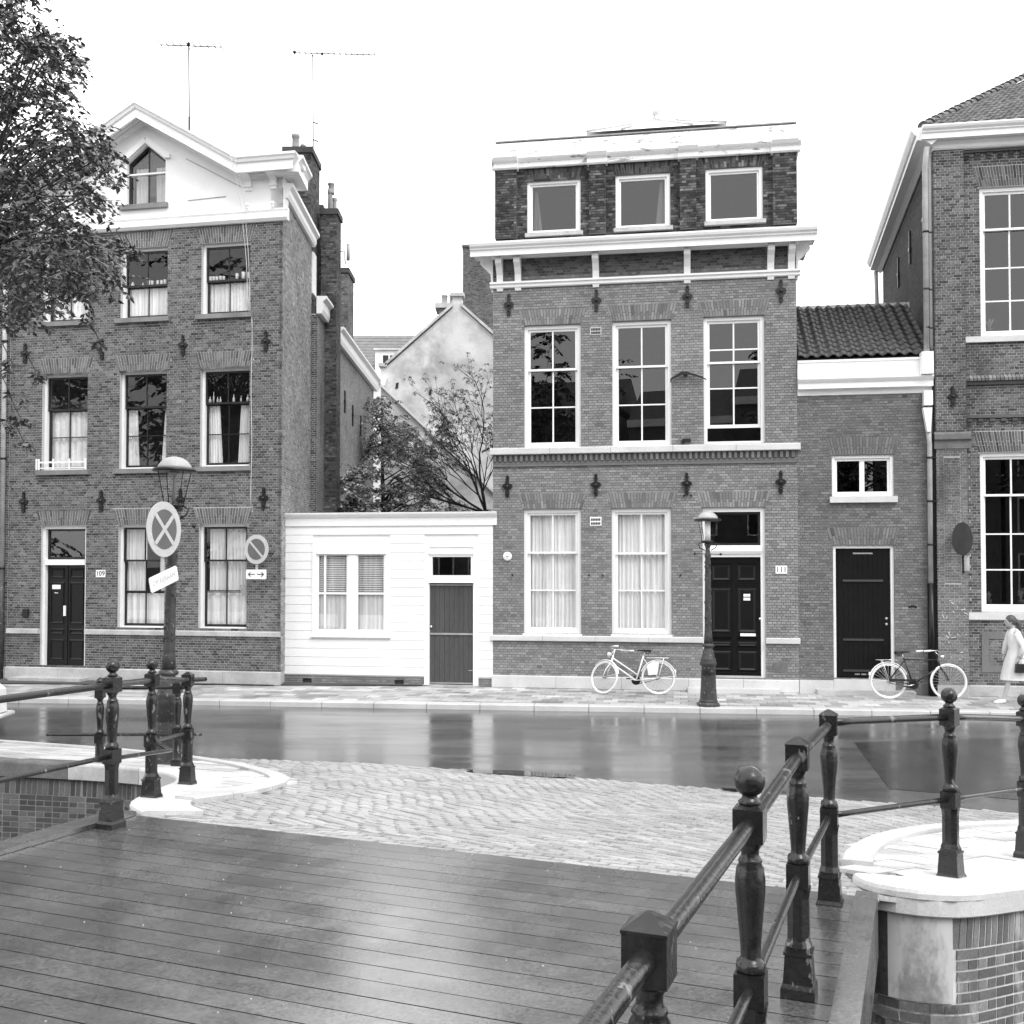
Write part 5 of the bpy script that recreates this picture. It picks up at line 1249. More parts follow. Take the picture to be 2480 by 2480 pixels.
# hipped roof with pantiles and round ridge tiles
m = MB(); m.add([(5.75, -.3, 11.72), (12.3, -.3, 11.72), (12.3, 4.7, 14.96), (9.6, 4.7, 14.96), (6.5, 9.3, 11.72), (12.3, 9.3, 11.72)], [(0, 1, 2, 3), (0, 3, 4), (3, 2, 5, 4)]); m.build('roof_base', 'rooftile_l', Rb)
s2 = math.atan2(15.1 - 11.86, 5.0); pm = pantile(2); pm.materials.clear(); pm.materials.append(MT['rooftile_l'])
for j in range(16):
    for i in range(29):
        y = -.36 + j * tl * math.cos(s2); z = 11.76 + j * tl * math.sin(s2); x = 5.85 + i * tw
        if x < 5.72 + (y + .3) * 3.85 / 5 + .05: continue
        if x > 9.9: continue
        inst('roof_tile', pm, Rb, (x - 8, y, z + .015), (s2 + rnd.uniform(-.01, .01), 0, rnd.uniform(-.015, .015)))
rm = MB()
for s in range(1):
    vs = []; fs = []
    for j, (yy, rr_) in enumerate(((0, .13), (.05, .135), (.05, .105), (.36, .095))):
        for i in range(9): a = math.pi * i / 8; vs.append((rr_ * math.cos(a), yy, rr_ * math.sin(a)))
    for j in range(3):
        for i in range(8): fs.append((j * 9 + i, j * 9 + i + 1, j * 9 + 10 + i, j * 9 + 9 + i))
    fs.append(tuple(range(9))); rm.add(vs, fs, True)
rmesh = rm.mesh('ridge_tile', MT['rooftile_l'])
pa, pb = Vector((5.78, -.28, 11.77)), Vector((9.6, 4.7, 14.99)); dd = (pb - pa); nR = int(dd.length / .31); ax = dd.normalized()
q = ax.to_track_quat('Y', 'Z')
for i in range(nR):
    p = pa + ax * .31 * i; o = bpy.data.objects.new('ridge_tile', rmesh); link(o, Rb); o.matrix_basis = Matrix.Translation(p - Vector((8, 0, 0))) @ q.to_matrix().to_4x4()

# neighbour at the far left: sliver of wall with downpipe
Nb = frame_thing('brick_house', 'dark brick house front at the far left edge beside the grey downpipe', 'house', FA, -8.2)
slab_wall(Nb, 'wall', -10.5, -6.905, 0, 11.0, [], 'mortar_a', -.02, .3); wall_bricks(Nb, -10.5, -6.905, .3, 10.9, [], 'brick_a', tone_d, 60, y=-.02, near=(-7, 3), seed=51)
m = MB(); m.box(-10.5, -6.9, .3, 6, 0, 10.8); m.build('body', 'mortar_a', Nb); m = MB(); m.box(-10.5, -6.93, -.07, 0, 0, .28); m.build('plinth_stone', 'stone', Nb)
dq = frame_thing('downpipe', 'grey downpipe at the far left edge of the street', 'downpipe', FA, -7.0)
m = MB(); m.tube([(-7.0, -.1, 10.6), (-7.0, -.1, 2.6)], .055, 10); m.build('upper_pipe', 'galv', dq); m = MB(); m.tube([(-7.0, -.1, 2.62), (-7.0, -.1, .0)], .065, 10); m.build('lower_pipe', 'lamp_iron', dq)
for z in (2.6, 5.2, 8):
    m = MB(); m.lathe([(.07, z), (.07, z + .05)], 10, (-7.0, -.1)); m.build('pipe_clip', 'iron', dq)

# ================================================================== BEHIND THE STREET
G = thing('garden_house', 'old white rendered gable house behind the shed garden', 'house', (0, 41, 0), 0, None, (0, 41, 0))
def wx(px, Y): return (px - 1240) / 2503 * Y
def wz(py, Y): return 2.7 + (1368 - py) / 2503 * Y
Y = 41.0
m = MB(); gp = [(wx(921, Y), 0), (wx(921, Y), wz(886, Y)), (wx(934, Y), wz(886, Y)), (wx(1095, Y), wz(742, Y)), (wx(1095, Y), wz(714, Y)), (wx(1118, Y), wz(714, Y)), (wx(1118, Y), wz(742, Y)), (wx(1300, Y), wz(905, Y)), (wx(1300, Y), 0)]
m.prism_xz(gp, Y, Y + .5); m.build('gable_wall', 'stucco_old', G, fix=True)
m = MB(); t = .13
for a, b in (((932, 884), (1096, 738)), ((1116, 738), (1302, 905))):
    m.prism_xz([(wx(a[0], Y), wz(a[1], Y)), (wx(b[0], Y), wz(b[1], Y)), (wx(b[0], Y), wz(b[1], Y) + t), (wx(a[0], Y), wz(a[1], Y) + t)], Y - .12, Y + .55)
m.box(wx(916, Y), wx(936, Y), Y - .12, Y + .55, wz(886, Y), wz(886, Y) + t); m.box(wx(1090, Y), wx(1124, Y), Y - .12, Y + .55, wz(714, Y), wz(714, Y) + t)
m.build('coping', 'stone', G, fix=True)
m = MB(); m.prism_xz([(wx(922, Y), 9), (wx(922, Y), wz(890, Y)), (wx(1106, Y), wz(735, Y)), (wx(1290, Y), wz(905, Y)), (wx(1290, Y), 9)], Y + .5, Y + 12); m.build('roof', 'rooftile', G, fix=True)
m = MB(); m.box(wx(926, Y), wx(1290, Y), Y + .5, Y + 12, 0, 9); m.build('rear_walls', 'stucco_old', G)
for px, py in ((960, 932), (1041, 948), (1046, 1100), (1055, 1112)):
    m = MB(); x, z = wx(px, Y), wz(py, Y); m.prism_xz([(x - .06, z - .12), (x + .05, z - .1), (x + .07, z + .12), (x - .03, z + .1)], Y - .04, Y); m.build('wall_anchor', 'iron', G, fix=True)
m = MB(); m.box(wx(1058, Y), wx(1084, Y), Y + 1, Y + 2, 9, wz(727, Y)); c = m.build('chimney', 'mortar_b', G); wall_bricks(c, wx(1058, Y), wx(1084, Y), 11.3, wz(730, Y), [], 'brick_b', tone_c, y=Y + 1, seed=33) if False else None
m = MB(); m.box(wx(1048, Y), wx(1092, Y), Y + .9, Y + 2.1, wz(727, Y), wz(715, Y)); m.build('chimney_cap', 'stone', c)
pots(G, [(wx(1070, Y), Y + 1.4, wz(716, Y), .12, .45), (wx(1090, Y), Y + 1.4, wz(716, Y), .12, .48)])
# hopper and downpipe on its left corner
m = MB(); x, z = wx(928, Y), wz(921, Y); m.prism_xz([(x - .14, z + .1), (x + .16, z + .1), (x + .07, z - .22), (x - .06, z - .22)], Y - .3, Y - .06); m.build('rain_hopper', 'white', G, fix=True)
Y2 = 40.4
LT = thing('lean_to', 'old rendered lean-to with sloping light coping in the garden', 'lean-to', (-2.6, Y2, 0), 0, None, (-2.6, Y2, 0))
m = MB(); q = [(wx(922, Y2), 0), (wx(922, Y2), wz(933, Y2)), (wx(1198, Y2), wz(1196, Y2)), (wx(1198, Y2), 0)]; m.prism_xz(q, Y2, Y2 + .55); m.build('lean_to_wall', 'stucco_old', LT, fix=True)
m = MB(); m.prism_xz([(wx(921, Y2), wz(934, Y2)), (wx(1199, Y2), wz(1198, Y2)), (wx(1199, Y2), wz(1198, Y2) + .13), (wx(921, Y2), wz(934, Y2) + .13)], Y2 - .14, Y2 + .58); m.build('coping', 'stone_light', LT, fix=True)
m = MB(); m.box(wx(1040, Y2), wx(1056, Y2), Y2 - .02, Y2 + .02, wz(1112, Y2), wz(1087, Y2)); m.build('wall_vent', 'iron', LT)
# far tiled roof with white dormer
Y3 = 52.0
Fh = thing('far_house', 'distant house with grey tiled roof and white dormer between the chimneys', 'house', (wx(950, Y3), Y3, 0), 0, None, (wx(950, Y3), Y3, 0))
m = MB(); m.box(wx(800, Y3), wx(1120, Y3), Y3, Y3 + 9, 0, wz(930, Y3)); m.build('wall', 'stucco_white', Fh)
z0, z1 = wz(926, Y3), wz(812, Y3 + 3.5)
m = MB(); m.add([(wx(800, Y3), Y3 - .3, z0), (wx(1130, Y3), Y3 - .3, z0), (wx(1130, Y3), Y3 + 3.5, z1), (wx(800, Y3), Y3 + 3.5, z1), (wx(800, Y3), Y3 + 8, z0), (wx(1130, Y3), Y3 + 8, z0)], [(0, 1, 2, 3), (3, 2, 5, 4)]); RFo = m.build('roof', 'farroof', Fh)
n = 15
for i in range(n):
    a, b = i / n, (i + 1) / n + .01; ya, yb = Y3 - .3 + 3.8 * a, Y3 - .3 + 3.8 * b; za, zb = z0 + (z1 - z0) * a, z0 + (z1 - z0) * b
    m = MB(); m.prism_yz([(ya, za + .02), (ya, za + .07), (yb, zb + .03), (yb, zb + .0)], wx(800, Y3), wx(1130, Y3)); m.build('tile_course', 'farroof', RFo, fix=True)
Y4 = Y3 - .5
m = MB(); m.box(wx(907, Y4), wx(1060, Y4), Y4, Y4 + 3, wz(928, Y4), wz(846, Y4)); Dm = m.build('dormer', 'white', Fh)
m = MB(); m.box(wx(903, Y4), wx(1064, Y4), Y4 - .12, Y4 + 3, wz(846, Y4), wz(841, Y4)); m.build('dormer_roof', 'lead', Dm)
for a, b in ((926, 939), (943, 956), (961, 974)):
    m = MB(); m.box(wx(a, Y4), wx(b, Y4), Y4 - .02, Y4 + .02, wz(880, Y4), wz(858, Y4)); m.build('window', 'sash_dark', Dm)
m = MB(); m.prism_yz([(Y4 - .2, wz(932, Y4)), (Y4 - .5, wz(928, Y4)), (Y4 - .6, wz(922, Y4)), (Y4, wz(918, Y4)), (Y4, wz(965, Y4)), (Y4 - .2, wz(965, Y4))], wx(800, Y4), wx(925, Y4)); m.build('white_cornice', 'white', Fh, fix=True)
m = MB(); m.box(wx(878, Y3), wx(890, Y3), Y3, Y3 + 1, 9, wz(888, Y3)); c = m.build('chimney', 'pot', Fh); m = MB(); m.box(wx(866, Y3), wx(895, Y3), Y3 - .1, Y3 + 1.1, wz(888, Y3), wz(883, Y3)); m.build('chimney_cap', 'iron', c)
Y5 = 46.0
T5 = thing('tall_brick_block', 'tall plain brick block rising behind the white gable and house 111', 'building', (1, Y5, 0), 0, None, (1, Y5, 0))
m = MB(); m.tone = .1; m.box(wx(1120, Y5), wx(1290, Y5), Y5, Y5 + 8, 0, wz(592, Y5)); m.build('wall', 'mortar_b', T5)
wall_bricks(T5, wx(1120, Y5), wx(1260, Y5), 9.5, wz(592, Y5), [], 'brick_c', lambda r, u, z: max(.04, r.gauss(.10, .03)), y=Y5, seed=34)
m = MB(); m.tone = .1; m.box(wx(1118, Y5), wx(1291, Y5), Y5 - .08, Y5 + 8.1, wz(592, Y5), wz(587, Y5)); m.build('parapet_capping', 'stone_dark', T5)
m = MB(); m.add([(-12, 23.5, .02), (10, 22.6, .02), (10, 60, .02), (-12, 60, .02)], [(0, 1, 2, 3)]); m.build('garden_ground', 'earth', None, 'structure')

# ================================================================== LAMPS
def street_lamp(label, x, y, z, s, lean=0, light='white'):
    t = thing('street_lamp', label, 'street lamp', (x, y, z), 0, 'cast iron street lamps')
    m = MB(); m.lathe([(.22, 0), (.22, .05), (.175, .09), (.185, .11), (.165, .13), (.15, .36), (.142, .62)], 8, smooth=False, ph=.5); m.lathe([(.142, .6), (.13, .75), (.14, .77), (.16, .80), (.16, .84), (.145, .87), (.15, .89), (.135, .92), (.12, .94), (.105, 1.05), (.085, 1.1), (.08, 1.12), (.115, 1.14), (.118, 1.17), (.09, 1.2)], 20); m.build('pedestal', 'lamp_iron', t)
    m = MB(); m.lathe([(.085, 1.19), (.076, 1.38), (.07, 1.4), (.074, 1.42), (.07, 1.44), (.068, 1.55), (.064, 2.0), (.056, 2.6), (.05, 2.83), (.06, 2.86), (.06, 2.9), (.048, 2.93), (.04, 3.02), (.055, 3.06), (.07, 3.10), (.05, 3.13)], 16)
    rr = random.Random(3)
    for i in range(46): a, h = rr.uniform(0, 6.28), rr.uniform(1.5, 2.75); r_ = .072 - (h - 1.5) * .013; m.sphere((r_ * math.cos(a) * .9, r_ * math.sin(a) * .9, h), .016, 6, 4, (1, 1, 2.2))
    m.build('shaft', 'lamp_iron', t)
    m = MB(); m.lathe([(.11, 3.12), (.125, 3.14), (.125, 3.16), (.09, 3.17)], 16); 
    for a in (0, math.pi): m.tube([(.12 * math.cos(a), 0, 3.14), (.18 * math.cos(a), 0, 3.10), (.15 * math.cos(a), 0, 3.03), (.06 * math.cos(a), 0, 2.98)], .01, 6)
    m.tube([(-.24, 0, 2.915), (.27, 0, 2.905)], .008, 6); m.sphere((-.25, 0, 2.915), .025, 8, 6); m.sphere((.25, 0, 2.906), .025, 8, 6); m.build('lantern_bracket', 'iron', t)
    m = MB()
    for k in range(4): a = R(45 + 90 * k); m.tube([(.12 * math.cos(a), .12 * math.sin(a), 3.15), (.215 * math.cos(a), .215 * math.sin(a), 3.57)], .006, 5)
    m.build('lantern_frame', 'iron', t)
    m = MB(); m.lathe([(.055, 3.17), (.055, 3.54)], 14) if light == 'white' else m.lathe([(.022, 3.17), (.022, 3.5), (.06, 3.52), (.06, 3.55)], 10); m.build('lamp_tube', 'plate' if light == 'white' else 'zinc', t)
    m = MB(); m.lathe([(.24, 3.545), (.258, 3.55), (.258, 3.575), (.24, 3.585), (.19, 3.57)], 24); m.build('hood_rim', 'iron', t)
    m = MB(); m.lathe([(.205, 3.585), (.19, 3.62), (.155, 3.67), (.10, 3.71), (.05, 3.725), (.01, 3.73)], 24); m.build('hood', 'galv', t)
    t.scale = (s, s, s); t.rotation_euler = (0, R(lean), 0)
    return t
street_lamp('cast iron street lamp on the pavement before the door of 111', 3.76, 19.85, 0, 1.0, 0)
street_lamp('cast iron street lamp on the left quay carrying a no stopping sign', -4.33, 12.98, .13, 1.055, 1.3, 'none')

# ================================================================== ROAD SIGNS
def disc(m, r, th, z, n=40): m.lathe([(r, z), (r, z + th)], n, smooth=False)
def round_sign(name, label, loc, rz, r, cross, cat='road sign', tilt=0):
    t = thing(name, label, cat, loc, rz)
    b = MB(); b.T = FACE; disc(b, r, .012, 0); b.build('rim', 'sign_rim', t)
    b = MB(); b.T = FACE; disc(b, r * .72, .003, .0125); b.build('field', 'sign_grey', t)
    b = MB(); w_ = r * .075
    for a in ((R(45), R(-45)) if cross else (R(-45),)):
        c, s_ = math.cos(a), math.sin(a); L = r * .75
        b.prism_xz([(-L * c + w_ * s_, -L * s_ - w_ * c), (L * c + w_ * s_, L * s_ - w_ * c), (L * c - w_ * s_, L * s_ + w_ * c), (-L * c - w_ * s_, -L * s_ + w_ * c)], -.0185 - .001 * (a > 0), -.0160)
    b.build('cross_bar' if cross else 'slash_bar', 'sign_rim', t, fix=True)
    b = MB(); b.box(-.03, .03, .004, .02, -r - .28, r * .6); b.build('mounting_strip', 'galv', t); return t
def plate(t, w_, h_, z, s, tilt, th=.004, size=.07):
    Mt = Matrix.Translation((0, -.012, z)) @ Matrix.Rotation(R(tilt), 4, 'Y')
    b = MB(Mt); c = .03; pts = []
    for cx, cz, a0 in ((w_ / 2 - c, h_ / 2 - c, 0), (-w_ / 2 + c, h_ / 2 - c, 90), (-w_ / 2 + c, -h_ / 2 + c, 180), (w_ / 2 - c, -h_ / 2 + c, 270)):
        for k in range(5): a = R(a0 + k * 22.5); pts.append((cx + c * math.cos(a), cz + c * math.sin(a)))
    b.prism_xz(pts, -th, th); P = b.build('sub_plate', 'plate', t, fix=True)
    return P, Mt
t = round_sign('no_stopping_sign', 'round no stopping sign with crossed bars on the left lamp post', (-4.20, 12.45, 3.13), R(73), .335, True)
P, Mt = plate(t, .56, .185, -.60, '', -16)
text_mesh('OP RIJBAAN', .085, .0008, 'faded', 'lettering', P, Mt @ Matrix.Translation((0, -.0055, 0)) @ FACE, 1.0)
t2 = round_sign('no_parking_sign', 'round no parking sign on the bricks beside the white shed', fw(FA, -.49, .22, 3.05), R(-24), .33, False)
P, Mt = plate(t2, .56, .215, -.56, '', 0)
for sg in (-1, 1):
    b = MB(); b.T = Mt; x = lambda v: sg * v
    b.prism_xz([(x(.03), -.009), (x(.2), -.009), (x(.2), .009), (x(.03), .009)], -.0065, -.0045)
    b.prism_xz([(x(.225), 0), (x(.15), .06), (x(.145), .045), (x(.185), 0), (x(.145), -.045), (x(.15), -.06)], -.0068, -.0043); b.build('arrow', 'ink', P, fix=True)
t3 = thing('turned_sign', 'dark round sign seen from behind on the right corner pier', 'road sign', fw(FB, 6.42, .42, 3.23), R(-78))
b = MB(); b.T = FACE; disc(b, .335, .012, 0); b.build('disc', 'sign_back', t3)
b = MB(); b.box(-.02, .02, .0, .03, -.7, -.2); b.build('mounting_strip', 'iron', t3); b = MB(); b.lathe([(.05, -.66), (.055, -.64), (.055, -.38), (.05, -.34)], 12, (.04, .06)); b.box(-.02, .2, .02, .04, -.36, -.33); b.build('bracket_tube', 'galv', t3)

# ================================================================== RAILINGS
def post(root, x, y, z, rz, ball, s=1.0, seed=0):
    T = Matrix.Translation((x, y, z)) @ Matrix.Rotation(rz, 4, 'Z') @ Matrix.Scale(s, 4)
    m = MB(T); sq = lambda w0, w1, z0, z1: m.add([(-w0, -w0, z0), (w0, -w0, z0), (w0, w0, z0), (-w0, w0, z0), (-w1, -w1, z1), (w1, -w1, z1), (w1, w1, z1), (-w1, w1, z1)], [(0, 3, 2, 1), (4, 5, 6, 7), (0, 1, 5, 4), (1, 2, 6, 5), (2, 3, 7, 6), (3, 0, 4, 7)])
    sq(.078, .076, -.08, .035); sq(.075, .066, .035, .055); sq(.066, .058, .055, .185); sq(.064, .064, .185, .197); sq(.054, .05, .197, .22)
    m.lathe([(.064, .22), (.053, .25), (.052, .44), (.06, .49)], 8, smooth=False, ph=.5); sq(.048, .048, .48, .4801); sq(.05, .05, .485, .595)
    m.lathe([(.047, .595), (.05, .61), (.047, .63), (.036, .637), (.033, .65), (.036, .70), (.043, .78), (.05, .86), (.051, .90), (.046, .94), (.037, .955), (.041, .962), (.037, .97), (.03, .98), (.03, 1.0), (.045, 1.025), (.05, 1.03)], 18)
    sq(.05, .05, 1.03, 1.14)
    if ball: sq(.047, .03, 1.14, 1.152); m.lathe([(.035, 1.15), (.04, 1.16), (.028, 1.17), (.024, 1.18), (.03, 1.19)], 16)
    else: sq(.052, .052, 1.1405, 1.148); sq(.05, .008, 1.148, 1.178)
    P = m.build('post', 'rail', root)
    if ball: m = MB(T); m.sphere((0, 0, 1.228), .053, 20, 14); m.build('ball', 'rail', P)
    return P
def railing(label, posts, segs, cat='railing', rz=0):
    x0, y0, z0 = posts[0][:3]
    t = thing('bridge_railing', label, cat, (x0, y0, z0), 0, None, (x0, y0, z0))
    for (x, y, z, a, b) in posts: post(t, x, y, z, a, b)
    for nm, r, pts in segs:
        L = [Vector(p) for p in pts]; P = []
        for a, b in zip(L, L[1:]):
            for k in range(6): P.append(a.lerp(b, k / 6))
        P.append(L[-1]); m = MB(); m.tube(P, r, 12); m.build(nm, 'rail', t)
    return t
a23 = R(-21.5)
PR_ = [(2.92, 6.93, .60, R(48), True), (1.90, 6.23, .655, a23, False), (1.33, 4.84, .722, a23, False), (.80, 3.50, .745, a23, True), (.30, 2.28, .765, a23, False), (-.23, .98, .78, a23, True), (-.75, -.34, .80, a23, False), (4.05, 8.20, .40, R(48), True), (5.3, 9.3, .22, R(40), False)]
def up(p, h): return (p[0], p[1], p[2] + h)
R_ = PR_
railing('black iron railing with ball posts on the right side of the bridge', PR_, [
    ('top_rail', .027, [up(R_[6], 1.085), up(R_[5], 1.085), up(R_[4], 1.085), up(R_[3], 1.085), up(R_[2], 1.085), up(R_[1], 1.085)]),
    ('lower_rail', .019, [up(R_[6], .54), up(R_[5], .54), up(R_[4], .54), up(R_[3], .54), up(R_[2], .54), up(R_[1], .54)]),
    ('top_rail', .024, [up(R_[1], 1.10), up(R_[0], 1.085)]), ('lower_rail', .018, [up(R_[1], .545), up(R_[0], .54)]),
    ('top_rail', .024, [up(R_[0], 1.085), up(R_[7], 1.085), up(R_[8], 1.085)]), ('lower_rail', .018, [up(R_[0], .54), up(R_[7], .54), up(R_[8], .54)])])
PL_ = [(-3.07, 7.97, .695, a23, True), (-3.27, 9.42, .57, R(-8), True), (-3.35, 10.72, .42, R(-4), False), (-3.60, 6.6, .715, a23, False), (-4.1, 5.25, .735, a23, True)]
L_2 = PL_
railing('black iron railing with ball posts on the left side of the bridge', PL_, [
    ('top_rail', .026, [up(L_2[4], 1.085), up(L_2[3], 1.085), up(L_2[0], 1.085), up(L_2[1], 1.085)]), ('lower_rail', .019, [up(L_2[4], .54), up(L_2[3], .54), up(L_2[0], .54)]),
    ('lower_rail', .018, [up(L_2[0], .52), (-3.02, 9.2, 1.06), (-3.17, 9.36, 1.08), (-3.27, 9.42, 1.17)]),
    ('top_rail', .024, [up(L_2[1], 1.10), up(L_2[2], 1.09), (-3.22, 10.9, 1.50)]), ('lower_rail', .016, [up(L_2[1], .53), up(L_2[2], .55)])])
PQ = [(-5.05, 12.72, .04, 0, True), (-4.10, 12.72, .10, 0, False)]
railing('short black railing on the far left quay behind the bridge railing', PQ, [
    ('top_rail', .024, [(-5.3, 12.72, 1.19), (-5.05, 12.72, 1.19), (-4.1, 12.72, 1.20), (-3.95, 12.72, 1.20)]), ('lower_rail', .02, [(-5.70, 12.72, .62), (-5.05, 12.72, .62), (-4.1, 12.72, .625), (-3.8, 12.72, .625)])])
# leaves lying on the quay
# ================================================================== BICYCLES
def bicycle(label, loc, rz, lean, frame, tyre, ladies, steer=0, s=1.0, chain='bike_black'):
    """heading +x; rear hub at the origin, wheels of 0.35 m"""
    t = thing('bicycle', label, 'bicycle', loc, rz); t.rotation_euler = (R(lean), 0, rz); t.scale = (s, s, s)
    Rw, WB = .35, 1.13
    Hd = Vector((WB - .20, 0, .80)); Hl = Vector((WB - .145, 0, .62)); BB = Vector((.46, 0, .29)); ST = Vector((.30, 0, .80)); RH = Vector((0, 0, Rw))
    def wheel(cx, steerm=None):
        T = steerm
        m = MB(T); m.tube([(cx + (Rw - .02) * math.cos(2 * math.pi * k / 40), 0, Rw + (Rw - .02) * math.sin(2 * math.pi * k / 40)) for k in range(40)], .02, 8, True); W = m.build('wheel', tyre, t)
        m = MB(T); m.tube([(cx + (Rw - .045) * math.cos(2 * math.pi * k / 40), 0, Rw + (Rw - .045) * math.sin(2 * math.pi * k / 40)) for k in range(40)], .011, 6, True); m.build('rim', 'chrome', W)
        m = MB(T)
        for k in range(28):
            a = 2 * math.pi * k / 28; b = a + (.5 if k % 2 else -.5); sd = .03 if k % 4 < 2 else -.03
            m.tube([(cx + .02 * math.cos(b), sd, Rw + .02 * math.sin(b)), (cx + (Rw - .05) * math.cos(a), 0, Rw + (Rw - .05) * math.sin(a))], .0032, 4)
        m.T = (T or Matrix.Identity(4)) @ Matrix.Translation((cx, 0, Rw)) @ Matrix.Rotation(R(90), 4, 'X'); m.lathe([(.02, -.045), (.025, -.03), (.018, 0), (.025, .03), (.02, .045)], 10); m.build('spokes', 'galv', W)
    ax = (Hd - Hl).normalized(); ST_M = Matrix.Translation(Hl) @ Matrix.Rotation(R(steer), 4, ax) @ Matrix.Translation(-Hl)
    wheel(0); wheel(WB, ST_M)
    m = MB()
    m.tube([Hd, Hl], .02, 10); m.tube([BB, ST], .016, 8)
    if ladies: m.tube([Hd + Vector((.01, 0, -.05)), Vector((.42, 0, .40))], .014, 8); m.tube([Hl + Vector((0, 0, .03)), BB], .017, 8)
    else: m.tube([Hd + Vector((.01, 0, -.03)), ST + Vector((0, 0, -.03))], .014, 8); m.tube([Hl + Vector((0, 0, .03)), BB], .017, 8)
    for y in (-.05, .05):
        m.tube([BB + Vector((0, y * .5, 0)), RH + Vector((0, y, 0))], .009, 6); m.tube([ST + Vector((0, y * .3, -.06)), RH + Vector((0, y, 0))], .008, 6)
    m.build('frame', frame, t)
    m = MB(ST_M)
    for y in (-.05, .05): m.tube([Hl + Vector((0, y * .6, 0)), Vector((WB - .06, y, .50)), Vector((WB, y, Rw))], .011, 6)
    m.tube([Hl + Vector((0, -.035, 0)), Hl + Vector((0, .035, 0))], .016, 6); m.tube([Hd, Hd + ax * .14], .012, 8); m.build('fork', frame, t)
    hb = Hd + ax * .14
    m = MB(ST_M); m.tube([hb + Vector((-.26, -.27, .0)), hb + Vector((-.12, -.27, .01)), hb + Vector((.02, -.2, .02)), hb + Vector((.04, 0, .0)), hb + Vector((.02, .2, .02)), hb + Vector((-.12, .27, .01)), hb + Vector((-.26, .27, .0))], .011, 8)
    H = m.build('handlebar', 'chrome', t)
    for y in (-.27, .27):
        m = MB(ST_M); m.tube([hb + Vector((-.28, y, .0)), hb + Vector((-.15, y, .008))], .017, 8); m.build('grip', 'bike_white', H)
    m = MB(ST_M); m.tube([hb + Vector((.10, 0, -.1)), hb + Vector((.17, 0, -.1))], [.03, .045], 10); m.tube([hb, hb + Vector((.1, 0, -.1))], .008, 5); m.build('headlamp', 'chrome' if not ladies else frame, t)
    m = MB(); sp = ST + (ST - BB).normalized() * .10; m.tube([ST, sp], .012, 8); m.build('seat_post', 'chrome', t)
    m = MB(); m.add([(sp.x - .13, -.09, sp.z + .03), (sp.x - .13, .09, sp.z + .03), (sp.x + .02, .05, sp.z + .035), (sp.x + .16, .018, sp.z + .03), (sp.x + .16, -.018, sp.z + .03), (sp.x + .02, -.05, sp.z + .035),
                    (sp.x - .12, -.08, sp.z - .03), (sp.x - .12, .08, sp.z - .03), (sp.x + .02, .04, sp.z), (sp.x + .15, .015, sp.z + .005), (sp.x + .15, -.015, sp.z + .005), (sp.x + .02, -.04, sp.z)],
                   [(0, 5, 4, 3, 2, 1), (6, 7, 8, 9, 10, 11), (0, 1, 7, 6), (1, 2, 8, 7), (2, 3, 9, 8), (3, 4, 10, 9), (4, 5, 11, 10), (5, 0, 6, 11)])
    m.tube([(sp.x - .08, -.06, sp.z), (sp.x - .08, -.06, sp.z - .05), (sp.x - .02, -.05, sp.z - .03)], .01, 6); m.tube([(sp.x - .08, .06, sp.z), (sp.x - .08, .06, sp.z - .05), (sp.x - .02, .05, sp.z - .03)], .01, 6); m.build('saddle', 'leather', t)
    def guard(cx, a0, a1, T=None):
        m = MB(T); vs = []; fs = []; N = 22
        for i in range(N + 1):
            a = R(a0 + (a1 - a0) * i / N)
            for y, r in ((-.03, Rw + .012), (-.015, Rw + .026), (.015, Rw + .026), (.03, Rw + .012)): vs.append((cx + r * math.cos(a), y, Rw + r * math.sin(a)))
        for i in range(N):
            for j in range(3): fs.append((i * 4 + j, i * 4 + j + 1, i * 4 + 5 + j, i * 4 + 4 + j))
        m.add(vs, fs, True); m.tube([(cx + (Rw + .02) * math.cos(R(a1)), -.03, Rw + (Rw + .02) * math.sin(R(a1))), (cx, -.05, Rw)], .004, 4); m.tube([(cx + (Rw + .02) * math.cos(R(a1)), .03, Rw + (Rw + .02) * math.sin(R(a1))), (cx, .05, Rw)], .004, 4); m.build('mudguard', 'bike_white', t)
    guard(0, 20, 175); 
    if ladies: guard(WB, 45, 170, ST_M)
    m = MB(); zc_ = Rw * 2 + .06
    for y in (-.055, .055): m.tube([(.24, y, zc_), (-.22, y, zc_)], .007, 6); m.tube([(-.12, y, zc_), (0, y, Rw)], .007, 6)
    for x in (.2, .1, 0, -.1, -.2): m.tube([(x, -.055, zc_), (x, .055, zc_)], .005, 5)
    m.build('luggage_rack', frame if ladies else 'chrome', t)
    T = Matrix.Translation((BB.x, -.04, BB.z)) @ Matrix.Rotation(R(90), 4, 'X')
    m = MB(T); m.lathe([(.095, 0), (.095, .006), (.075, .007), (.02, .008)], 24); m.build('chain_wheel', 'iron', t)
    m = MB(); m.tube([(BB.x, -.055, BB.z + .09), (0, -.055, Rw + .04)], .007, 5); m.tube([(BB.x, -.055, BB.z - .09), (0, -.055, Rw - .03)], .007, 5); m.build('chain', 'iron', t)
    if not ladies: m = MB(); m.box(.0, .5, -.075, -.06, BB.z + .06, BB.z + .10); m.build('chain_guard', frame, t)
    else:
        m = MB(); 
        for y in (-.045, .045): m.add([(-.02, y, .66), (.02, y, .42), (.20, y, .40), (.24, y, .60), (.10, y, .70)], [(0, 1, 2, 3, 4)])
        m.build('coat_guard', 'curtain', t)
    m = MB(); m.tube([(BB.x, -.05, BB.z), (BB.x, -.07, BB.z), (BB.x - .16, -.08, BB.z - .04)], .009, 6); m.tube([(BB.x, .05, BB.z), (BB.x, .07, BB.z), (BB.x + .16, .08, BB.z + .04)], .009, 6); m.build('crank', 'chrome', t)
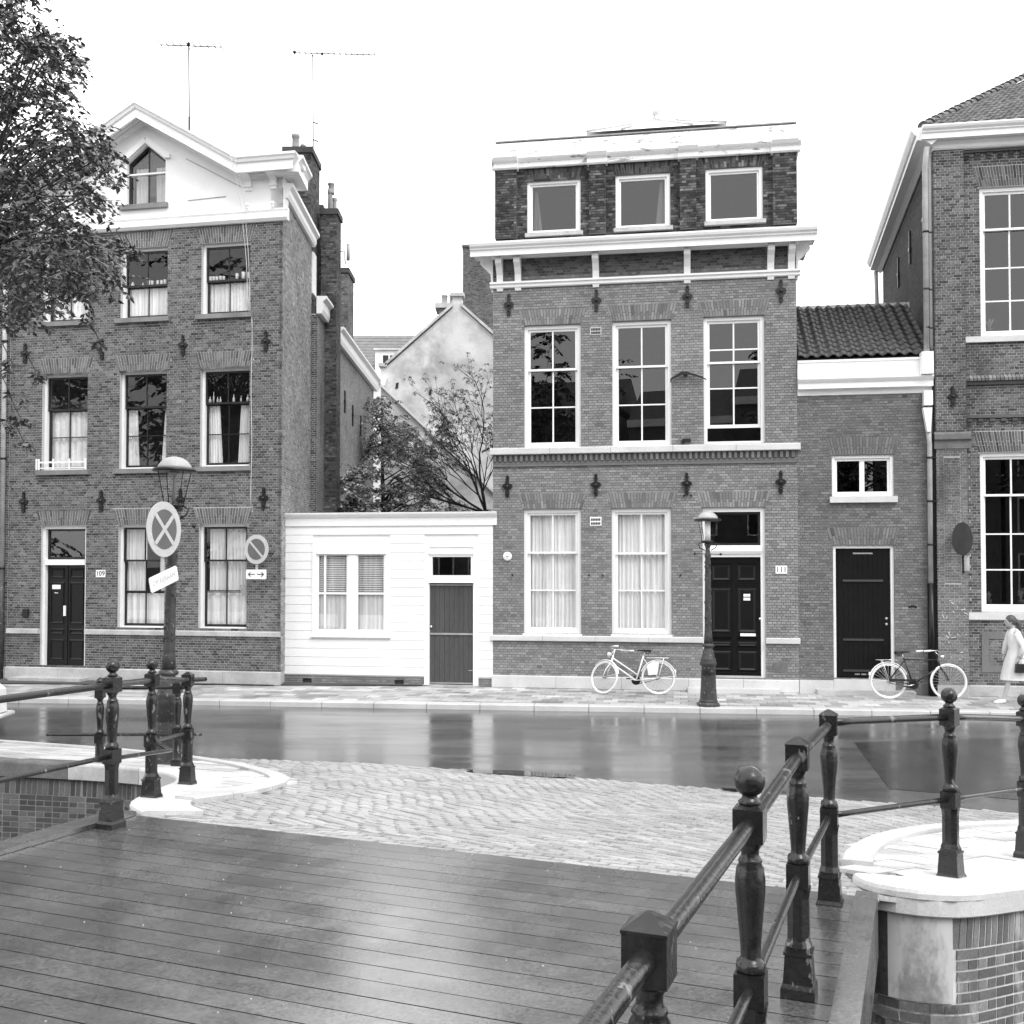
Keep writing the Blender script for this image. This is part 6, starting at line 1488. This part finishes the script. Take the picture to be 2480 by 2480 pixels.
    for sx, y in ((-.16, -.13), (.16, .13)): m = MB(); m.box(BB.x + sx - .045, BB.x + sx + .045, y - .045, y + .045, BB.z + .04 * (1 if sx > 0 else -1) - .012, BB.z + .04 * (1 if sx > 0 else -1) + .012); m.build('pedal', 'iron', t)
    m = MB(); m.box(-.37, -.345, -.02, .02, .36 + .1, .42 + .1); m.build('rear_reflector', 'bike_white', t)
    return t
bicycle('white step-through bicycle standing against the plinth of house 111', (3.04, 21.55, .005), R(180 - 6), 4, 'bike_white', 'tyre_w', True, steer=-38, s=1.0)
bicycle('black bicycle with pale tyres leaning by the black downpipe', (7.58, 20.85, .005), R(-6), -5, 'bike_black', 'tyre_w', False, s=1.03)

# ================================================================== WHITE CAR AT THE LEFT EDGE (tail only in view)
cr_ = thing('parked_car', 'white car of which only the tail shows at the left edge', 'car', (-10.32, 16.6, -.16), R(0), None, (-9.95, 16.6, -.1))
m = MB(); prof = [(-11.9, .30), (-12.0, .55), (-11.7, .78), (-11.0, .86), (-10.55, 1.32), (-9.35, 1.32), (-8.95, .90), (-8.2, .86), (-8.02, .72), (-8.0, .34), (-8.4, .18), (-11.5, .18)]
N = len(prof); vs = []; fs = []
for k, (y, sc_) in enumerate(((15.9, .94), (16.0, 1), (17.2, 1), (17.3, .94))):
    for x, z in prof: vs.append((-9.98 + (x + 9.98) * (sc_ if z > .3 else 1), y + (.12 if k == 0 else -.12 if k == 3 else 0) * (1 if z > 1 else 0), z - .0))
for k in range(3):
    for j in range(N): j2 = (j + 1) % N; fs.append((k * N + j, k * N + j2, k * N + N + j2, k * N + N + j))
fs += [tuple(range(N)), tuple(3 * N + N - 1 - j for j in range(N))]
m.add(vs, fs); m.build('body', 'car', cr_, fix=True)
m = MB(); m.tube([(-8.3, 15.86, .30), (-7.93, 15.95, .31), (-7.9, 16.6, .31), (-7.93, 17.25, .31), (-8.3, 17.34, .30)], .04, 8); m.box(-7.97, -7.87, 15.9, 16.0, .24, .52); m.build('bumper', 'car', cr_)
m = MB(); m.box(-8.03, -7.985, 16.0, 16.14, .52, .66); m.build('tail_light', 'pot', cr_)
m = MB(); m.prism_xz([(-10.45, .92), (-10.3, 1.24), (-9.5, 1.24), (-9.15, .92)], 15.885, 15.9); m.build('side_window', 'sash_dark', cr_, fix=True)
for x in (-11.2, -8.75):
    for y in (15.88, 17.12):
        m = MB(Matrix.Translation((x, y + .2, .18)) @ Matrix.Rotation(R(90), 4, 'X')); m.lathe([(.2, 0), (.27, .02), (.27, .18), (.2, .2)], 20); W = m.build('wheel', 'tyre', cr_)
        m = MB(Matrix.Translation((x, y + .2, .18)) @ Matrix.Rotation(R(90), 4, 'X')); m.lathe([(.14, -.005), (.14, .205)], 16); m.build('hub_cap', 'chrome', W)

# ================================================================== WOMAN WALKING AT THE RIGHT EDGE
def skin_mesh(name, verts, edges, radii, mat, parent, root=0, sub=2):
    me = bpy.data.meshes.new(name + '_sk'); me.from_pydata(verts, edges, []); o = bpy.data.objects.new(name + '_sk', me); COL.objects.link(o)
    s = o.modifiers.new('s', 'SKIN'); s.use_smooth_shade = True; sv = me.skin_vertices[0].data
    for i, r in enumerate(radii): sv[i].radius = r if isinstance(r, tuple) else (r, r); sv[i].use_root = (i == root)
    u = o.modifiers.new('u', 'SUBSURF'); u.levels = sub; u.render_levels = sub
    dg = bpy.context.evaluated_depsgraph_get(); dg.update(); nm = bpy.data.meshes.new_from_object(o.evaluated_get(dg)); bpy.data.objects.remove(o)
    nm.materials.clear(); nm.materials.append(MT[mat]); nm.polygons.foreach_set('use_smooth', [True] * len(nm.polygons))
    q = bpy.data.objects.new(name, nm); link(q, parent); return q
wo_ = thing('person', 'woman in pale coat and white shoes walking left at the right edge', 'person', (9.86, 20.25, 0), R(-8))
V = [(0, 0, .93), (0, 0, 1.06), (-.02, 0, 1.22), (-.04, 0, 1.38), (-.06, 0, 1.45), (-.09, 0, 1.52), (-.11, 0, 1.60),
     (-.02, -.09, .88), (-.16, -.09, .52), (-.26, -.09, .12), (-.30, -.09, .06), (-.42, -.09, .03),
     (.02, .09, .88), (.12, .09, .50), (.36, .09, .20), (.40, .09, .14), (.33, .09, .05),
     (-.05, -.17, 1.36), (.06, -.22, 1.10), (-.04, -.23, .88), (-.07, -.23, .80),
     (-.05, .17, 1.36), (-.12, .22, 1.12), (-.16, .23, .90), (-.18, .23, .82)]
Eg = [(0, 1), (1, 2), (2, 3), (3, 4), (4, 5), (5, 6), (0, 7), (7, 8), (8, 9), (9, 10), (10, 11), (0, 12), (12, 13), (13, 14), (14, 15), (15, 16), (3, 17), (17, 18), (18, 19), (19, 20), (3, 21), (21, 22), (22, 23), (23, 24)]
Rd = [(.12, .15), (.11, .13), (.11, .14), (.09, .13), .05, .05, (.07, .065), .08, .058, .038, .035, .025, .08, .058, .038, .035, .025, .05, .04, .032, .028, .05, .04, .032, .028]
skin_mesh('body', V, Eg, Rd, 'skin', wo_)
# head with face
m = MB(); m.sphere((-.12, 0, 1.585), .095, 20, 14, (.95, .78, 1.18)); m.sphere((-.208, 0, 1.575), .016, 8, 6, (1.2, .8, 1.4)); m.sphere((-.19, 0, 1.535), .018, 8, 6, (.7, 1.2, .4))
m.sphere((-.115, -.075, 1.58), .022, 8, 6, (.8, .4, 1.3)); m.sphere((-.115, .075, 1.58), .022, 8, 6, (.8, .4, 1.3)); m.build('head', 'skin', wo_)
m = MB(); m.sphere((-.195, -.03, 1.60), .010, 8, 6); m.sphere((-.195, .03, 1.60), .010, 8, 6); m.build('eyes', 'ink', wo_)
m = MB(); m.sphere((-.095, 0, 1.615), .105, 18, 12, (.98, .85, 1.05)); m.tube([(-.02, 0, 1.62), (.03, 0, 1.57), (.06, 0, 1.48), (.09, 0, 1.42)], [.045, .05, .04, .015], 10); m.build('hair', 'hair', wo_)
# coat: closed flaring surface around trunk
m = MB(); rings = [(1.46, -.05, .055, .07), (1.42, -.045, .085, .14), (1.34, -.04, .125, .19), (1.2, -.03, .135, .175), (1.06, -.01, .13, .16), (.95, -.01, .16, .185), (.8, -.02, .20, .195), (.6, -.04, .235, .2), (.46, -.05, .26, .21)]
vs = []; fs = []; n = 24
for k, (z, cx, rx, ry) in enumerate(rings):
    for i in range(n):
        a = 2 * math.pi * i / n; wv = 1 + (.06 * math.sin(5 * a + k) if k > 4 else 0); vs.append((cx + rx * wv * math.cos(a), ry * wv * math.sin(a), z))
for k in range(len(rings) - 1):
    for i in range(n): i2 = (i + 1) % n; fs.append((k * n + i2, k * n + i, k * n + n + i, k * n + n + i2))
m.add(vs, fs, True); m.build('coat', 'coat', wo_)
for pts in ([(-.05, -.16, 1.38), (.06, -.235, 1.12), (-.02, -.24, .92)], [(-.05, .16, 1.38), (-.12, .235, 1.13), (-.155, .235, .94)]):
    m = MB(); m.tube(pts, [.075, .06, .05], 12); m.build('coat_sleeve', 'coat', wo_)
for hx, hy, hz, ang in ((-.04, -.235, .86, -80), (-.175, .235, .86, -80)):
    m = MB(Matrix.Translation((hx, hy, hz)) @ Matrix.Rotation(R(ang), 4, 'Y') @ Matrix.Rotation(R(180), 4, 'Z') @ Matrix.Scale(-1, 4, (1, 0, 0)))
    m.sphere((.03, 0, 0), .034, 10, 8, (1.2, 1.1, .5))
    for f in range(4): y = -.024 + f * .016; L = (.062, .072, .068, .054)[f]; m.tube([(.06, y, 0), (.06 + L * .5, y * 1.05, -.006), (.06 + L, y, -.026)], [.009, .008, .006], 6)
    m.tube([(.015, -.03, 0), (.045, -.048, -.005), (.07, -.045, -.015)], [.011, .009, .007], 6); m.build('hand', 'skin', wo_)
for pts, r_ in (([(-.255, -.09, .075), (-.31, -.09, .045), (-.40, -.09, .03), (-.46, -.09, .025)], [.045, .045, .04, .02]), ([(.42, .09, .16), (.38, .09, .11), (.34, .09, .05), (.32, .09, .01)], [.045, .045, .04, .022])):
    m = MB(); m.tube(pts, r_, 10); m.build('shoe', 'shoe', wo_)
bag = thing('handbag', 'dark handbag hanging from the hand of the walking woman', 'bag', (9.84, 20.0, .62), R(-8))
m = MB(); m.prism_xz([(-.13, 0), (.13, 0), (.11, .17), (-.11, .17)], -.04, .04); m.build('bag_body', 'leather', bag, fix=True); m = MB(); m.tube([(-.08, 0, .16), (-.05, 0, .27), (.05, 0, .27), (.08, 0, .16)], .008, 6); m.build('strap', 'leather', bag)

# ================================================================== TREES
def leaves(name, clumps, per, size, mat, parent, seed, kind='stuff', droop=.3, flat=.5, base=.085):
    r = random.Random(seed); m = MB(); m.tone = 1; vs = []; fs = []
    for (cx, cy, cz, rad) in clumps:
        nt_ = max(3, int(per / 11 * r.uniform(.6, 1.3) * (rad / .45) ** 2)); C0 = Vector((cx, cy, cz))
        for _ in range(nt_):
            a = r.uniform(0, 2 * math.pi); st_ = C0 + Vector((r.uniform(-.5, .5), r.uniform(-.5, .5), r.uniform(-.25, .45))) * rad
            d = Vector((math.cos(a), math.sin(a), r.uniform(-.45, .55))).normalized(); n_ = r.randint(8, 14); L_ = rad * r.uniform(.6, 1.15); p = st_
            for q in range(n_):
                p = p + d * L_ / n_; d = (d + Vector((0, 0, -droop * .22))).normalized()
                sdv = d.cross(Vector((0, 0, 1))); sdv = sdv.normalized() if sdv.length > .01 else Vector((1, 0, 0))
                e = (d * r.uniform(.2, .7) + sdv * (1 if q % 2 else -1) * r.uniform(.5, 1) + Vector((0, 0, r.uniform(-.7, .1)))).normalized()
                s = size * r.uniform(.6, 1.2); sd = e.cross(Vector((r.uniform(-.4, .4), r.uniform(-.4, .4), 1))).normalized(); nrm = sd.cross(e)
                t = r.gauss(0, flat); sd = (sd * math.cos(t) + nrm * math.sin(t)) * s * .27; up_ = nrm * s * .07; k = len(vs); o_ = p + Vector((r.uniform(-.02, .02), r.uniform(-.02, .02), r.uniform(-.02, .02)))
                vs += [tuple(o_), tuple(o_ + e * s * .42 + sd - up_), tuple(o_ + e * s), tuple(o_ + e * s * .42 - sd - up_), tuple(o_ + e * s * .45 + up_)]
                fs += [(k, k + 1, k + 4), (k + 1, k + 2, k + 4), (k + 2, k + 3, k + 4), (k + 3, k, k + 4)]
    m.add(vs, fs); tn = []
    for _ in range(len(fs) // 4): tn += [base * math.exp(r.gauss(0, .45))] * 4
    m.t = tn
    return m.build(name, mat, parent, kind)
# big elm on the left quay
el = thing('elm_tree', 'large leafy tree overhanging the street at the top left', 'tree', (-8.6, 14.4, .05), 0, None, (-8.6, 14.4, .05))
OUT = [(-60, -60), (95, -60), (60, 40), (180, 45), (215, 120), (222, 150), (195, 200), (180, 240), (230, 270), (262, 320), (290, 360), (300, 410), (285, 450), (240, 470), (215, 520), (262, 570), (300, 600), (335, 625), (290, 640), (270, 690), (300, 740), (235, 770), (170, 800), (110, 790), (60, 800), (-60, 830)]
r6 = random.Random(77); cl = []; tries = 0
while len(cl) < 215 and tries < 30000:
    tries += 1
    px, py = r6.uniform(-60, 330), r6.uniform(-60, 820)
    if not inside((px, py), OUT): continue
    Yd = r6.uniform(10.6, 15.2); s = 2503 / Yd; rad = r6.uniform(.22, .42)
    if not all(inside((px + rad * s * .5 * math.cos(a), py + rad * s * .5 * math.sin(a)), OUT) for a in (0, 1.57, -1.57)): continue
    cl.append(((px - 1240) / s, Yd, 2.7 + (1368 - py) / s, rad))
for _ in range(90):
    a, b = r6.uniform(0, 6.28), r6.uniform(-.6, 1); rr = r6.uniform(1.5, 4.2)
    X, Y_, Z = -11.6 + rr * math.cos(a) * .9, 14.2 + rr * math.sin(a) * .8, 8.2 + rr * b * .9
    if (X / Y_) * 2503 + 1240 < 40 and Z > 4: cl.append((X, Y_, Z, r6.uniform(.4, .65)))
cl2 = []
for px, py, Yd, rad in ((322, 612, 11.2, .13), (300, 600, 11.2, .16), (280, 590, 11.2, .18), (25, 880, 11.4, .16), (20, 950, 11.2, .22), (45, 1010, 11.3, .14), (60, 1080, 11.4, .13), (85, 905, 11.6, .10), (10, 1040, 11.4, .15), (210, 660, 11, .18), (240, 830, 11.5, .12), (160, 700, 11.2, .25), (15, 15, 11, .3), (45, 60, 11, .2)):
    s = 2503 / Yd; cl2.append(((px - 1240) / s, Yd, 2.7 + (1368 - py) / s, rad))
leaves('leaves', cl + cl2, 165, .088, 'leaf', el, 5, base=.075)
m = MB(); m.tube([(-8.6, 14.4, .0), (-8.65, 14.35, 1.5), (-8.7, 14.2, 3.4), (-9.0, 13.9, 5.5)], [.24, .2, .18, .14], 12); m.build('trunk', 'bark', el)
m = MB(); starts = [Vector((-8.7, 14.2, 3.4)), Vector((-8.8, 14.1, 4.4)), Vector((-9.0, 13.9, 5.5))]
hubs = []
for i in range(11):
    c = cl[r6.randrange(0, 200)]; h = starts[i % 3].lerp(Vector(c[:3]), .6) + Vector((0, 0, .3)); hubs.append(h); s0 = starts[i % 3]
    m.tube([s0, s0.lerp(h, .5) + Vector((r6.uniform(-.2, .2), r6.uniform(-.2, .2), .25)), h], [.10, .07, .04], 6)
for c in cl[::3]:
    e = Vector(c[:3]); h = min(hubs + starts, key=lambda q_: (q_ - e).length + (0 if q_.z < e.z + .5 else 1)); mid = h.lerp(e, .55) + Vector((r6.uniform(-.15, .15), r6.uniform(-.15, .15), r6.uniform(0, .3)))
    m.tube([h, mid, e, e + (e - mid).normalized() * c[3] * .6], [.022, .014, .007, .003], 4)
for c in cl2:
    e = Vector(c[:3]); h = e + Vector((-.12, .1, .28 if e.z > 4 else .7)); m.tube([h, h.lerp(e, .5) + Vector((-.08, 0, .1)), e, e + Vector((.02, 0, -c[3]))], [.009, .007, .005, .002], 4)
m.build('branches', 'bark', el)

def bush(name, label, cat, x, y, z0, clumps_fn, per, size, mat, seed, trunk, group=None, br=60, base=.085):
    t = thing(name, label, cat, (x, y, z0), 0, group, (x, y, z0)); r = random.Random(seed); cl = clumps_fn(r); leaves('leaves', cl, per, size, mat, t, seed, base=base)
    m = MB(); m.tube(trunk, [.12, .09, .06, .03][:len(trunk)], 8); m.build('trunk', 'bark', t)
    m = MB(); T_ = [Vector(p) for p in trunk]
    for c in cl[:br]:
        e = Vector(c[:3]); k = max(0.1, min(.95, (e.z - T_[0].z) / (T_[-1].z - T_[0].z + .01) - .12)) * (len(T_) - 1); i = min(int(k), len(T_) - 2); h = T_[i].lerp(T_[i + 1], k - i)
        m.tube([h, h.lerp(e, .5) + Vector((0, 0, .15)), e], [.03, .018, .006], 4)
    m.build('branches', 'bark', t); return t
def px_cl(poly_, n, y0, y1, ra, rb):
    def f(r):
        out = []; xs = [p[0] for p in poly_]; ys = [p[1] for p in poly_]
        while len(out) < n:
            px, py = r.uniform(min(xs), max(xs)), r.uniform(min(ys), max(ys))
            if inside((px, py), poly_): Yd = r.uniform(y0, y1); out.append((wx(px, Yd), Yd, wz(py, Yd), r.uniform(ra, rb)))
        return out
    return f
bush('garden_tree', 'dense dark leafy tree in the middle of the garden behind the shed', 'tree', wx(935, 36), 36, 0, px_cl([(885, 985), (900, 958), (955, 955), (985, 1000), (1010, 1060), (1060, 1100), (1075, 1160), (1100, 1250), (1060, 1340), (880, 1340), (880, 1200), (900, 1100), (884, 1050)], 150, 34.5, 37.5, .3, .5), 120, .13, 'leaf_g', 21,
     [(wx(925, 36), 36, 0), (wx(930, 36), 36, 3), (wx(925, 36), 36.1, 6), (wx(925, 36), 36, 8.3)], base=.15)
bush('garden_shrub', 'paler low shrub against the rear wing of house 109', 'shrub', wx(860, 30), 30, 0, px_cl([(820, 1200), (835, 1150), (870, 1130), (880, 1170), (890, 1240), (870, 1330), (815, 1330)], 50, 28.5, 30.4, .25, .45), 130, .14, 'leaf_s', 22,
     [(wx(850, 30), 30, 0), (wx(850, 30), 30, 1.5), (wx(845, 30), 30, 3.2), (wx(850, 30), 30, 4.2)], base=.22)
bush('garden_tree', 'sparser spreading tree low behind the right half of the shed', 'tree', wx(1090, 33), 33, 0, px_cl([(1060, 1240), (1090, 1190), (1130, 1220), (1195, 1230), (1195, 1330), (1050, 1330)], 80, 31, 35, .25, .45), 80, .11, 'leaf_s', 23,
     [(wx(1110, 33), 33, 0), (wx(1110, 33), 33, 1.5), (wx(1100, 33), 33, 3.0), (wx(1090, 33), 33, 4.6)], base=.2)
# twiggy tree, nearly bare, against house 111
tt = thing('bare_tree', 'nearly bare twiggy tree against the left side of house 111', 'tree', (-.62, 30, 0), 0, None, (-.62, 30, 0))
r7 = random.Random(8); m = MB(); tips = []
def grow(p, d, L, r_, depth):
    n = 3; pts = [p]; q = p.copy(); dd = d.copy()
    for i in range(n):
        dd = (dd + Vector((r7.uniform(-.16, .16), r7.uniform(-.16, .16), r7.uniform(-.06, .14)))).normalized(); q = q + dd * L / n; pts.append(q.copy())
    m.tube(pts, [r_ * (1 - .35 * i / n) for i in range(n + 1)], 5 if r_ > .02 else 4)
    if depth == 0: tips.append(q); return
    for _ in range(3 if depth > 2 else 4):
        nd = (dd + Vector((r7.uniform(-.85, .5), r7.uniform(-.7, .7), r7.uniform(-.35, .65)))).normalized(); grow(pts[r7.choice((1, 2, 3))], nd, L * r7.uniform(.6, .82), r_ * .56, depth - 1)
m.tube([(-.62, 30, 0), (-.66, 30, 2.0), (-.75, 30, 4.3)], [.09, .08, .06], 8)
for d in ((-.75, .1, .55), (-.3, .3, .95), (-.9, -.1, .2), (-.1, -.2, 1.0), (-.6, .2, .9)): grow(Vector((-.75, 30, 4.2)), Vector(d).normalized(), 1.75, .038, 4)
m.build('branches', 'bark', tt)
leaves('leaves', [(q.x, q.y, q.z, .12) for q in tips], 6, .05, 'leaf_s', tt, 24, base=.15)

# street trees further along this quay and trees across the canal: outside the frame, they are what the windows mirror
def crown(cx, cy, cz, sx, sz, n):
    return lambda r: [(cx + r.gauss(0, sx), cy + r.gauss(0, sx), cz + r.gauss(0, sz), r.uniform(.8, 1.3)) for _ in range(n)]
for k, (x, y, h, lab) in enumerate(((-11, -15, 10.5, 'tall canal tree behind the viewer, left of the bridge'), (6, -16, 10, 'tall canal tree behind the viewer, right of the bridge'), (18, -15, 10.5, 'tall canal tree behind the viewer, farthest right'),
                                 (-19, 7.5, 9.5, 'street tree left of the frame, nearest to the bridge'), (-27, 10, 10, 'street tree left of the frame, farther along the quay'))):
    bush('canal_tree', lab, 'tree', x, y, -.3, crown(x, y, h, 1.9, 2.4, 90), 14, .4, 'leaf', 60 + k, [(x, y, -.3), (x, y, 3), (x + .2, y, h * .6), (x, y, h)], 'canal trees outside the frame')
for k, (x, wd, h, lab) in enumerate(((-30, 9, 12.5, 'wide'), (-20.5, 8, 11.5, 'lower'), (-12, 7.5, 13, 'tall'), (-4, 7, 12, 'middle'), (3.5, 8, 13.2, 'tallest'), (12, 7.5, 11.8, 'plain'), (20, 9, 12.6, 'broad'), (29.5, 8, 12, 'far right'))):
    H = thing('canal_house', lab + ' brick house across the canal behind the viewer', 'house', (x, -24, -.3), 0, 'houses behind the viewer', (x, -24, -.3))
    hs = [(x - wd / 2 + .9 + i * (wd - 1.2) / 3, x - wd / 2 + 2.1 + i * (wd - 1.2) / 3, 1.2 + j * 3.4, 3.4 + j * 3.4) for i in range(3) for j in range(3)]
    m = MB(); m.tone = .12; m.box(x - wd / 2, x + wd / 2, -33, -24, -.3, h); m.build('wall', 'brick_c', H)
    for a, b, c, d in hs:
        m = MB(); ring(m, a, b, c, d, .1, -24.0, -23.9); m.build('window_frame', 'white', H); m = MB(); m.box(a + .1, b - .1, -24, -23.97, c + .1, d - .1); m.build('pane', 'sash_dark', H)
    m = MB(); m.box(x - wd / 2, x + wd / 2, -24.4, -23.6, h, h + .5); m.build('cornice', 'white', H)
    m = MB(); m.prism_yz([(-24, h + .5), (-28.5, h + 3.2), (-33, h + .5)], x - wd / 2, x + wd / 2); m.build('roof', 'rooftile', H, fix=True)
